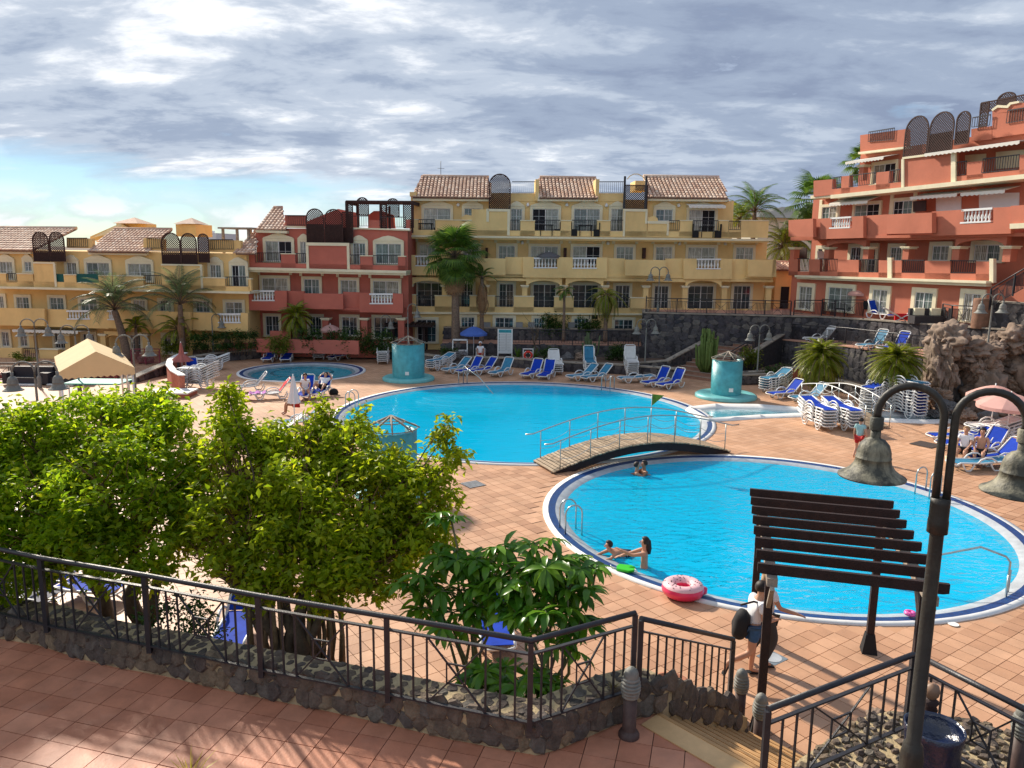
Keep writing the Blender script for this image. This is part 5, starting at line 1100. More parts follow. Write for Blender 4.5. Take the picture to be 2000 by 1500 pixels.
def lounger(kind, back):
    key = (kind, round(back, 2))
    if key in LM: return LM[key]
    fab = {'blue': M_blue, 'teal': M_teal, 'white': mat('white_sling', (0.62, 0.62, 0.60), .7, .08, 4), 'navy': mat('navy_sling', (0.012, 0.02, 0.06), .7, .1, 5)}[kind]
    LM[key] = [(n, b.mesh(n, m or fab)) for n, b, m in lounger_mb(back)]; return LM[key]
def put_lounger(label, loc, rz, kind='blue', back=R(52), group=None, tilt=(0, 0)):
    t = thing('sun_lounger', label, 'sun lounger', loc, rz, group); t.rotation_euler = (tilt[0], tilt[1], rz)
    for n, me in lounger(kind, back): inst(n, me, t)
    return t
GB = 'sun loungers around the pools'
for lab, px, py, dx, dy, kd, bk in [
    ('leftmost blue lounger by the low wall behind the paddling pool, facing it', 528, 705, .05, -1, 'blue', 58), ('second blue lounger by the low wall behind the paddling pool', 561, 705, .15, -1, 'blue', 58), ('blue lounger just right of the pink parasol by the low wall', 666, 702, -.55, -1, 'blue', 58),
    ('faded teal lounger at the left end of the row by the blue parasol', 893, 727, -.75, -.8, 'teal', 40), ('blue lounger left of a pair in front of the blue parasol', 919, 730, -.7, -.8, 'blue', 55), ('blue lounger right of a pair in front of the blue parasol', 945, 730, -.8, -.75, 'blue', 50),
    ('teal lounger below the white notice board', 981, 733, -.6, -.9, 'teal', 55), ('blue lounger just left of the red lifebuoy pair, front left', 1040, 736, -.5, -.9, 'blue', 55), ('blue lounger right of the lifebuoy, before a white stack', 1068, 738, -.35, -1, 'blue', 60),
    ('faded teal lounger left of a pair beyond the big pool ladder', 1138, 741, -.8, -.6, 'teal', 40), ('faded teal lounger right of a pair beyond the big pool ladder', 1167, 743, -.8, -.55, 'teal', 45), 
    ('bright blue lounger left of the pair near the brown stairs', 1283, 753, -.8, -.65, 'blue', 58), ('bright blue lounger right of the pair near the brown stairs', 1312, 757, -.8, -.65, 'blue', 58),
    ('blue lounger beside a short white stack right of the turquoise shower', 1534, 776, -.9, -.4, 'blue', 45), ('teal lounger left of the arched footbridge rail', 1580, 784, -.95, -.35, 'teal', 45)]:
    put_lounger(lab, P(px, py), hd(dx, dy), kd, R(bk), GB)
put_lounger('faded lounger lying flat left of the bright blue pair', P(1242, 746), hd(-.95, -.3), 'teal', R(4), GB)
for lab, px, py in (('teal lounger on the railed middle terrace', 1706, 682), ('blue lounger on the railed middle terrace', 1748, 687)): put_lounger(lab, PM(px, py), hd(-.9, -.45), 'teal' if 'teal' in lab else 'blue', R(60))
put_lounger('white lounger by the wall on the middle terrace', PM(1602, 669), hd(-.9, -.3), 'white', R(50))
put_lounger('blue deck chair on the upper terrace beside the pink parasol', PU(1716, 622), hd(.3, -1), 'blue', R(65))
# middle of the deck, left
put_lounger('white lounger with dark navy sling left of the red towel', P(489, 764), hd(-.9, -.4), 'navy', R(50))
tl = put_lounger('white lounger carrying red and purple towels', P(533, 778), hd(-.95, -.35), 'white', R(50))
wl = put_lounger('blue lounger where a woman in white sits', P(598, 776), hd(.05, -1), 'blue', R(60))
ml = put_lounger('blue lounger with a man lying on it', P(628, 772), hd(-.1, -1), 'blue', R(48))
put_lounger('teal lounger half hidden by the tree tops', P(583, 835), hd(-.95, -.3), 'teal', R(40)); put_lounger('pale lounger half hidden by the tree tops', P(545, 850), hd(-.9, -.4), 'white', R(35))
# right hand group
for lab, px, py, dx, dy, kd, bk in [('blue lounger at the back of the right hand group', 1865, 862, -.98, -.1, 'blue', 8), ('second lounger of the right hand group, raised back', 1880, 875, -.95, -.25, 'blue', 40), ('lounger the couple leans against in the right hand group', 1905, 880, -.85, -.4, 'blue', 45), ('lounger of the right hand group with bright raised back', 1925, 885, -.85, -.45, 'blue', 50), ('lounger in front of the seated couple, teal foot', 1912, 916, -.98, -.1, 'teal', 4), ('blue lounger nearest the right edge with raised back', 1945, 906, -.9, -.2, 'blue', 45)]:
    put_lounger(lab, P(px, py), hd(dx, dy), kd, R(bk), 'loungers of the right hand group')
# under the near trees
for lab, px, py, dx, dy, kd in [('white lounger behind the fence at the far left under the tree', 30, 1175, .9, -.3, 'navy'), ('white lounger between the first two tree trunks', 150, 1165, .9, -.2, 'blue'), ('white and blue lounger behind the fence before the second tree trunk', 470, 1235, .1, -1, 'blue'), ('blue lounger behind the glossy leaved shrubs', 965, 1235, .1, -1, 'blue')]:
    put_lounger(lab, P(px, py), hd(dx, dy), kd, R(35))
# stacks: every lounger of a stack is one thing
ORD = ['lowest', 'second', 'third', 'fourth', 'fifth', 'sixth', 'seventh', 'eighth', 'ninth', 'tenth', 'eleventh']
def stack(where, px, py, n, dx, dy, kinds='white', back=12, dz=.125, z=0, standing=False):
    b0 = P(px, py, z)
    for i in range(n):
        kd = kinds if isinstance(kinds, str) else kinds[min(i, len(kinds) - 1)]
        put_lounger(f'{ORD[i]} lounger from below in the {where}', b0 + Vector((random.uniform(-.02, .02), random.uniform(-.02, .02), i * dz)), hd(dx, dy) + random.uniform(-.02, .02), kd, R(back), 'loungers stacked in the ' + where)
stack('white stack left of the pink parasol', 626, 700, 6, .1, -1, back=25); stack('white stack near the left shower', 749, 708, 5, .1, -1, back=25); stack('short stack right of the left shower', 861, 721, 4, -.6, -.8, ('teal',), 20, .11)
stack('stack behind the lifebuoy loungers', 1084, 728, 4, .1, -1, back=50); stack('upright stack behind the teal pair', 1151, 728, 5, 0, -1, ('white', 'white', 'white', 'teal'), 70, .12); stack('upright stack left of the lamp post', 1231, 731, 6, 0, -1, back=70, dz=.12)
stack('short stack right of the right lamp post', 1514, 764, 5, -.8, -.6, ('teal',), 25); stack('left of the two front stacks by the footbridge', 1594, 833, 6, .15, -1, ('white', 'white', 'white', 'white', 'white', 'blue'), 14, .125); stack('right of the two front stacks by the footbridge', 1641, 834, 6, .2, -1, ('white', 'white', 'white', 'white', 'white', 'blue'), 14, .125)
stack('tall stack behind the footbridge rail', 1706, 806, 9, -.7, -.7, ('white',) * 8 + ('blue',), 14, .125); stack('tallest stack with blue slings by the rocks', 1762, 812, 11, .35, -1, ('blue',) * 10 + ('teal',), 18, .135)
stack('grey white stack behind the curved pink wall', 388, 757, 7, -.98, .1, back=25, dz=.12); stack('messy white stack by the left wall', 412, 722, 4, -.9, -.3, back=20, dz=.12); stack('stack under the pink parasols at right', 1935, 868, 5, -.95, -.2, back=15, dz=.13)
put_lounger('blue lounger leaning behind the curved pink wall', P(378, 735), hd(.5, -.9), 'blue', R(55))

# towels on the lounger
def drape(name, lab, cat, base, rz, outline, m, th=.02):
    t = thing(name, lab, cat, base, rz); MB().add(outline[0], outline[1]).build('cloth', m, t); return t
ry = hd(-.95, -.35); tb_ = P(533, 778)
bk = R(50); y0, z0 = .30, .335
b = MB(); 
for i in range(6):
    a, c = i / 6, (i + 1) / 6; f_ = lambda q, x: (x, y0 + .82 * q * math.cos(bk) + .03 * math.sin(q * 9), z0 + .82 * q * math.sin(bk) + .02); b.add([f_(a, -.33), f_(a, .33), f_(c, .33), f_(c, -.33)], [(0, 1, 2, 3)])
o = b.build('towel', mat('red_towel', (0.62, 0.012, 0.02), .9, .1, 6)); o.location = tb_; o.rotation_euler = (0, 0, ry); tag(o, 'red towel over the raised back of a lounger', 'towel')
b = MB()
for i in range(8):
    a, c = i / 8, (i + 1) / 8; f_ = lambda q, x: (x * (1 + .1 * math.sin(q * 12)), -1.12 + .8 * q, .32 + .05 * math.sin(q * 14) - (.22 if q < .1 else 0)); b.add([f_(a, -.36), f_(a, .36), f_(c, .36), f_(c, -.36)], [(0, 1, 2, 3)])
o = b.build('towel', mat('purple_towel', (0.42, 0.13, 0.42), .9, .25, 6)); o.location = tb_; o.rotation_euler = (0, 0, ry); tag(o, 'crumpled purple towel over the foot of a lounger', 'towel')

# ============================================================ parasols
def parasol(label, base, h, r_, fab, closed=False, tilt=0, drop=.35, pole=M_white, panels=8, name='parasol'):
    t = thing(name, label, 'parasol', base)
    MB().lathe([(.22, 0), (.22, .06), (.05, .09), (.03, .1)], 14).build('base', M_white, t)
    b = MB(); b.tube([(0, 0, .08), (0, 0, h + .08)], .022, 8); b.build('pole', pole, t)
    if closed:
        b = MB(); n = 16; pr = [(.03, h + .02), (.06, h - .15), (.12, h - .6), (r_, h - 1.0), (r_ * .92, h - 1.01)]
        vs = []
        for (rr, z) in pr:
            for j in range(n): q = rr * (1 + (.22 if j % 2 else -.12)); vs.append((q * math.cos(2 * math.pi * j / n), q * math.sin(2 * math.pi * j / n), z))
        b.add(vs, [(i * n + j, i * n + (j + 1) % n, (i + 1) * n + (j + 1) % n, (i + 1) * n + j) for i in range(len(pr) - 1) for j in range(n)]); b.build('canopy', fab, t)
    else:
        c = thing('canopy', '', '', (0, 0, h)); del c['label']; del c['category']; c.parent = t; c.rotation_euler = (R(tilt), R(tilt * .4), 0)
        for k in range(panels):
            a0, a1 = 2 * math.pi * k / panels, 2 * math.pi * (k + 1) / panels; b = MB(); vs = []; m_ = 6
            for i in range(m_ + 1):
                q = i / m_
                for j in range(5):
                    a = a0 + (a1 - a0) * j / 4; sag = (1 - .045 * math.sin(math.pi * j / 4) * q); vs.append((r_ * q * math.cos(a) * sag, r_ * q * math.sin(a) * sag, -drop * q ** 1.6 - .02 * math.sin(math.pi * j / 4) * q))
            b.add(vs, [(i * 5 + j, i * 5 + j + 1, (i + 1) * 5 + j + 1, (i + 1) * 5 + j) for i in range(m_) for j in range(4)], 0, True)
            e = vs[-5:]; b.add(e + [(x * 1.005, y * 1.005, z - .12) for x, y, z in e], [(j, 5 + j, 6 + j, j + 1) for j in range(4)]); b.build('panel', fab, c)
        b = MB()
        for k in range(panels): a = 2 * math.pi * k / panels; b.bar((0, 0, -.35), (r_ * .6 * math.cos(a), r_ * .6 * math.sin(a), -drop * .6 ** 1.6 - .02), .012)
        b.build('ribs', M_steel, c)
    return t
parasol('open pink parasol behind the paddling pool', P(647, 702), 2.25, .72 * 1.0, M_pinkf, drop=.32)
parasol('open blue parasol over the seated lifeguard', P(925, 708), 2.3, .86, mat('blue_parasol_fabric', (0.10, 0.20, 0.62), .8, .12, 3, trans=.3), drop=.42)
parasol('pink parasol on the upper terrace before the terracotta block', PU(1681, 617), 1.7, .85, M_pinkf, drop=.35)
pb = P(1960, 862); parasol('farther of two pink parasols at the right edge', P(1932, 858), 2.15, 1.0, M_pinkf, drop=.42); parasol('nearer of two pink parasols at the right edge', P(1962, 876), 2.1, 1.12, M_pinkf, drop=.45)
parasol('closed white parasol beside the sunbathers at the paddling pool', Vector((PD(567, 600, 28).x, 28, 0)), 2.4, .2, M_wht, True)
parasol('closed faded red parasol by the curved pink wall', P(357, 735), 1.85, .5, mat('faded_red_fabric', (0.50, 0.17, 0.14), .85, .08, 4, trans=.2), True)
parasol('closed brown parasol against the clipped hedge', P(446, 700), 1.9, .22, mat('brown_fabric', (0.16, 0.12, 0.07), .9), True)
u_ = PD(1072, 500, Y2 - 1.0); parasol('small grey parasol on the middle balcony of the central yellow block', Vector((u_.x, Y2 - .9, 5.25)), 1.75, .78, mat('grey_parasol_fabric', (0.12, 0.12, 0.13), .8), drop=.28)

# ============================================================ gazebo
gz = PD(116, 700, 27); gz2 = PD(258, 700, 27.6); gl = thing('gazebo', 'beige fabric canopy on thin white posts at the left of the deck', 'gazebo', (gz.x, gz.y, 0), R(32))
gw = 2.3; gd = 4.4; gh = 2.62; rh = 3.3
for y in (0, gd * .5, gd):
    for x in (0, gw): b = MB(); b.tube([(x, y, 0), (x, y, gh)], .035, 8); b.build('post', M_white, gl)
e = .08
for nm, q in (('roof_panel', [(-e, -e, gh), (gw / 2, -e, rh), (gw / 2, gd + e, rh), (-e, gd + e, gh)]), ('roof_panel', [(gw / 2, -e, rh), (gw + e, -e, gh), (gw + e, gd + e, gh), (gw / 2, gd + e, rh)])):
    MB().add(q, [(0, 1, 2, 3)]).build(nm, M_shade, gl)
MB().add([(-e, -e, gh), (gw + e, -e, gh), (gw / 2, -e, rh)], [(0, 1, 2)]).build('gable', M_shade, gl); MB().add([(-e, gd + e, gh), (gw + e, gd + e, gh), (gw / 2, gd + e, rh)], [(2, 1, 0)]).build('gable', M_shade, gl)
n = 12
for (a, c) in (((-e, -e), (gw + e, -e)), ((gw + e, -e), (gw + e, gd + e)), ((-e, gd + e), (-e, -e)), ((gw + e, gd + e), (-e, gd + e))):
    b = MB(); b.lock = True; a, c = Vector(a), Vector(c)
    for i in range(n): p, q = a.lerp(c, i / n), a.lerp(c, (i + 1) / n); m_ = (p + q) / 2; b.add([(p.x, p.y, gh), (q.x, q.y, gh), (q.x, q.y, gh - .22), (m_.x, m_.y, gh - .28), (p.x, p.y, gh - .22)], [(4, 3, 2, 1, 0)])
    b.build('valance', M_shade, gl)

# ============================================================ showers
def shower(label, base, h=2.15, r_=1.0, front=R(-90), disc=1.9, open_=True):
    t = thing('pool_shower', label, 'shower', base)
    MB().lathe([(disc, 0), (disc, .12), (disc - .12, .19), (disc - .35, .17), (0, .17)], 40).build('basin', M_turq2, t)
    a0, a1 = front - R(118), front + R(118)
    b = MB(); b.lathe([(r_, .16), (r_, h), (r_ - .13, h), (r_ - .13, .16)], 34, 0, smooth=True, a0=a0, a1=a1)
    for a in (a0, a1): c_, s_ = math.cos(a), math.sin(a); b.add([(r_ * c_, r_ * s_, .16), (r_ * c_, r_ * s_, h), ((r_ - .13) * c_, (r_ - .13) * s_, h), ((r_ - .13) * c_, (r_ - .13) * s_, .16)], [(0, 1, 2, 3)])
    b.build('curved_wall', M_turq, t)
    for k in range(8):
        a = k * math.pi / 4 + .2; b = MB(); b.tube([(0, 0, h + .42), (r_ * .6 * math.cos(a), r_ * .6 * math.sin(a), h + .22), (r_ * 1.12 * math.cos(a), r_ * 1.12 * math.sin(a), h + .05)], [.035, .03, .02], 6); b.build('roof_pole', M_woodt, t)
    for q in (.5, .95): b = MB(); b.tube([(r_ * q * 1.1 * math.cos(a), r_ * q * 1.1 * math.sin(a), h + .45 - .40 * q) for a in [2 * math.pi * i / 24 for i in range(25)]], .016, 5); b.build('roof_hoop', M_woodt, t)
    b = MB(); c_, s_ = math.cos(front + .05), math.sin(front + .05); b.box((r_ + .0) * c_ - .1, (r_) * s_ - .04, .38, (r_) * c_ + .1, (r_) * s_ + .02, .56); b.build('tap_plate', M_white, t)
    return t
shower('turquoise mosaic shower drum left of the blue parasol', P(798, 741), 1.98, .88, disc=1.42)
shower('turquoise mosaic shower drum in front of the brown stairs', P(1417, 775), 1.86, .74, disc=1.5)
shower('grey blue shower drum half hidden behind the near tree', P(766, 962), 1.9, .74, disc=1.1, front=R(-60))

# ============================================================ bridge
B0, B1 = (P(1035, 903) + P(1085, 927)) / 2, (P(1372, 868) + P(1432, 882)) / 2
dv = B1 - B0; BL = dv.length; wv = (P(1035, 903) - P(1085, 927)); BW = 1.5
br = thing('footbridge', 'arched wooden footbridge with steel rails between the two large pools', 'footbridge', B0, math.atan2(dv.y, dv.x))
def bz(x): q = x / BL; return .06 + .62 * math.sin(math.pi * min(1, max(0, q))) ** 1.0
npl = int(BL / .13)
plm = MB().box(-.055, -BW / 2, -.02, .055, BW / 2, .02).mesh('plank', M_plank)
for i in range(npl):
    x = (i + .5) * BL / npl; inst('plank', plm, br, (x, random.uniform(-.02, .02), bz(x)), (0, -math.atan2(bz(x + .1) - bz(x - .1), .2), 0), (random.uniform(.92, 1.05), 1, 1))
for sg in (-1, 1):
    b = MB(); k = 24; y = sg * (BW / 2 - .12)
    vs = []
    for i in range(k + 1): x = BL * i / k; vs += [(x, y - .04, bz(x) - .025), (x, y + .04, bz(x) - .025), (x, y + .04, max(-.12, bz(x) - .30)), (x, y - .04, max(-.12, bz(x) - .30))]
    b.add(vs, [(4 * i + j, 4 * i + (j + 1) % 4, 4 * i + 4 + (j + 1) % 4, 4 * i + 4 + j) for i in range(k) for j in range(4)] + [(3, 2, 1, 0)]); b.build('side_beam', M_wood, br)
    y = sg * (BW / 2 - .03); b = MB(); b.tube([(BL * i / 24, y, bz(BL * i / 24) + .95) for i in range(-1, 26)], .022, 8); b.build('handrail', M_steel, br)
    for i in range(7):
        x = BL * (i + .25) / 6.5; b = MB(); b.tube([(x, y, bz(x)), (x, y, bz(x) + .95)], .017, 6); b.build('post', M_steel, br)
        if i < 6:
            x2 = BL * (i + 1.25) / 6.5
            for hz_ in (.35, .62):
                b = MB(); b.tube([(x + (x2 - x) * q / 8, y, bz(x) + (bz(x2) - bz(x)) * q / 8 + hz_ - .12 * math.sin(math.pi * q / 8)) for q in range(9)], .008, 4); b.build('chain', M_steel, br)
fl_ = thing('flag', 'small green and yellow triangular flag on a pole at the footbridge rail', 'flag', B0 + dv * .52 + Vector((0, 0, .6)) - wv.normalized() * .6)
b = MB(); b.tube([(0, 0, 0), (0, 0, 1.75)], .014, 6); b.build('pole', M_steel, fl_); MB().add([(.01, 0, 1.75), (.42, .05, 1.70), (.3, .08, 1.58), (.01, 0, 1.35)], [(0, 3, 2, 1)]).build('pennant', mat('green_yellow_cloth', (0.08, 0.16, 0.02), .8, .5, 4, trans=.2), fl_)
# small steel footbridge over the stream
q0, q1 = P(1585, 790), P(1712, 838); dv2 = q1 - q0; l2 = dv2.length
sb = thing('footbridge', 'small footbridge with curved white rails beside the tall lounger stacks', 'footbridge', q0, math.atan2(dv2.y, dv2.x)); bz2 = lambda x: .05 + .35 * math.sin(math.pi * min(1, max(0, x / l2)))
for i in range(int(l2 / .14)): x = (i + .5) * .14; inst('plank', plm, sb, (x, 0, bz2(x)), (0, -math.atan2(bz2(x + .1) - bz2(x - .1), .2), 0), (1, .8, 1))
for sg in (-1, 1):
    y = sg * .56; b = MB(); b.tube([(l2 * i / 16, y, bz2(l2 * i / 16) + .95) for i in range(17)], .024, 6); b.build('handrail', M_plast, sb)
    for i in range(5):
        x = l2 * i / 4; b = MB(); b.tube([(x, y, bz2(x)), (x, y, bz2(x) + .95)], .018, 6); b.build('post', M_steel, sb)
        if i < 4:
            x2 = x + l2 / 4
            for s2 in (.3, .7): b = MB(); b.tube([(x + (x2 - x) * q / 6, y, bz2(x) + (bz2(x2) - bz2(x)) * q / 6 + s2 - .15 * math.sin(math.pi * q / 6)) for q in range(7)], .010, 4); b.build('chain', M_plast, sb)
# ============================================================ pool ladders and grab rails
def ladder(label, px, py, ang, z=0, h=.75, w_=.5):
    t = thing('pool_ladder', label, 'pool ladder', P(px, py, z), ang)
    for s in (-1, 1): b = MB(); b.tube([(s * w_ / 2, -.45, 0), (s * w_ / 2, -.45, h - .22)] + [(s * w_ / 2, -.45 + .22 - .22 * math.cos(a), h - .22 + .22 * math.sin(a)) for a in [math.pi * i / 8 for i in range(1, 9)]] + [(s * w_ / 2, -.01, -.5)], .022, 8); b.build('grab_rail', M_steel, t)
    for z_ in (-.15, -.4): b = MB(); b.tube([(-w_ / 2, 0, z_), (w_ / 2, 0, z_)], .018, 6); b.build('rung', M_steel, t)
def lad_at(label, ci, a, **k):
    c, r_ = POOLS[ci]; t = thing('pool_ladder', label, 'pool ladder', (c[0] + (r_ - .72) * math.cos(a), c[1] + (r_ - .72) * math.sin(a), 0), a + math.pi / 2); w_, h = .5, .75
    for s in (-1, 1): b = MB(); b.tube([(s * w_ / 2, -.45, -.03), (s * w_ / 2, -.45, h - .22)] + [(s * w_ / 2, -.45 + .22 - .22 * math.cos(q), h - .22 + .22 * math.sin(q)) for q in [math.pi * i / 8 for i in range(1, 9)]] + [(s * w_ / 2, -.01, -.5)], .022, 8); b.build('grab_rail', M_steel, t)
    for z_ in (-.15, -.4): b = MB(); b.tube([(-w_ / 2, 0, z_), (w_ / 2, 0, z_)], .018, 6); b.build('rung', M_steel, t)
def ang(ci, px, py): v = P(px, py); c, _ = POOLS[ci]; return math.atan2(v.y - c[1], v.x - c[0])
lad_at('steel ladder at the left edge of the nearest pool', 0, ang(0, 1120, 1035)); lad_at('steel ladder at the far right edge of the nearest pool', 0, ang(0, 1800, 965)); lad_at('steel ladder at the far right edge of the big pool', 1, ang(1, 1188, 760)); lad_at('steel ladder at the left edge of the big pool near the shower', 1, ang(1, 690, 795))
def handrail(label, base, path, posts):
    t = thing('handrail', label, 'handrail', base); b = MB(); b.tube(path, .024, 8); b.build('rail', M_steel, t)
    for p in posts: b = MB(); b.tube([p, (p[0], p[1], -.1)], .022, 8); b.build('post', M_steel, t)
hb = P(1965, 1160, -.02); he = P(1800, 1110, .3)
handrail('steel handrail entering the nearest pool at its right end', hb, [(0, 0, -.05), (0, 0, .72), (-.1, 0, .84), (-.5, .25, .95), (-1.5, .45, .62), (-2.6, .6, .12)], [(-.12, -.18, .5), (.1, .1, .5)])
hb = P(905, 749); handrail('steel handrails at the round entry steps of the big pool', hb, [(0, 0, 0), (0, 0, .8), (.1, -.1, .9), (.9, -1.2, .55), (1.7, -2.6, -.1)], [(-.25, 0, .7), (.2, 0, .7)])
# ============================================================ floats and small pool things
dn_ = P(1334, 1165, 0); dr = thing('swim_ring', 'pink and white doughnut swim ring with dark sprinkles lying on the pool edge', 'swim ring', dn_ + Vector((0, .05, .0)), R(-10))
M_dpink = mat('pink_vinyl', (0.80, 0.035, 0.13), .3, .05, 3, spec=.6); M_dwh = mat('pale_pink_vinyl', (0.82, 0.50, 0.52), .3, .10, 5, spec=.6)
def torus(b, R_, r_, c, n=40, m=16, a0=0, a1=2 * math.pi, mi=0):
    vs = []; 
    for i in range(n):
        A_ = 2 * math.pi * i / n; wob = 1 + .02 * math.sin(A_ * 10)
        for j in range(m + 1): q = a0 + (a1 - a0) * j / m; vs.append((c[0] + (R_ + r_ * wob * math.cos(q)) * math.cos(A_), c[1] + (R_ + r_ * wob * math.cos(q)) * math.sin(A_), c[2] + r_ * math.sin(q)))
    b.add(vs, [(i * (m + 1) + j, ((i + 1) % n) * (m + 1) + j, ((i + 1) % n) * (m + 1) + j + 1, i * (m + 1) + j + 1) for i in range(n) for j in range(m)], mi, True)
b = MB(); torus(b, .29, .15, (0, 0, .16)); b.build('ring', M_dpink, dr)
b = MB(); torus(b, .29, .153, (0, 0, .162), a0=R(28), a1=R(158)); b.build('icing', M_dwh, dr)
for k in range(46):
    A_, q = random.uniform(0, 2 * math.pi), random.uniform(R(40), R(145)); c_ = Vector(((.29 + .157 * math.cos(q)) * math.cos(A_), (.29 + .157 * math.cos(q)) * math.sin(A_), .162 + .157 * math.sin(q))); a_ = random.uniform(0, 6); tvec = Vector((math.cos(a_), math.sin(a_), 0)) * .014
    b = MB(); b.bar(c_ - tvec, c_ + tvec, .009); b.build('sprinkle', M_dark, dr)
b = MB(); torus(b, .07, .065, (.33, .22, .10), 20, 10); b.build('inner_float', M_dpink, dr)
b = MB(); b.lathe([(.11, 0), (.11, .1), (.0, .13)], 12, 0, (.40, .12, .05)); b.build('inner_float', M_dpink, dr)
kb = P(1222, 1112, .03); k = thing('kickboard', 'bright green kickboard with white straps on the pool edge', 'kickboard', kb, R(-20))
MB().prism([(-.18, -.14), (.1, -.17), (.2, -.08), (.2, .1), (.1, .17), (-.18, .14), (-.21, 0)], .0, .05, 0, 'z').build('board', mat('green_foam', (0.03, 0.50, 0.02), .5), k); b = MB(); b.tube([(-.18, -.1, .04), (-.33, -.03, .02), (-.36, .06, .02)], .01, 5); b.tube([(.2, .0, .04), (.27, -.06, .02)], .012, 5); b.build('strap', M_white, k)
pf = P(1777, 1203, .03); k = thing('armband', 'small pink patterned armband on the pool edge behind the pergola post', 'armband', pf); b = MB(); torus(b, .07, .045, (0, 0, .06), 16, 8); b.build('band', mat('pink_patterned_vinyl', (0.75, 0.12, 0.40), .4, .6, 30), k)
for lab, q, s in (('square slatted drain cover left of the footbridge', (924, 946), .3), ('dark square drain cover on the tiles at right', (1808, 868), .42), ('round white skimmer lid near the bottom edge of the pool', (1862, 1219), .1), ('square drain with round grate beside the pergola post', (1508, 1284), .17)):
    t = thing('drain_cover', lab, 'drain cover', P(*q, .004), TANG); 
    if 'round' in lab: MB().lathe([(s, 0), (s, .006), (0, .006)], 18, smooth=False).build('lid', M_ledge if 'grate' in lab else M_rim, t)
    else: MB().box(-s, -s, -.002, s, s, .006).build('frame', mat('dark_drain', (.06, .045, .04), .7), t)
    if 'grate' in lab:
        MB().box(-s * 1.15, -s * 1.15, -.004, s * 1.15, s * 1.15, .001).build('frame', M_steel, t)
    if 'slatted' in lab:
        for i in range(6): MB().box(-s + .02, -s + .04 + i * .1, .006, s - .02, -s + .08 + i * .1, .012).build('slat', M_ledge, t)
# lifebuoy
lb = P(1031, 716, 0); t = thing('lifebuoy', 'red and orange lifebuoy hanging on its white stand behind the loungers', 'lifebuoy', lb)
b = MB(); b.bar((-.3, 0, 0), (-.3, 0, 1.1), .05); b.bar((.3, 0, 0), (.3, 0, 1.1), .05); b.bar((-.33, 0, 1.1), (.33, 0, 1.1), .05); b.build('stand', M_white, t)
b = MB(); torus(b, .22, .07, (0, 0, 0), 32, 10); b.v = [(x, z - .12, y + .72) for x, y, z in b.v]; b.build('ring', mat('red_orange_foam', (0.62, 0.035, 0.02), .5, .1, 4), t)
for a in (45, 135, 225, 315): b = MB(); c_, s_ = math.cos(R(a)), math.sin(R(a)); b.bar((.14 * c_, -.12, .72 + .14 * s_), (.30 * c_, -.12, .72 + .30 * s_), .07, .155); b.build('white_band', M_white, t)
# notice board
nb_ = P(986, 712, 0); t = thing('notice_board', 'white pool rules notice board with turquoise heading on two legs', 'notice board', nb_)
H1 = .7; W1 = .88; H2 = 2.25
for s in (-1, 1): MB().box(s * W1 / 2 - .03, -.03, 0, s * W1 / 2 + .03, .03, H2).build('leg', M_white, t)
MB().box(-W1 / 2 + .03, -.02, H1, W1 / 2 - .03, .02, H2 - .01).build('panel', mat('notice_print', (0.66, 0.67, 0.66), .5, .05, 4), t)
b = MB(); b.box(-W1 / 2 + .05, -.026, H2 - .24, W1 / 2 - .05, -.021, H2 - .06); b.build('heading', mat('turquoise_print', (0.03, 0.30, 0.36), .5, .3, 14), t)
for i in range(11):
    z = H2 - .36 - i * .1
    MB().box(-W1 / 2 + .05, -.026, z - .03, -W1 / 2 + .11, -.021, z + .03).build('pictogram', mat('grey_green_print', (.16, .26, .26), .5), t)
    MB().box(-.30, -.025, z - .008, .02 + random.uniform(-.06, .03), -.021, z + .008).build('text_line', mat('grey_print', (.33, .35, .35), .6), t); MB().box(.12, -.025, z - .008, .36 + random.uniform(-.05, .02), -.021, z + .008).build('text_line', mat('grey_print', (.33, .35, .35), .6), t)
MB().box(.055, -.0262, H2 - 1.35, .075, -.021, H2 - .30).build('divider', mat('dark_print', (.12, .14, .15), .6), t)
# towel rack / shelf
t = thing('towel_rack', 'white tubular frame with shelf left of the blue parasol', 'rack', P(898, 712)); a, c, h = -.45, .45, 1.55
for x in (a, c):
    for y in (0, .5): b = MB(); b.bar((x, y, 0), (x, y, h), .04); b.build('post', M_white, t)
for z_ in (h, h - .68): MB().box(a, -.02, z_ - .04, c, .52, z_).build('shelf', M_white, t)
# timber shelter by the entrance
sh_ = P(760, 690, .3); t = thing('shelter', 'dark timber shelter with flat slatted roof at the entrance door', 'shelter', sh_)
zt_ = PD(800, 634, sh_.y).z - sh_.z
for x in (.3, 2.3):
    for y in (0, 1.6): MB().box(x - .07, y - .07, 0, x + .07, y + .07, zt_ - .1).build('post', M_wood, t)
MB().box(-.2, -.4, zt_ - .12, 2.9, 2.2, zt_).build('roof_board', M_wood, t)
for i in range(12): MB().box(-.25 + i * .27, -.5, zt_ + .003, -.14 + i * .27, 2.3, zt_ + .07).build('roof_slat', M_wood, t)
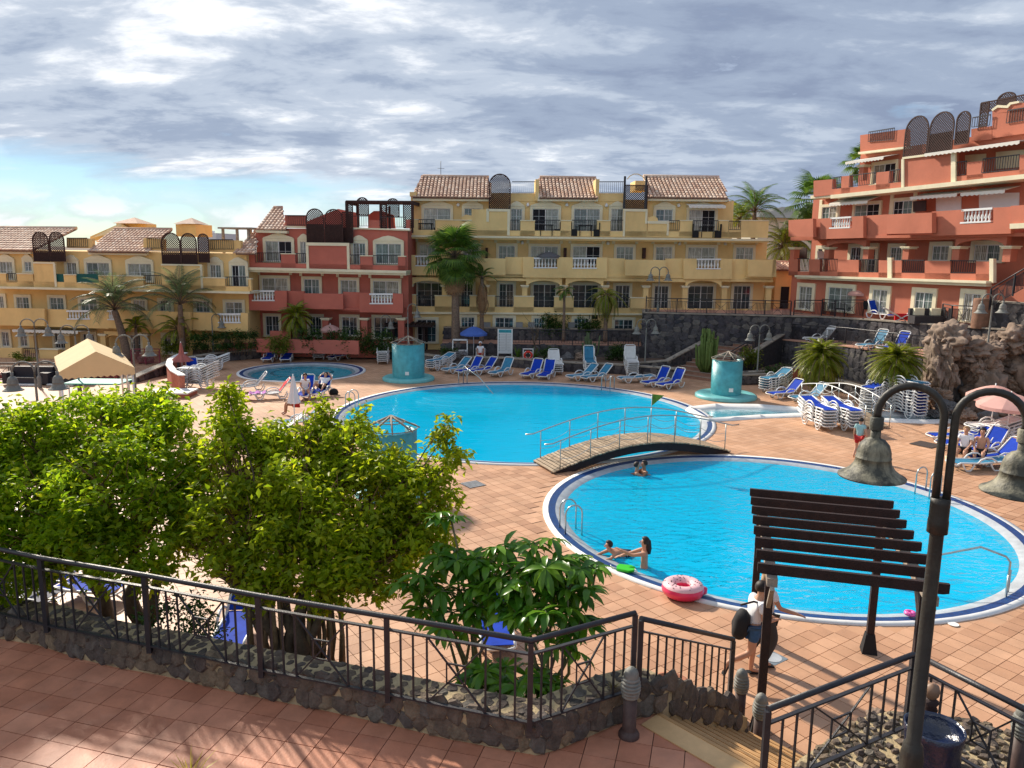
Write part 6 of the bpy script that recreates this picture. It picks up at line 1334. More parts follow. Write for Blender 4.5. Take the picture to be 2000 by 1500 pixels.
# planters and low walls at the left
M_ratt = mat('dark_rattan', (0.035, 0.03, 0.035), .7, .3, 20)
for lab, px, w_ in (('dark rattan sofa left of the beige canopy', 50, 2.1), ('dark rattan sofa behind the beige canopy', 122, 2.0)):
    t = thing('rattan_sofa', lab, 'sofa', P(px, 752)); MB().box(-w_ / 2, 0, .06, w_ / 2, .8, .38).build('seat', M_ratt, t); MB().box(-w_ / 2, .65, .385, w_ / 2, .85, .85).build('backrest', M_ratt, t)
    for s in (-1, 1): MB().box(s * w_ / 2 - .12, -.01, .05, s * w_ / 2 + .12, .86, .62).build('armrest', M_ratt, t)
    MB().box(-w_ / 3, -.25, .02, w_ / 3, -.05, .08).build('foot_rail', M_white, t)
cw_ = [P(*q) for q in [(352, 768), (336, 758), (327, 745), (330, 733), (343, 724), (358, 718)]]; t = thing('curved_wall', 'curved brick pink wall with white capping left of the stacked loungers', 'wall')
n = len(cw_); vs = []; vc = []
for p in cw_: 
    vs += [(p.x, p.y, 0), (p.x, p.y, .85), (p.x + .22, p.y + .1, .85), (p.x + .22, p.y + .1, 0)]; vc += [(p.x - .04, p.y, .853), (p.x - .04, p.y, .91), (p.x + .27, p.y + .1, .91), (p.x + .27, p.y + .1, .853)]
fc = [(4 * i + k, 4 * i + (k + 1) % 4, 4 * (i + 1) + (k + 1) % 4, 4 * (i + 1) + k) for i in range(n - 1) for k in range(4)] + [(0, 3, 2, 1), (4 * n - 4, 4 * n - 3, 4 * n - 2, 4 * n - 1)]
MB().add(vs, fc).build('wall_body', mat('brick_pink_render', (0.42, 0.13, 0.08), .85, .15, 4), t); MB().add(vc, fc).build('capping', M_rim, t)
p_ = P(338, 775); t = thing('step_block', 'white edged pink step in front of the curved wall', 'step', p_); MB().box(-1.1, -.3, 0, .8, .9, .18).build('riser', mat('brick_pink_render', (0.42, 0.13, 0.08), .85), t); MB().box(-1.14, -.34, .183, .84, .94, .25).build('capping', M_rim, t)
far_wall('low_stone_wall', 'dark kerb wall rising behind the right side of the canopy', [xy(262, 748), xy(300, 738), xy(352, 726)], -.05, [.2, .4, .7], .4)
t = thing('garden_wall', 'low maroon garden wall at the far left of the deck', 'wall', P(60, 742)); MB().box(-6, .2, 0, 4.5, .45, .3).build('wall_body', mat('maroon_render', (0.30, 0.07, 0.06), .8), t)
t = thing('garden_wall', 'coral garden wall before the red block behind the paddling pool bushes', 'wall', P(580, 690, .42)); MB().box(-5, .5, -.3, 5.2, .75, .55).build('wall_body', M_red, t)
# terrace furniture at right
def chair(label, base, rz, m, kind='chair', s=1.0):
    t = thing(kind, label, 'chair', base, rz); w_ = .25 * s
    for x in (-w_, w_):
        for y in (-w_, w_): b = MB(); b.bar((x, y, 0), (x, y, .44 if y < 0 else .44), .035); b.build('leg', m, t)
    MB().box(-w_ - .02, -w_, .44, w_ + .02, w_, .48).build('seat', m, t); b = MB(); b.add([(-w_, w_, .48), (w_, w_, .48), (w_, w_ + .12, .95), (-w_, w_ + .12, .95), (-w_, w_ + .03, .48), (w_, w_ + .03, .48), (w_, w_ + .15, .95), (-w_, w_ + .15, .95)], [(0, 1, 2, 3), (7, 6, 5, 4), (3, 2, 6, 7), (0, 3, 7, 4), (1, 5, 6, 2)]); b.build('backrest', m, t); return t
chair('dark chair left of the pink parasol on the upper terrace', PU(1640, 618), 1.2, M_black); chair('second dark chair at the pink parasol table', PU(1667, 617), -.8, M_black); chair('dark chair right of the pink parasol table', PU(1697, 619), 2.4, M_black)
for lab, px, z_, Yo in (('table with dark chairs on the lower left balcony of the terracotta block', 1608, 6.0, 49.8),): chair(lab.replace('table with dark chairs', 'white folding chair'), PD(px, 520, Yo) * 1.0, .3, M_plast)
t = thing('deck_chair', 'two crossed white deck chairs with a red cloth on the upper terrace', 'deck chair', PU(1760, 629))
for s in (-1, 1): b = MB(); b.tube([(s * 1.0, 0, .75), (s * .25, 0, .35), (-s * .35, 0, 0)], .03, 6); b.build('frame', M_plast, t); b = MB(); b.add([(s * 1.0, -.25, .76), (s * 1.0, .3, .76), (s * .25, .3, .36), (s * .25, -.25, .36)], [(0, 1, 2, 3)]); b.build('sling', M_wht, t)
MB().box(-.35, .0, .1, .35, .1, .45).build('red_cloth', mat('red_towel', (0.62, 0.012, 0.02), .9), t)
t = thing('rattan_sofa', 'dark rattan sofa with pale cushions on the upper terrace at right', 'sofa', PU(1820, 633)); MB().box(-.9, 0, 0, .9, .7, .4).build('seat', M_ratt, t); MB().box(-.9, .55, .403, .9, .75, .75).build('backrest', M_ratt, t)
for x in (-.5, .35): MB().box(x - .25, .35, .42, x + .25, .54, .78).build('cushion', M_trim, t)
t = thing('barrel', 'tall rusty brown cylinder at the right end of the upper terrace', 'cylinder', PU(1915, 641)); MB().lathe([(.42, 0), (.42, 1.35), (.40, 1.4), (0, 1.42)], 20).build('drum', mat('rusty_brown', (0.20, 0.10, 0.06), .8, .3, 5), t)
t = thing('planter', 'round terracotta planter rim on the near stone wall behind the short railing', 'planter', Vector((2.15, 9.35, 1.2))); MB().lathe([(.18, 0), (.24, .22), (.26, .22), (.26, .28), (.22, .28), (.2, .15), (0, .14)], 24).build('pot', mat('terracotta_pot', (.42, .17, .1), .8, .1, 4), t)
t = thing('service_box', 'small brick service hut with pale roof behind the right loungers', 'box', P(1555, 740, .4)); MB().box(-.35, 0, 0, .35, .5, .55).build('wall_body', mat('brick_pink_render', (0.42, 0.13, 0.08), .85), t); MB().box(-.42, -.08, .553, .42, .58, .6).build('lid', M_cap, t)
t = thing('table', 'red round table against the wall of the middle terrace', 'table', PM(1572, 656)); MB().lathe([(.75, .68), (.75, .74), (0, .74)], 20).build('tabletop', mat('red_table', (.42, .05, .03), .6), t); MB().lathe([(.06, 0), (.06, .68)], 8).build('leg', M_dark, t)
# green covers on the left
t = thing('ping_pong_table', 'teal topped table behind the near tree crown at left', 'table', P(196, 775)); MB().box(-1.3, -.7, .7, 1.3, .7, .76).build('tabletop', mat('teal_top', (.05, .33, .28), .6, .1, 2), t)
for x in (-1.1, 1.1):
    for y in (-.6, .6): b = MB(); b.bar((x, y, 0), (x, y, .7), .05); b.build('leg', M_white, t)
# balcony furniture seen through the railings of the central block
for i, (px, zf) in enumerate(((1066, 8.05), (1142, 8.05), (832, 8.05), (1378, 8.05), (1063, 2.55), (1143, 2.55))):
    nm = ['third', 'fourth', 'first', 'last', 'middle', 'right'][i]; lv = 'top' if zf > 5 else 'ground floor'
    v = PD(px, 500, Y2 - .9); t = thing('balcony_table_set', f'dark table set behind the {nm} {lv} balcony railing of the central yellow block', 'garden table', (v.x, Y2 - .8, zf))
    MB().box(-.45, -.35, .68, .45, .35, .73).build('tabletop', M_black, t)
    for x in (-.38, .38):
        for y in (-.28, .28): b = MB(); b.bar((x, y, 0), (x, y, .68), .05); b.build('leg', M_black, t)
    for s in (-1, 1): MB().box(s * .75 - .2, -.2, .0, s * .75 + .2, .2, .45).build('stool', M_black, t); MB().box(s * .93 - .03, -.2, .453, s * .93 + .03, .2, .9).build('stool_back', M_black, t)
# ============================================================ plants
def leafmat(name, cols, trans=.45, rough=.45, var=.35, vs=1.3): return mat(name, cols[0], rough, var, vs, island=cols, trans=trans, spec=.4)
M_fic = leafmat('ficus_leaf', [(0.16, 0.30, 0.010), (0.30, 0.46, 0.012), (0.46, 0.58, 0.016), (0.22, 0.38, 0.012), (0.64, 0.66, 0.02)], .68)
M_fic2 = leafmat('ficus_leaf_olive', [(0.21, 0.33, 0.010), (0.35, 0.46, 0.012), (0.48, 0.56, 0.016), (0.27, 0.38, 0.012), (0.60, 0.58, 0.02)], .68)
M_sch = leafmat('glossy_umbrella_leaf', [(0.05, 0.17, 0.014), (0.10, 0.26, 0.018), (0.20, 0.38, 0.025)], .42, .3)
M_palm = leafmat('palm_frond_green', [(0.05, 0.12, 0.02), (0.10, 0.20, 0.025), (0.17, 0.28, 0.035)], .4)
M_palmg = leafmat('grey_green_frond', [(0.09, 0.14, 0.06), (0.15, 0.21, 0.09), (0.22, 0.28, 0.12)], .4)
M_palmy = leafmat('yellow_green_frond', [(0.14, 0.20, 0.015), (0.26, 0.31, 0.02), (0.37, 0.38, 0.03)], .45)
M_bush = leafmat('dark_bush_leaf', [(0.02, 0.06, 0.010), (0.04, 0.10, 0.012), (0.075, 0.14, 0.015)], .35)
M_bushy = leafmat('lime_bush_leaf', [(0.09, 0.14, 0.01), (0.17, 0.22, 0.015), (0.25, 0.27, 0.02)], .4)
def leaves(name, C, size, mt, parent, droop=.35, clump=.12, per=10, wd=.5):
    """C: clump centres (n,3).  Folded two-face leaves scattered round them, hanging a little."""
    C = np.repeat(np.asarray(C), per, 0); n = len(C); c = C + rng.normal(0, clump, (n, 3))
    ax = rng.normal(0, 1, (n, 3)); ax[:, 2] = ax[:, 2] * .5 - droop; ax /= np.linalg.norm(ax, axis=1)[:, None]
    up = rng.normal(0, .55, (n, 3)); up[:, 2] += 1; sd = np.cross(ax, up); sd /= np.linalg.norm(sd, axis=1)[:, None]; nr = np.cross(sd, ax)
    s = (size * rng.uniform(.55, 1.45, n))[:, None]
    V = np.stack([c, c + ax * s * .5 + sd * s * wd * .5 + nr * s * .12, c + ax * s - nr * s * .1, c + ax * s * .5 - sd * s * wd * .5 + nr * s * .12], 1).reshape(-1, 3)
    b = np.arange(n)[:, None] * 4; F = np.concatenate([b + [[0, 1, 2]], b + [[0, 2, 3]]], 1).reshape(-1, 3)
    return npmesh(name, V, F, mt, parent, 'stuff')
def blob_pts(blobs, dens, origin, flat=.85):
    out_ = []
    for c, r_ in blobs:
        k = int(dens * r_ * r_) + 4; ks = max(3, int(16 * r_ / .6)); d = rng.normal(0, 1, (ks, 3)); d /= np.linalg.norm(d, axis=1)[:, None]
        sc = d * (r_ * rng.uniform(.45, 1.12, ks))[:, None]; w_ = rng.integers(0, ks, k); p = sc[w_] + rng.normal(0, 1, (k, 3)) * (r_ * .20 * rng.uniform(.6, 1.3, ks))[w_][:, None] * [1, 1, .8]
        p[:, 2] *= flat; out_.append(p + np.array(c) - np.array(origin))
    return np.concatenate(out_)
def limb(b, a, c, r0, r1, seed, wob=.12, n=7):
    r_ = random.Random(seed); a, c = Vector(a), Vector(c); L_ = (c - a).length; ps = []
    for i in range(n + 1):
        q = i / n; ps.append(a.lerp(c, q) + Vector((r_.uniform(-1, 1), r_.uniform(-1, 1), r_.uniform(-.5, .5))) * wob * L_ * math.sin(math.pi * q) * .6)
    b.tube(ps, [r0 + (r1 - r0) * i / n for i in range(n + 1)], 7); return ps
def ficus(label, base, stems, blobs_px, mt, dens, seed, size=.085, twigs=70):
    t = thing('ficus_tree', label, 'tree', base, 0, 'two ficus trees behind the near wall'); o = Vector(base)
    blobs = []
    for (px, py, r_, Y) in blobs_px:
        c = PD(px, py + 14, Y); blobs.append(((c.x, c.y, c.z), r_ * Y / FOC))
    b = MB()
    for i, (dx, dy, h, r0) in enumerate(stems): 
        limb(b, (dx * .3, dy * .3, -.1), (dx, dy, h), r0, r0 * .6, seed + i, .08)
    b.build('trunk', M_trunk, t); b = MB(); tops = [Vector((dx, dy, h)) for dx, dy, h, r0 in stems]
    for i, (c, r_) in enumerate(blobs):
        tgt = Vector(c) - o; s = min(tops, key=lambda q: (q - tgt).length); limb(b, s, tgt, .055 if r_ > .33 else .03, .018 if r_ > .33 else .006, seed + 50 + i, .12 if r_ > .33 else .05)
    b.build('limbs', M_trunk, t, 'stuff'); b = MB(); r_ = random.Random(seed)
    for i in range(twigs * 3):
        c, rr = r_.choice([q for q in blobs if q[1] > .33]); tgt = Vector(c) - o; e = tgt + Vector((r_.gauss(0, 1), r_.gauss(0, 1), r_.gauss(0, .8) - .2)).normalized() * rr * .95; s = min(tops, key=lambda q: (q - tgt).length); limb(b, s.lerp(tgt, r_.uniform(.3, 1)), e, .012, .004, seed + 200 + i, .15, 4)
    b.build('twigs', mat('brown_twigs', (0.17, 0.09, 0.04), .9, .3, 8), t, 'stuff')
    leaves('foliage', blob_pts(blobs, dens, base), size, mt, t, clump=.085, per=9)
    return t
B1_ = PD(262, 1250, 11.2); B1_.z = .85
ficus('large green ficus tree at the left behind the long railing', B1_, [(-.75, .1, 1.5, .13), (.05, .1, 1.6, .15), (.5, 0, 1.4, .11)],
      [(-30, 880, 110, 12), (60, 850, 95, 12.4), (50, 800, 50, 12.4), (170, 835, 85, 12.6), (200, 790, 45, 12.6), (270, 810, 75, 12.9), (300, 775, 38, 12.9), (325, 850, 62, 12.4), (335, 800, 35, 12.4), (200, 930, 110, 11.3), (70, 960, 110, 11.3), (-20, 1010, 90, 11.2), (20, 1055, 55, 10.8), (150, 1030, 85, 10.9), (300, 940, 80, 11.3), (255, 1030, 62, 11.2), (345, 990, 45, 11.6), (330, 1060, 38, 11.0), (95, 1085, 55, 10.8), (195, 1100, 45, 10.6), (30, 1110, 50, 10.7), (285, 1110, 45, 10.7), (365, 930, 45, 11.9), (375, 1000, 40, 11.5), (140, 980, 90, 11.9)], M_fic, 520, 3, .11)
B2_ = PD(585, 1300, 10.4); B2_.z = .85
ficus('wide olive green ficus tree with dense twigs in the middle behind the long railing', B2_, [(-.55, .1, 1.2, .12), (-.25, .15, 1.3, .11), (.05, .05, 1.3, .14), (.3, .1, 1.2, .10), (-.75, .15, 1.0, .07)],
      [(440, 745, 20, 12.1), (445, 790, 30, 12.0), (432, 840, 42, 11.9), (470, 890, 65, 11.8), (400, 960, 55, 11.6), (545, 870, 62, 12), (520, 830, 30, 12), (612, 830, 48, 12.2), (625, 790, 25, 12.2), (690, 860, 62, 12), (700, 815, 26, 12), (745, 900, 55, 11.8), (480, 990, 82, 11.1), (600, 960, 100, 11.2), (715, 960, 88, 11.2), (800, 960, 58, 11.3), (835, 905, 38, 11.5), (860, 850, 26, 11.6), (868, 815, 15, 11.6), (885, 880, 22, 11.5), (870, 950, 32, 11.4), (570, 1060, 85, 10.6), (690, 1060, 88, 10.7), (780, 1040, 62, 10.9), (840, 1030, 40, 11), (450, 1080, 55, 10.6), (640, 1130, 60, 10.3), (735, 1110, 52, 10.4), (790, 1105, 30, 10.5), (390, 870, 32, 12.0), (385, 1040, 45, 11.2), (530, 1130, 55, 10.3), (640, 900, 60, 12), (820, 1000, 45, 11.2), (440, 940, 60, 12), (560, 930, 70, 12.2)], M_fic2, 590, 9, .11, 220)
ficus('ficus tree at the left edge reaching out of the picture', Vector((-9.6, 11.6, .85)), [(-.2, 0, 1.6, .13), (.3, .1, 1.8, .12)], [(-150, 850, 130, 12), (-190, 700, 110, 12), (-120, 960, 90, 11.5), (-260, 780, 120, 11.5), (-200, 560, 80, 12), (-330, 640, 120, 11)], M_fic, 500, 21, .11)  # extra tree out of view, added to cast leafy shade on the terrace
# hanging aerial roots / leaf curtain at the foot of the second tree
b = MB()
for i in range(16): x = -.75 + 1.35 * random.random(); y = random.uniform(-.1, .3); b.tube([(x, y, 1.3 + random.uniform(-.2, .3)), (x + random.uniform(-.05, .05), y, .6), (x + random.uniform(-.06, .06), y, -.05)], [.03, .035, .045], 5)
o_ = b.build('aerial_roots', mat('pale_root_bark', (0.22, 0.15, 0.08), .9, .3, 10, .6, 30), None, 'stuff'); o_.parent = bpy.data.objects['ficus_tree.001']

# big-leaved umbrella plants near the railing corner
lf = MB()
def leaflet(L_=.27, w_=.075):
    b = MB(); pr = [(0, .004), (.25, .7), (.55, 1), (.82, .72), (1, .03)]
    vs = []
    for q, ww in pr:
        z = .035 * math.sin(q * 2.2) - .09 * q * q; vs += [(-w_ / 2 * ww, L_ * q, z + .012 * ww), (0, L_ * q, z - .004), (w_ / 2 * ww, L_ * q, z + .012 * ww)]
    b.add(vs, [(3 * i + j, 3 * i + j + 1, 3 * i + j + 4, 3 * i + j + 3) for i in range(4) for j in range(2)], 0, True); return b
LFB = [leaflet(.27, .085), leaflet(.31, .095), leaflet(.22, .075)]; LFM = [b_.mesh('leaf', M_sch) for b_ in LFB]
def umbrella_plant(label, base, heads, budget=300):
    t = thing('umbrella_plant', label, 'plant', base, 0, 'broad leaved shrubs at the railing corner'); o = Vector(base); used = 0; jt = MB(); b = MB()
    for (px, py, Y, s, ros) in heads:
        c = PD(px, py, Y) - o; limb(b, (random.uniform(-.05, .05), random.uniform(-.05, .05), 0), c, .028, .014, int(px), .1, 6)
        for k in range(ros):
            sub = c + (Vector((random.uniform(-1, 1), random.uniform(-1, 1), random.uniform(-.7, .5))) * .26 * s if k else Vector((0, 0, 0)))
            if k: b.tube([c, (c + sub) / 2 + Vector((0, 0, .03)), sub], .007, 4)
            n = random.randint(8, 10); a0 = random.uniform(0, 6)
            tiltM = Matrix.Rotation(random.uniform(-.45, .45), 4, 'X') @ Matrix.Rotation(random.uniform(-.45, .45), 4, 'Y')
            for i in range(n):
                M = Matrix.Translation(sub) @ tiltM @ Matrix.Rotation(a0 + 2 * math.pi * i / n + random.uniform(-.12, .12), 4, 'Z') @ Matrix.Rotation(random.uniform(-.55, .15), 4, 'X') @ Matrix.Scale(s * random.uniform(.85, 1.15), 4)
                if used < budget:
                    q = bpy.data.objects.new('leaf', LFM[i % 3]); COL.objects.link(q); q.parent = t; q.matrix_local = M; used += 1
                else: jt.add(LFB[i % 3].v, LFB[i % 3].f, 0, True, M)
    b.build('stems', mat('pale_green_stem', (0.16, 0.15, 0.07), .7, .2, 9), t)
    if jt.f: jt.build('leaves', M_sch, t, 'stuff')
def bb(px, py, Y, z): v = PD(px, py, Y); v.z = z; return v
umbrella_plant('umbrella plant with dark glossy leaves left of the railing corner', bb(930, 1290, 10.0, .75), [(880, 1010, 10.4, 1.0, 3), (880, 1085, 10.3, 1.1, 7), (830, 1130, 10.1, 1.05, 6), (930, 1100, 10.2, 1.1, 7), (900, 1165, 10.0, 1.1, 8), (850, 1190, 10.0, 1.0, 5), (950, 1150, 10.0, 1.1, 7), (985, 1080, 10.2, 1.1, 6), (880, 1220, 9.9, 1.0, 4)])
umbrella_plant('umbrella plant with bright green leaves right behind the railing corner', bb(1068, 1330, 9.3, .85), [(1040, 1070, 9.8, 1.1, 6), (1090, 1095, 9.6, 1.15, 8), (1030, 1140, 9.5, 1.15, 8), (1110, 1150, 9.4, 1.15, 8), (1060, 1190, 9.3, 1.15, 8), (1135, 1205, 9.4, 1.05, 6), (1010, 1200, 9.4, 1.1, 6), (1165, 1105, 9.8, 1.0, 5), (1000, 1110, 9.8, 1.0, 5), (1110, 1240, 9.3, 1.0, 4)])
umbrella_plant('low spreading umbrella plant at the foot of the railing corner', bb(985, 1370, 9.0, .9), [(940, 1310, 9.2, 1.1, 5), (985, 1335, 9.0, 1.1, 6), (1040, 1330, 9.0, 1.0, 5), (1075, 1320, 9.2, 1.0, 4), (920, 1350, 9.1, 1.0, 4)], 180)

def bush(label, px0, px1, pyt, pyb, Y, mt, z0, name='bush', size=.10, dens=260, cat='bush', group=None, n=None):
    a, c = PD(px0, pyb, Y), PD(px1, pyb, Y); h = PD((px0 + px1) / 2, pyt, Y).z - z0; w_ = (c.x - a.x); t = thing(name, label, cat, ((a.x + c.x) / 2, Y, z0), 0, group)
    k = n or max(2, int(w_ / max(.5, h * .7))); bl = []; b = MB()
    for i in range(k):
        x = -w_ / 2 + w_ * (i + .5) / k; r_ = min(h * .55, w_ / k * .75); bl.append(((x, random.uniform(-.15, .15), h - r_ * .85), r_)); bl.append(((x + random.uniform(-.2, .2), 0, h * .4), r_ * .9)); limb(b, (x * .6, 0, 0), (x, 0, h * .7), .03, .01, i + int(px0), .1, 4)
    b.build('stems', M_trunk, t, 'stuff'); leaves('foliage', blob_pts(bl, dens, (0, 0, 0), 1.0), size, mt, t, clump=.09, per=6); return t
bush('small leafy shrub with a red flower behind the long railing', 296, 428, 1170, 1270, 10.3, M_bush, .88, 'flowering_shrub', .07, 700, n=3)
t = thing('flower', 'single red hibiscus flower above the shrub behind the long railing', 'flower', PD(331, 1168, 10.3)); b = MB()
for k in range(5): a = 2 * math.pi * k / 5; b.add([(0, 0, 0), (.03 * math.cos(a - .5), -.01, .03 * math.sin(a - .5)), (.05 * math.cos(a), -.02, .05 * math.sin(a)), (.03 * math.cos(a + .5), -.01, .03 * math.sin(a + .5))], [(0, 1, 2, 3)])
b.build('petals', mat('red_petal', (.6, .01, .02), .6), t)
# clipped hedge and shrubs along the back bed
for lab, x0, x1, yt, yb, Y, m in [('clipped hedge left half, behind the closed brown parasol', 376, 440, 652, 702, 47.6, M_bush), ('clipped hedge right half, next to the red block', 441, 504, 648, 700, 47.8, M_bush), ('yellow green bush before the coral garden wall', 524, 566, 655, 685, 47.5, M_bushy), ('dark bush left of the open pink parasol', 588, 622, 640, 695, 47.8, M_bush), ('dark bush behind the open pink parasol', 624, 664, 648, 695, 48.2, M_bush), ('dark green shrubs right of the pink parasol', 666, 716, 646, 698, 48, M_bush), ('shrub left of the left shower drum', 717, 765, 650, 700, 48, M_bush),
    ('round dark shrub on the wall under the basement windows', 1055, 1102, 616, 645, 51.2, M_bush), ('second round dark shrub under the basement windows', 1130, 1168, 622, 648, 51.2, M_bush), ('low green shrub behind the lifebuoy', 1060, 1090, 680, 712, 47.5, M_bush), ('round green bush in the bed behind the teal loungers', 1184, 1225, 674, 706, 47.2, M_bush), ('blue green shrub left of the towel rack', 860, 890, 680, 712, 47.5, M_bush), ('yellow shrub beside the terrace stair wall', 1447, 1482, 680, 735, 43.8, M_bushy),
    ('ground cover shrub right of the right lamp post', 1490, 1550, 715, 745, 42, M_bush), ('shrub on the far left behind the gazebo', 318, 372, 665, 705, 48, M_bushy), ('shrub over the left railing', 30, 60, 708, 725, 47, M_bushy)]:
    bush(lab, x0, x1, yt, yb, Y, m, .42 if Y < 50.5 else 1.5, size=.13, dens=420 if 'hedge' in lab else 220, n=7 if 'hedge' in lab else None)

# ------------------------------------------------------------ palms
def feather(L_=2.4, n=26, lw=.05, ll=.45, arch=1.0, curl=.5):
    b = MB(); pts_ = []
    for i in range(9): q = i / 8; pts_.append(Vector((0, L_ * (q - .16 * q * q * arch), L_ * (.62 * q - .78 * q * q * arch))))
    b.tube(pts_, [.03 * (1 - .85 * i / 8) + .004 for i in range(9)], 4, 1)
    for i in range(n):
        q = .14 + .86 * i / n; k = q * 8; i0 = min(7, int(k)); p = pts_[i0].lerp(pts_[i0 + 1], k - i0); t = (pts_[i0 + 1] - pts_[i0]).normalized(); l_ = ll * (1 - .55 * abs(q - .45) / .55) 
        for sg in (-1, 1):
            d = (Vector((sg, 0, 0)) * .8 + t * .75 + Vector((0, 0, -.12))).normalized(); e = p + d * l_ + Vector((0, 0, -curl * l_ * .5)); m_ = p + d * l_ * .5; w_ = t * lw * .5
            b.add([p - w_ * .4, p + w_ * .4, m_ + w_, m_ - w_, e], [(0, 1, 2, 3), (3, 2, 4)], 0)
    return b
def fan(L_=.95, n=22, droop=.4):
    b = MB(); b.tube([(0, 0, 0), (0, L_ * .45, .12), (0, L_ * .9, .1)], [.03, .02, .015], 4, 1); c = Vector((0, L_ * .9, .1))
    for i in range(n):
        a = -1.9 + 3.8 * i / (n - 1); d = Vector((math.sin(a), math.cos(a), 0)); r_ = L_ * .82; s = Vector((math.cos(a), -math.sin(a), 0)) * .055
        m_ = c + d * r_ * .55 + Vector((0, 0, .04)); e = c + d * r_ + Vector((0, 0, -droop * r_))
        b.add([c, m_ - s, m_ + s, e], [(0, 2, 1), (1, 2, 3)], 0)
    return b
FE = {}
def palm(label, base, h, crown, n=24, kind='feather', mt=None, L_=2.4, r0=.2, lean=(0, 0), skirt=0, name='palm_tree', lo=-.5, hi=1.25, cat='palm tree', arch=1.0, ll=.45, group=None, curl=.5):
    t = thing(name, label, cat, base, 0, group); mt = mt or M_palm; b = MB(); k = 10
    b.tube([(lean[0] * (i / k) ** 1.5, lean[1] * (i / k), h * i / k) for i in range(k + 1)], [r0 * (1.25 - .45 * i / k) * (1 + .06 * (i % 2)) for i in range(k + 1)], 9); b.build('trunk', M_palmt, t)
    key = (kind, mt.name, round(L_, 2), arch)
    if key not in FE: FE[key] = [(feather(L_, 26, .055, ll, arch * a, curl) if kind == 'feather' else fan(L_ * a, droop=.25 + .4 * (a - .8))).mesh('frond', [mt, M_palmt]) for a in (.85, 1.0, 1.15)]
    top = Vector((lean[0], lean[1], h))
    for i in range(n):
        q = (i + .5) / n; el = lo + (hi - lo) * q; az = i * 2.39996 + random.uniform(-.2, .2)
        inst('frond', FE[key][i % 3], t, top + Vector((0, 0, .25 * q * r0 * 4)), (el, 0, az), (1, 1, 1) if not crown else (crown,) * 3)
    if skirt:
        km = ('skirt', kind)
        if km not in FE: FE[km] = (fan(1.0, 16, .5) if kind == 'fan' else feather(1.8, 20, .05, .3, 1.2)).mesh('dry_frond', [M_thatch, M_thatch])
        for i in range(skirt): az = i * 2.4; inst('dry_frond', FE[km], t, top + Vector((0, 0, -.15 - 1.0 * random.random())), (-1.35 + random.uniform(-.15, .25), 0, az), (.9, .9, .9))
    return t
def pbase(px, Y, z): v = PD(px, 600, Y); return Vector((v.x, Y, z))
def ph(px, py, Y): return PD(px, py, Y).z
palm('tall fan palm with dry skirt standing before the left part of the central yellow block', pbase(890, 49.6, .4), ph(887, 505, 49.6) - .4, 1.0, 46, 'fan', M_palm, 1.25, .24, (-.05, 0), 26, lo=-1.1, hi=1.35)
palm('grey green feather palm at left in front of the far yellow block', pbase(242, 47.5, 0), ph(225, 606, 47.5), 1.0, 26, 'feather', M_palmg, 2.9, .22, (-.6, 0), 0, lo=-.35, hi=1.2, arch=.95, ll=.7)
palm('second feather palm at left, right of the grey green one', pbase(352, 47.8, 0), ph(352, 595, 47.8), 1.0, 24, 'feather', M_palmg, 2.8, .17, (0, 0), 6, lo=-.3, hi=1.3, arch=.9, ll=.6)
palm('small yellow green palm under the second left palm', pbase(345, 48.5, 0), ph(345, 645, 48.5), 1.0, 22, 'feather', M_palmy, 1.7, .12, lo=-.6, hi=1.0, ll=.4)
palm('small yellow green palm beside the first left palm', pbase(262, 48.3, 0), ph(262, 640, 48.3), 1.0, 14, 'feather', M_palmy, 1.1, .10, lo=-.4, hi=1.0, ll=.35)
palm('short bushy yellow green palm before the red block', pbase(578, 48.8, .4), ph(578, 628, 48.8) - .4, 1.0, 40, 'feather', M_palmy, 1.35, .3, lo=-.8, hi=1.3, arch=1.2, ll=.4)
palm('slender palm with hanging brown dry fronds right of the tall fan palm', pbase(941, 50.2, .8), ph(937, 545, 50.2) - .8, 1.0, 10, 'feather', M_palm, 1.2, .13, (0, 0), 26, lo=-.2, hi=1.2, ll=.3)
palm('thin palm with drooping crown before the ground floor arcade', pbase(1102, 50.5, 1.2), ph(1102, 570, 50.5) - 1.2, 1.0, 9, 'feather', M_palm, .9, .09, lo=-.8, hi=.6, ll=.25)
palm('drooping yellow green palm before the ground floor arcade', pbase(1184, 50.4, 1.2), ph(1184, 583, 50.4) - 1.2, 1.0, 26, 'feather', M_palmy, 1.55, .12, lo=-1.0, hi=.9, arch=1.6, ll=.3, curl=.9)
palm('left wide bushy palm in the bed below the middle terrace', pbase(1612, 38.5, .3), ph(1612, 712, 38.5) - .3, 1.0, 130, 'feather', M_palmy, 1.45, .22, lo=-1.2, hi=1.45, arch=1.35, ll=.42, curl=.8)
palm('bushy palm in the bed below the middle terrace, right of the other', pbase(1762, 34.6, .2), ph(1762, 722, 34.6) - .2, 1.0, 130, 'feather', M_palmy, 1.40, .2, lo=-1.2, hi=1.45, arch=1.35, ll=.42, curl=.8)
palm('fan palm rising behind the terracotta block, lower left', pbase(1580, 62, 3), ph(1580, 395, 62) - 3, 1.0, 34, 'fan', M_palm, 1.5, .2, skirt=14, lo=-1.0)
palm('fan palm behind the upper terrace of the terracotta block', pbase(1668, 60, 3), ph(1668, 325, 60) - 3, 1.0, 24, 'fan', M_palm, 1.1, .2, lo=-.9)
palm('feather palm in the gap right of the central yellow block, tallest', pbase(1462, 64, 3), ph(1465, 415, 64) - 3, 1.0, 30, 'feather', M_palm, 3.0, .2, lo=-.4, hi=1.2, ll=.7)
palm('lower feather palm in the gap right of the central yellow block', pbase(1435, 66, 3), ph(1438, 430, 66) - 3, 1.0, 26, 'feather', M_palmy, 2.0, .2, lo=-.4, hi=1.2, ll=.6)
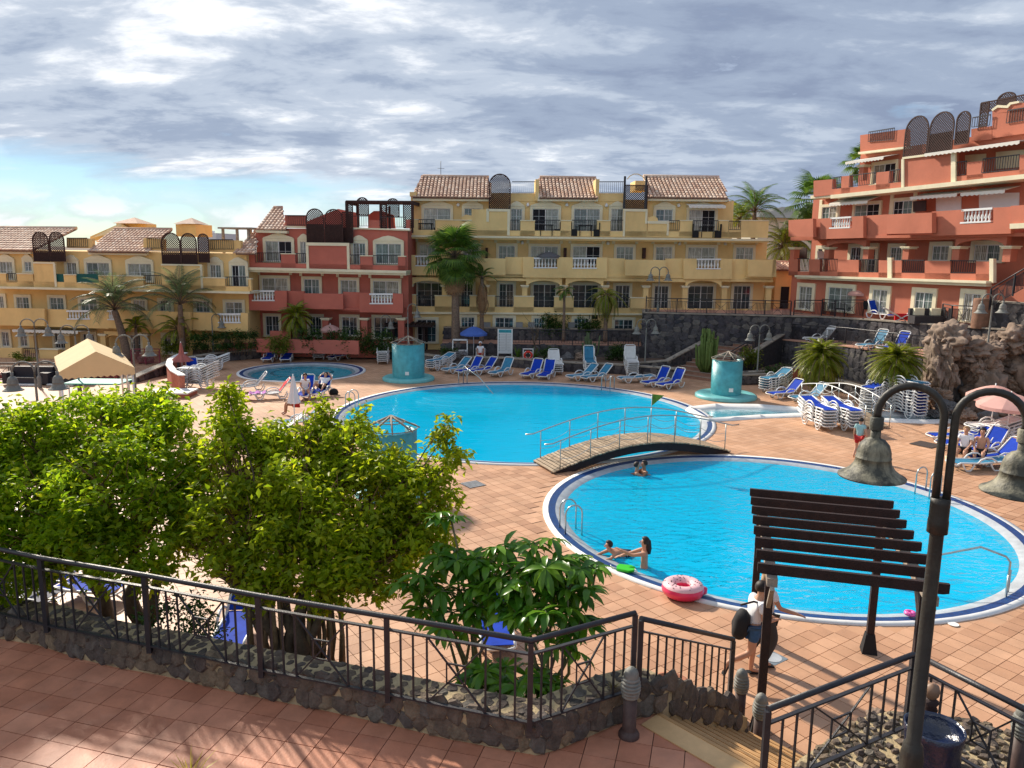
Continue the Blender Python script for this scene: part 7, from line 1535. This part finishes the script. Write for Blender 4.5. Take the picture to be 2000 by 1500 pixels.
palm('dense palm filling the gap beside the gatehouse', pbase(1522, 62, 3), ph(1522, 485, 62) - 3, 1.0, 40, 'feather', M_palmy, 2.6, .2, lo=-.9, hi=1.2, ll=.6)
palm('palm in the gap beside the terracotta block', pbase(1548, 63, 3), ph(1545, 470, 63) - 3, 1.0, 30, 'feather', M_palm, 2.2, .2, lo=-.9, hi=1.2, ll=.6)
palm('yucca like plant at the lower right edge of the picture', Vector((8.05, 9.6, .9)), .55, 1.0, 30, 'feather', M_palmy, .55, .05, lo=-.2, hi=1.3, ll=.06, name='yucca', cat='plant')
def spiky(label, base, n, L_, mt, name='agave', cat='plant', w_=.06, spread=1.0):
    t = thing(name, label, cat, base); b = MB()
    for i in range(n):
        az, el = i * 2.4, random.uniform(.35, 1.35) * (1 / spread); d = Vector((math.cos(az) * math.cos(el), math.sin(az) * math.cos(el), math.sin(el))); s = Vector((-math.sin(az), math.cos(az), 0)) * w_; l_ = L_ * random.uniform(.7, 1.1)
        b.add([Vector((0, 0, 0)) - s * .6, s * .6, d * l_ * .55 + s * .7, d * l_ * .55 - s * .7, d * l_ + Vector((0, 0, -.12 * l_))], [(0, 1, 2, 3), (3, 2, 4)])
    b.build('blades', mt, t, 'stuff'); return t
spiky('tuft of thin yellow grass blades rising at the bottom edge of the terrace', P(372, 1530, TZ), 26, .44, leafmat('yellow_grass_blade', [(.50, .46, .03), (.62, .55, .05)], .4), 'grass_tuft', 'grass tuft', .007)
spiky('succulent rosette growing on the near wall left of the terrace bollard', Vector((1.25, 8.42, 1.93)), 30, .14, leafmat('brown_succulent', [(.2, .16, .06), (.3, .22, .08)], .2), 'succulent', 'plant', .012)
for lab, px, Y in (('spiky green plant right of the notice board', 1012, 47.6), ('second spiky plant behind the lifebuoy stand', 1046, 48)): spiky(lab, pbase(px, Y, .42), 26, .9, M_palm, 'agave', 'plant', .05)
def cactus(label, base, stems, h, m, name='cactus', r_=.06):
    t = thing(name, label, 'cactus', base)
    for i in range(stems):
        x, y = random.gauss(0, .22), random.gauss(0, .2); hh = h * random.uniform(.6, 1); b = MB(); b.tube([(x * .4, y * .4, 0), (x, y, hh * .3), (x * 1.15, y * 1.15, hh * .96), (x * 1.16, y * 1.16, hh)], [r_ * .8, r_, r_, r_ * .2], 6); b.build('stem', m, t)
cactus('tall clump of thin cactus stems beside the brown stairs', pbase(1385, 43.6, .3), 40, 2.55, M_bushy if False else mat('cactus_green', (0.10, 0.15, 0.03), .7, .25, 5), r_=.07)
cactus('cluster of column cactus behind the teal loungers', pbase(1152, 47.3, .42), 12, 1.7, mat('cactus_dark', (0.07, 0.10, 0.04), .7, .25, 5))
# thin bare tree behind the lifebuoy
t = thing('bare_tree', 'thin leafless tree against the dark wall behind the lifebuoy', 'tree', pbase(1045, 48, .42)); b = MB(); ps = limb(b, (0, 0, 0), (.2, 0, 1.9), .05, .02, 4)
for i in range(9): limb(b, ps[3 + i % 4], Vector((random.uniform(-.9, .9), random.uniform(-.3, .3), random.uniform(1.9, 3.0))), .02, .006, i, .15, 4)
b.build('trunk', M_trunk, t)

# ------------------------------------------------------------ rocks
M_rock = mat('waterfall_rock_render', (0.25, 0.18, 0.135), .9, .4, 1.2, 1.0, 9, grime=.6, gcol=(.22, .17, .15))
M_rockd = mat('dark_waterfall_rock', (0.13, 0.125, 0.125), .9, .35, 2, 1.0, 9)
def rock(parent, px, py, Y, rx, rz_, ry_, seed, m, n=3, name='rock'):
    import bmesh
    c = PD(px, py, Y) - parent.location; bm = bmesh.new(); bmesh.ops.create_icosphere(bm, subdivisions=n + 2, radius=1)
    sx, sz, sy = rx * Y / FOC, rz_ * Y / FOC, ry_
    for v in bm.verts:
        p = v.co * 1.0; q = mnoise.fractal(p * 1.2 + Vector((seed * 7.3, seed, 0)), .8, 2.1, 6) * .42 + abs(mnoise.noise(p * 2.6 + Vector((seed, 3, seed)))) * .42 - abs(mnoise.noise(p * 5.1 + Vector((3, seed, 3)))) * .2 - .06
        v.co = Vector((p.x * sx, p.y * sy, p.z * sz)) * (1 + q)
    me = bpy.data.meshes.new(name); bm.to_mesh(me); bm.free(); me.materials.append(m)
    for pl in me.polygons: pl.use_smooth = seed % 2 == 0
    o = bpy.data.objects.new(name, me); COL.objects.link(o); o.parent = parent; o.location = c; return o
rk = thing('rock_formation', 'artificial brown rock waterfall with dark caves at the right', 'rock formation', (20, 38, 0))
i = 0
for px, py, Y, rx, rz_, ry_, m in [(1835, 720, 38.5, 22, 70, 1.0, M_rock), (1845, 665, 38.8, 28, 34, 1.2, M_rock), (1880, 690, 39.0, 45, 30, 1.4, M_rock), (1870, 760, 39.6, 35, 60, 1.0, M_rockd), (1915, 720, 38.2, 27, 40, 1.0, M_rock), (1925, 690, 38.6, 24, 28, 1.0, M_rock), (1902, 672, 39.8, 38, 16, 1.0, M_rock), (1880, 672, 40, 30, 12, .9, M_rock), (1955, 680, 39, 45, 30, 1.2, M_rock), (1985, 665, 38.5, 32, 28, 1.2, M_rock), (1975, 720, 38.8, 50, 22, 1.2, M_rock), (1925, 780, 37.5, 34, 50, 1.2, M_rock), (1970, 770, 38.8, 50, 55, 1.0, M_rockd), (2030, 740, 38, 55, 90, 1.5, M_rock), (1860, 800, 36.5, 26, 14, .7, M_rockd), (1885, 812, 35.5, 16, 15, .6, M_rock), (1835, 775, 37.5, 18, 18, .6, M_rock), (1960, 745, 38.0, 26, 20, .6, M_palmt), (1822, 808, 36.8, 10, 8, .4, M_rockd), (1925, 825, 35, 26, 22, .6, M_rockd), (1985, 820, 35.5, 40, 30, .8, M_rock), (1855, 735, 39.0, 12, 9, .5, M_rock)]:
    i += 1; Y = Y * .905; rock(rk, px, py, Y, rx, rz_, ry_, i, m)
for lab, px, py, Y, rx, rz_ in (('brown boulder at the left garden steps', 285, 705, 46.5, 14, 11), ('round boulder in the bed behind the cactus', 1135, 696, 47.4, 10, 8), ('pale grey boulder in the corner rubble bed', 1712, 1398, 9.4, 20, 12)):
    t = thing('boulder', lab, 'rock', PD(px, py, Y)); rock(t, px, py, Y, rx, rz_, rx * Y / FOC, int(px), M_rock, 2)
for lab, px, py, Y, r_ in (('ring shaped dark rock under the towel rack', 899, 693, 47.2, 12), ('dark rock in the back bed behind the stacks', 1108, 698, 47.6, 12)):
    t = thing('boulder', lab, 'rock', PD(px, py, Y)); rock(t, px, py, Y, r_, r_ * .7, .4, int(px), M_rockd, 2)
# ============================================================ people
def skinned(name, pts, edges, rad, m, parent, root=0, sub=1):
    me = bpy.data.meshes.new(name); me.from_pydata([tuple(p) for p in pts], edges, []); o = bpy.data.objects.new(name, me); COL.objects.link(o)
    o.modifiers.new('s', 'SKIN')
    if not me.skin_vertices: pass
    for i, v in enumerate(me.skin_vertices[0].data):
        r_ = rad[i]; v.radius = r_ if isinstance(r_, tuple) else (r_, r_); v.use_root = (i == root)
    s = o.modifiers.new('u', 'SUBSURF'); s.levels = sub; s.render_levels = sub
    dg = bpy.context.evaluated_depsgraph_get(); n_ = bpy.data.meshes.new_from_object(o.evaluated_get(dg)); o.modifiers.clear(); o.data = n_; bpy.data.meshes.remove(me)
    n_.materials.clear(); n_.materials.append(m); n_.polygons.foreach_set('use_smooth', [True] * len(n_.polygons)); o.parent = parent; return o
STAND = dict(pelvis=(0, 0, .93), belly=(0, 0, 1.08), chest=(0, -.01, 1.28), neck=(0, 0, 1.46), jaw=(0, -.02, 1.54), head=(0, -.015, 1.63), top=(0, 0, 1.70),
             shL=(-.17, 0, 1.40), elL=(-.22, .02, 1.12), wrL=(-.23, -.06, .88), shR=(.17, 0, 1.40), elR=(.22, .02, 1.12), wrR=(.23, -.06, .88),
             hipL=(-.09, 0, .90), knL=(-.10, -.02, .50), anL=(-.10, .02, .08), toL=(-.11, -.15, .03), hipR=(.09, 0, .90), knR=(.10, -.02, .50), anR=(.10, .02, .08), toR=(.11, -.15, .03))
RAD = dict(pelvis=(.145, .115), belly=(.12, .10), chest=(.145, .11), neck=.052, jaw=.070, head=.092, top=.058, shL=.06, elL=.042, wrL=.030, shR=.06, elR=.042, wrR=.030, hipL=.095, knL=.062, anL=.040, toL=.030, hipR=.095, knR=.062, anR=.040, toR=.030)
ED = [('pelvis', 'belly'), ('belly', 'chest'), ('chest', 'neck'), ('neck', 'jaw'), ('jaw', 'head'), ('head', 'top'), ('chest', 'shL'), ('shL', 'elL'), ('elL', 'wrL'), ('chest', 'shR'), ('shR', 'elR'), ('elR', 'wrR'), ('pelvis', 'hipL'), ('hipL', 'knL'), ('knL', 'anL'), ('anL', 'toL'), ('pelvis', 'hipR'), ('hipR', 'knR'), ('knR', 'anR'), ('anR', 'toR')]
def person(label, base, rz, pose=None, skin=None, shirt=None, shorts=None, hair=None, long_hair=False, hat=None, s=1.0, sleeve=.55, leg=.55, shoes=None, upto=None, trousers=None, female=False):
    t = thing('person', label, 'person', base, rz); t.scale = (s, s, s); J = {k: Vector(v) for k, v in STAND.items()}; J.update({k: Vector(v) for k, v in (pose or {}).items()}); skin = skin or M_skin
    face_ = J.pop('face', None); names = [k for k in J if not (upto and k in upto)]; idx = {k: i for i, k in enumerate(names)}; pts = [J[k] for k in names]; rad = [RAD[k] if isinstance(RAD[k], tuple) else RAD[k] for k in names]; ed = [(idx[a], idx[b]) for a, b in ED if a in idx and b in idx]
    if female: rad[idx['chest']] = (.125, .10); rad[idx['belly']] = (.10, .085)
    # palms and five fingers
    for sd in 'LR':
        w_, e_ = 'wr' + sd, 'el' + sd
        if w_ not in idx: continue
        d = (J[w_] - J[e_]).normalized(); x = d.cross(Vector((0, 0, 1)) if abs(d.z) < .9 else Vector((0, 1, 0))).normalized(); p = J[w_] + d * .07; ip = len(pts); pts.append(p); rad.append((.034, .018)); ed.append((idx[w_], ip))
        for k, (o_, l_) in enumerate(((-.028, .070), (-.010, .080), (.010, .075), (.028, .058))): pts += [p + x * o_ + d * (.03 + l_ * .5), p + x * o_ * 1.15 + d * (.03 + l_) + Vector((0, 0, -.012))]; rad += [.0085, .0075]; ed += [(ip, len(pts) - 2), (len(pts) - 2, len(pts) - 1)]
        pts.append(J[w_] + d * .06 + x * -.055); rad.append(.0095); ed.append((idx[w_], len(pts) - 1))
    nz = len(pts); hd_ = J['head']; fw = (J['head'] - J['neck']); f = Vector((0, -1, 0)); 
    if face_ is not None: f = face_.normalized()
    body = skinned('body', pts, ed, rad, skin, t, idx['pelvis'], 2)
    # face: nose, ears, eyes, mouth
    sidev = f.cross(Vector((0, 0, 1))).normalized(); upv = sidev.cross(f).normalized(); b = MB()
    hc = J['head'] + upv * -.005
    b.tube([hc + f * .080 + upv * .02, hc + f * .112 - upv * .025, hc + f * .085 - upv * .035], [.010, .015, .012], 6); b.build('nose', skin, t)
    for q in (-1, 1): b = MB(); b.lathe([(0, .0), (.02, .006), (.028, 0), (.02, -.006)], 8); b.v = [tuple(hc + sidev * q * .088 + f * x + upv * (y) + sidev * z * q for x, y, z in [w__])[0] for w__ in b.v]; b.build('ear', skin, t); b = MB(); e_ = hc + f * .086 + sidev * q * .032 + upv * .015; b.bar(e_ - sidev * .012, e_ + sidev * .012, .008, .006); b.build('eye', M_dark, t)
    b = MB(); e_ = hc + f * .088 - upv * .055; b.bar(e_ - sidev * .02, e_ + sidev * .02, .007, .006); b.build('mouth', mat('lips', (.30, .08, .07), .5), t)
    if hair is not None:
        b = MB(); vs = []; n_, m_ = 14, 8
        for i in range(m_ + 1):
            for j in range(n_):
                th, ph_ = math.pi * .64 * i / m_, 2 * math.pi * j / n_; dvec = upv * math.cos(th) + (f * math.cos(ph_) + sidev * math.sin(ph_)) * math.sin(th)
                fr = max(0, dvec.dot(f)); r_ = .112 * (1 + .05 * mnoise.noise(dvec * 6)) - .035 * (fr > .45 and th > .9) - .03 * (fr > .8); vs.append(J['head'] + upv * .015 - f * .012 + dvec * r_)
        b.add(vs, [(i * n_ + j, i * n_ + (j + 1) % n_, (i + 1) * n_ + (j + 1) % n_, (i + 1) * n_ + j) for i in range(m_) for j in range(n_)], 0, True); b.build('hair', hair, t)
        if long_hair: b = MB(); b.tube([J['head'] - f * .07 + upv * .03, J['neck'] - f * .085, J['neck'] - f * .10 - upv * .12], [.075, .07, .035], 8); b.build('hair', hair, t)
    if hat: b = MB(); b.lathe([(.17, 0), (.105, .01), (.10, .06), (.06, .10), (0, .11)], 16, 0); b.v = [tuple(J['head'] + Vector(v) + Vector((0, 0, .05))) for v in b.v]; b.build('hat', hat, t)
    def sub(names_, over, m, nm, root_):
        ps, rd, e2, ix = [], [], [], {}
        for k, p, r_ in names_: ix[k] = len(ps); ps.append(p); rd.append(tuple(q + over for q in r_) if isinstance(r_, tuple) else (r_ + over,) * 2)
        for a, c in ED + [('neck', 'chest')]:
            for a2, c2 in ((a, c), (a, c + '_'), (a + '_', c)):
                if a2 in ix and c2 in ix: e2.append((ix[a2], ix[c2]))
        e2 = list({tuple(sorted(q)) for q in e2}); skinned(nm, ps, e2, rd, m, t, ix[root_], 2)
    g = lambda k: (k, J[k], RAD[k])
    if shirt:
        L_ = [g('pelvis'), g('belly'), g('chest'), ('neck', J['chest'].lerp(J['neck'], .72), .062)]
        for sd in 'LR':
            if 'sh' + sd in idx: L_ += [g('sh' + sd), ('el' + sd, J['sh' + sd].lerp(J['el' + sd], sleeve), .055)]
        sub(L_, .018, shirt, 'shirt', 'pelvis')
    sm = trousers or shorts
    if sm:
        q = .95 if trousers else leg; L_ = [g('pelvis')]
        for sd in 'LR': L_ += [g('hip' + sd), ('kn' + sd, J['hip' + sd].lerp(J['kn' + sd], q), .078)]
        if trousers:
            for sd in 'LR': L_ += [('an' + sd, J['kn' + sd].lerp(J['an' + sd], .9), .05)]
        sub(L_, .016, sm, 'trousers' if trousers else 'shorts', 'pelvis')
    if shoes:
        for sd in 'LR':
            a, c = J['an' + sd], J['to' + sd]; d = (c - a); b = MB(); up_ = Vector((0, 0, 1)) if abs(d.normalized().z) < .7 else Vector((0, 1, 0)); h_ = Vector((0, 0, -.045)); b.bar(a - d * .35 + h_ * 1.2, c + d * .3 + h_ * .3, .09, .02); b.build('sandal', shoes, t)
    return t
# walking man with black shoulder bag (faces right) and the woman beside him
mb_ = P(1470, 1322); fz = hd(1, .12)
man = person('man in white t-shirt and denim shorts walking right with a black bag on his back', mb_, fz, dict(pelvis=(0, .06, .93), belly=(0, .05, 1.08), chest=(0, 0, 1.27), neck=(0, -.02, 1.44), jaw=(0, -.06, 1.52), head=(0, -.06, 1.61), top=(0, -.05, 1.68), shL=(-.18, 0, 1.38), shR=(.18, 0, 1.38),
    hipR=(.09, .05, .90), knR=(.10, -.02, .50), anR=(.10, 0, .08), toR=(.11, -.16, .03), hipL=(-.09, .06, .90), knL=(-.10, .12, .50), anL=(-.10, .50, .36), toL=(-.11, .56, .20), elL=(-.23, -.02, 1.10), wrL=(-.12, -.24, 1.08), elR=(.23, -.02, 1.10), wrR=(.14, -.24, 1.05)), M_skin, M_wht, mat('denim', (0.035, 0.10, 0.22), .85, .15, 20), M_hair, s=1.0, shoes=M_black)
t = thing('shoulder_bag', 'big black shoulder bag slung on the walking man\'s back', 'bag', mb_, fz); b = MB(); b.lathe([(.02, .0), (.15, .02), (.20, .10), (.21, .22), (.19, .34), (.16, .42), (.10, .48), (0, .50)], 18, 0, (0, 0, 0), sx=.85, sy=.62); b.v = [(x * (1 + .25 * mnoise.noise(Vector((x, y, z)) * 7)), y * (1 + .3 * mnoise.noise(Vector((x + 3, y, z)) * 7)) + .24 + .15 * (.5 - z), z + .74) for x, y, z in b.v]; b.build('body', M_black, t)
b = MB(); b.tube([(0, .30, 1.32), (-.10, .12, 1.42), (-.14, -.06, 1.38), (-.1, -.14, 1.2), (.0, -.1, 1.0), (.1, .12, .86)], .017, 6); b.build('strap', M_black, t)
person('fair haired woman in white top and dark trousers walking behind the man', P(1490, 1297), fz, dict(hipL=(-.09, 0, .9), knL=(-.1, -.12, .5), anL=(-.1, .05, .09), toL=(-.1, -.1, .04), knR=(.1, .05, .5), anR=(.1, .25, .15), toR=(.1, .18, .04), elR=(.22, .06, 1.12), wrR=(.24, -.02, .88), elL=(-.22, -.12, 1.14), wrL=(-.26, -.40, 1.05)), M_skin, M_wht, None, M_hairb, True, trousers=mat('dark_grey_cloth', (.05, .05, .05), .9), s=1.0, shoes=M_black, female=True)
# swimmers
WZ = -.06
person('child with dark wet hair leaning on the pool ledge', P(1200, 1086, WZ), hd(-.9, -.35), dict(pelvis=(0, .28, .02), belly=(0, .12, .06), chest=(0, -.04, .10), neck=(0, -.14, .18), jaw=(0, -.18, .25), head=(0, -.19, .33), top=(0, -.17, .40), shL=(-.14, -.05, .13), elL=(-.20, -.24, .05), wrL=(-.17, -.42, .02), shR=(.14, -.05, .13), elR=(.2, -.2, .04), wrR=(.2, -.36, .02), hipL=(-.08, .34, -.02), knL=(-.1, .66, -.18), anL=(-.1, .98, -.3), toL=(-.1, 1.1, -.32), hipR=(.08, .34, -.02), knR=(.1, .66, -.2), anR=(.1, .98, -.34), toR=(.1, 1.1, -.36)), M_skin, None, mat('dark_swim_shorts', (.02, .03, .06), .7), M_hair, s=.92)
person('woman with curly dark hair reaching both arms towards the child in the pool', P(1258, 1107, WZ) + Vector((0, 0, -1.02)), hd(-1, .15), dict(elL=(-.16, -.30, 1.28), wrL=(-.10, -.52, 1.22), elR=(.16, -.28, 1.34), wrR=(.10, -.52, 1.42), knL=(-.1, -.1, .5), knR=(.1, -.1, .5)), M_skin, None, mat('teal_bikini', (.02, .30, .28), .6), M_hair, True, female=True)
person('left bather of the embracing couple in the middle of the pool', P(1243, 926, WZ) + Vector((0, 0, -1.33)), hd(.9, -.2), dict(elL=(-.1, -.2, 1.28), wrL=(0, -.35, 1.3), elR=(.2, -.15, 1.25), wrR=(.1, -.3, 1.3)), M_skin, None, M_black, M_hair, female=True)
person('right bather of the embracing couple in the middle of the pool', P(1253, 926, WZ) + Vector((.08, 0, -1.28)), hd(-.9, -.3), dict(elL=(-.2, -.15, 1.25), wrL=(-.1, -.3, 1.3), elR=(.2, -.15, 1.25), wrR=(.05, -.32, 1.3)), M_skind, None, M_black, M_hair)
person('boy in pale teal shirt and red shorts walking beyond the near bell lamp', P(1675, 895), hd(.6, .6), dict(elL=(-.27, .05, 1.15), wrL=(-.30, .0, .93), knL=(-.1, -.1, .5), anL=(-.1, -.05, .08), toL=(-.1, -.2, .03), anR=(.1, .2, .14), toR=(.1, .12, .03)), M_skin, mat('pale_teal_cotton', (.30, .48, .48), .85, .1, 8), mat('red_shorts', (.42, .02, .02), .8), M_hair, s=.84, leg=.7)
def seated(px, py, z, rz, lean=.1, h=.36, **k):
    p = dict(pelvis=(0, .05, h + .09), belly=(0, .06 + lean * .2, h + .25), chest=(0, .06 + lean * .6, h + .44), neck=(0, .05 + lean, h + .62), jaw=(0, .03 + lean, h + .70), head=(0, .03 + lean, h + .79), top=(0, .05 + lean, h + .86), shL=(-.17, .06 + lean * .85, h + .56), elL=(-.22, -.06, h + .32), wrL=(-.16, -.28, h + .22), shR=(.17, .06 + lean * .85, h + .56), elR=(.22, -.06, h + .32), wrR=(.16, -.28, h + .22),
             hipL=(-.09, 0, h + .07), knL=(-.12, -.42, h + .10), anL=(-.12, -.46, .1), toL=(-.12, -.62, .04), hipR=(.09, 0, h + .07), knR=(.12, -.42, h + .10), anR=(.12, -.46, .1), toR=(.12, -.62, .04)); p.update(k.pop('pose', {}))
    return person(k.pop('label'), P(px, py, z), rz, p, **k)
seated(597, 779, 0, hd(.35, -1), -.22, label='woman in white leaning forward on a blue lounger by the closed white parasol', shirt=M_wht, hair=M_hair, shorts=M_wht, female=True)
person('man in white top lying on a blue lounger with knees apart', P(628, 772), hd(-.1, -1), dict(pelvis=(0, .22, .44), belly=(0, .36, .52), chest=(0, .50, .64), neck=(0, .62, .78), jaw=(0, .66, .85), head=(0, .70, .92), top=(0, .74, .97), shL=(-.18, .57, .72), elL=(-.36, .62, .74), wrL=(-.2, .70, .92), shR=(.18, .57, .72), elR=(.36, .62, .74), wrR=(.2, .70, .92), hipL=(-.1, .15, .42), knL=(-.24, -.22, .60), anL=(-.22, -.62, .36), toL=(-.24, -.74, .42), hipR=(.1, .15, .42), knR=(.24, -.22, .60), anR=(.22, -.62, .36), toR=(.24, -.74, .42), face=(0, -.8, .6)), M_skin, M_wht, M_black, M_hair)
seated(579, 808, 0, hd(-.8, -.4), -.15, label='tanned sunbather in a red hat sitting above the tree tops', skin=M_skind, hat=mat('red_hat', (.5, .02, .02), .8), hair=M_hair, shorts=mat('red_shorts', (.42, .02, .02), .8))
seated(938, 712, 0, hd(0, -1), .0, h=.55, label='lifeguard in white shirt and red shorts seated under the blue parasol', skin=M_skind, shirt=M_wht, shorts=mat('red_shorts', (.42, .02, .02), .8), hair=M_wht)
t = thing('chair', 'white plastic chair under the seated lifeguard', 'chair', P(938, 712))
for x in (-.28, .28):
    for y in (-.2, .3): b = MB(); b.bar((x, y, 0), (x, y, .5), .04); b.build('leg', M_plast, t)
MB().box(-.3, -.24, .48, .3, .32, .52).build('seat', M_plast, t); MB().box(-.3, .30, .523, .3, .34, 1.0).build('backrest', M_plast, t)
seated(1880, 902, 0, hd(-.7, -.75), .02, label='seated woman in pale top, left of the couple on the right loungers', shirt=M_wht, hair=M_hairb, shorts=M_black, female=True)
seated(1912, 906, 0, hd(-.6, -.8), .02, label='seated man, bare chested, right of the couple on the right loungers', skin=M_skin, hair=M_hair, shorts=M_black)

t = thing('shoulder_bag', 'small black bag on the tiles right of the lying man', 'bag', P(652, 770)); MB().lathe([(.2, 0), (.24, .1), (.18, .24), (.05, .3), (0, .3)], 12, 0, sy=.6).build('body', M_black, t)
t = thing('beach_bag', 'striped pale beach bag beside the right hand couple', 'bag', P(1856, 905)); MB().lathe([(.15, 0), (.2, .25), (.19, .26), (.14, .02), (0, .02)], 12, 0, sy=.6).build('body', M_trim, t)
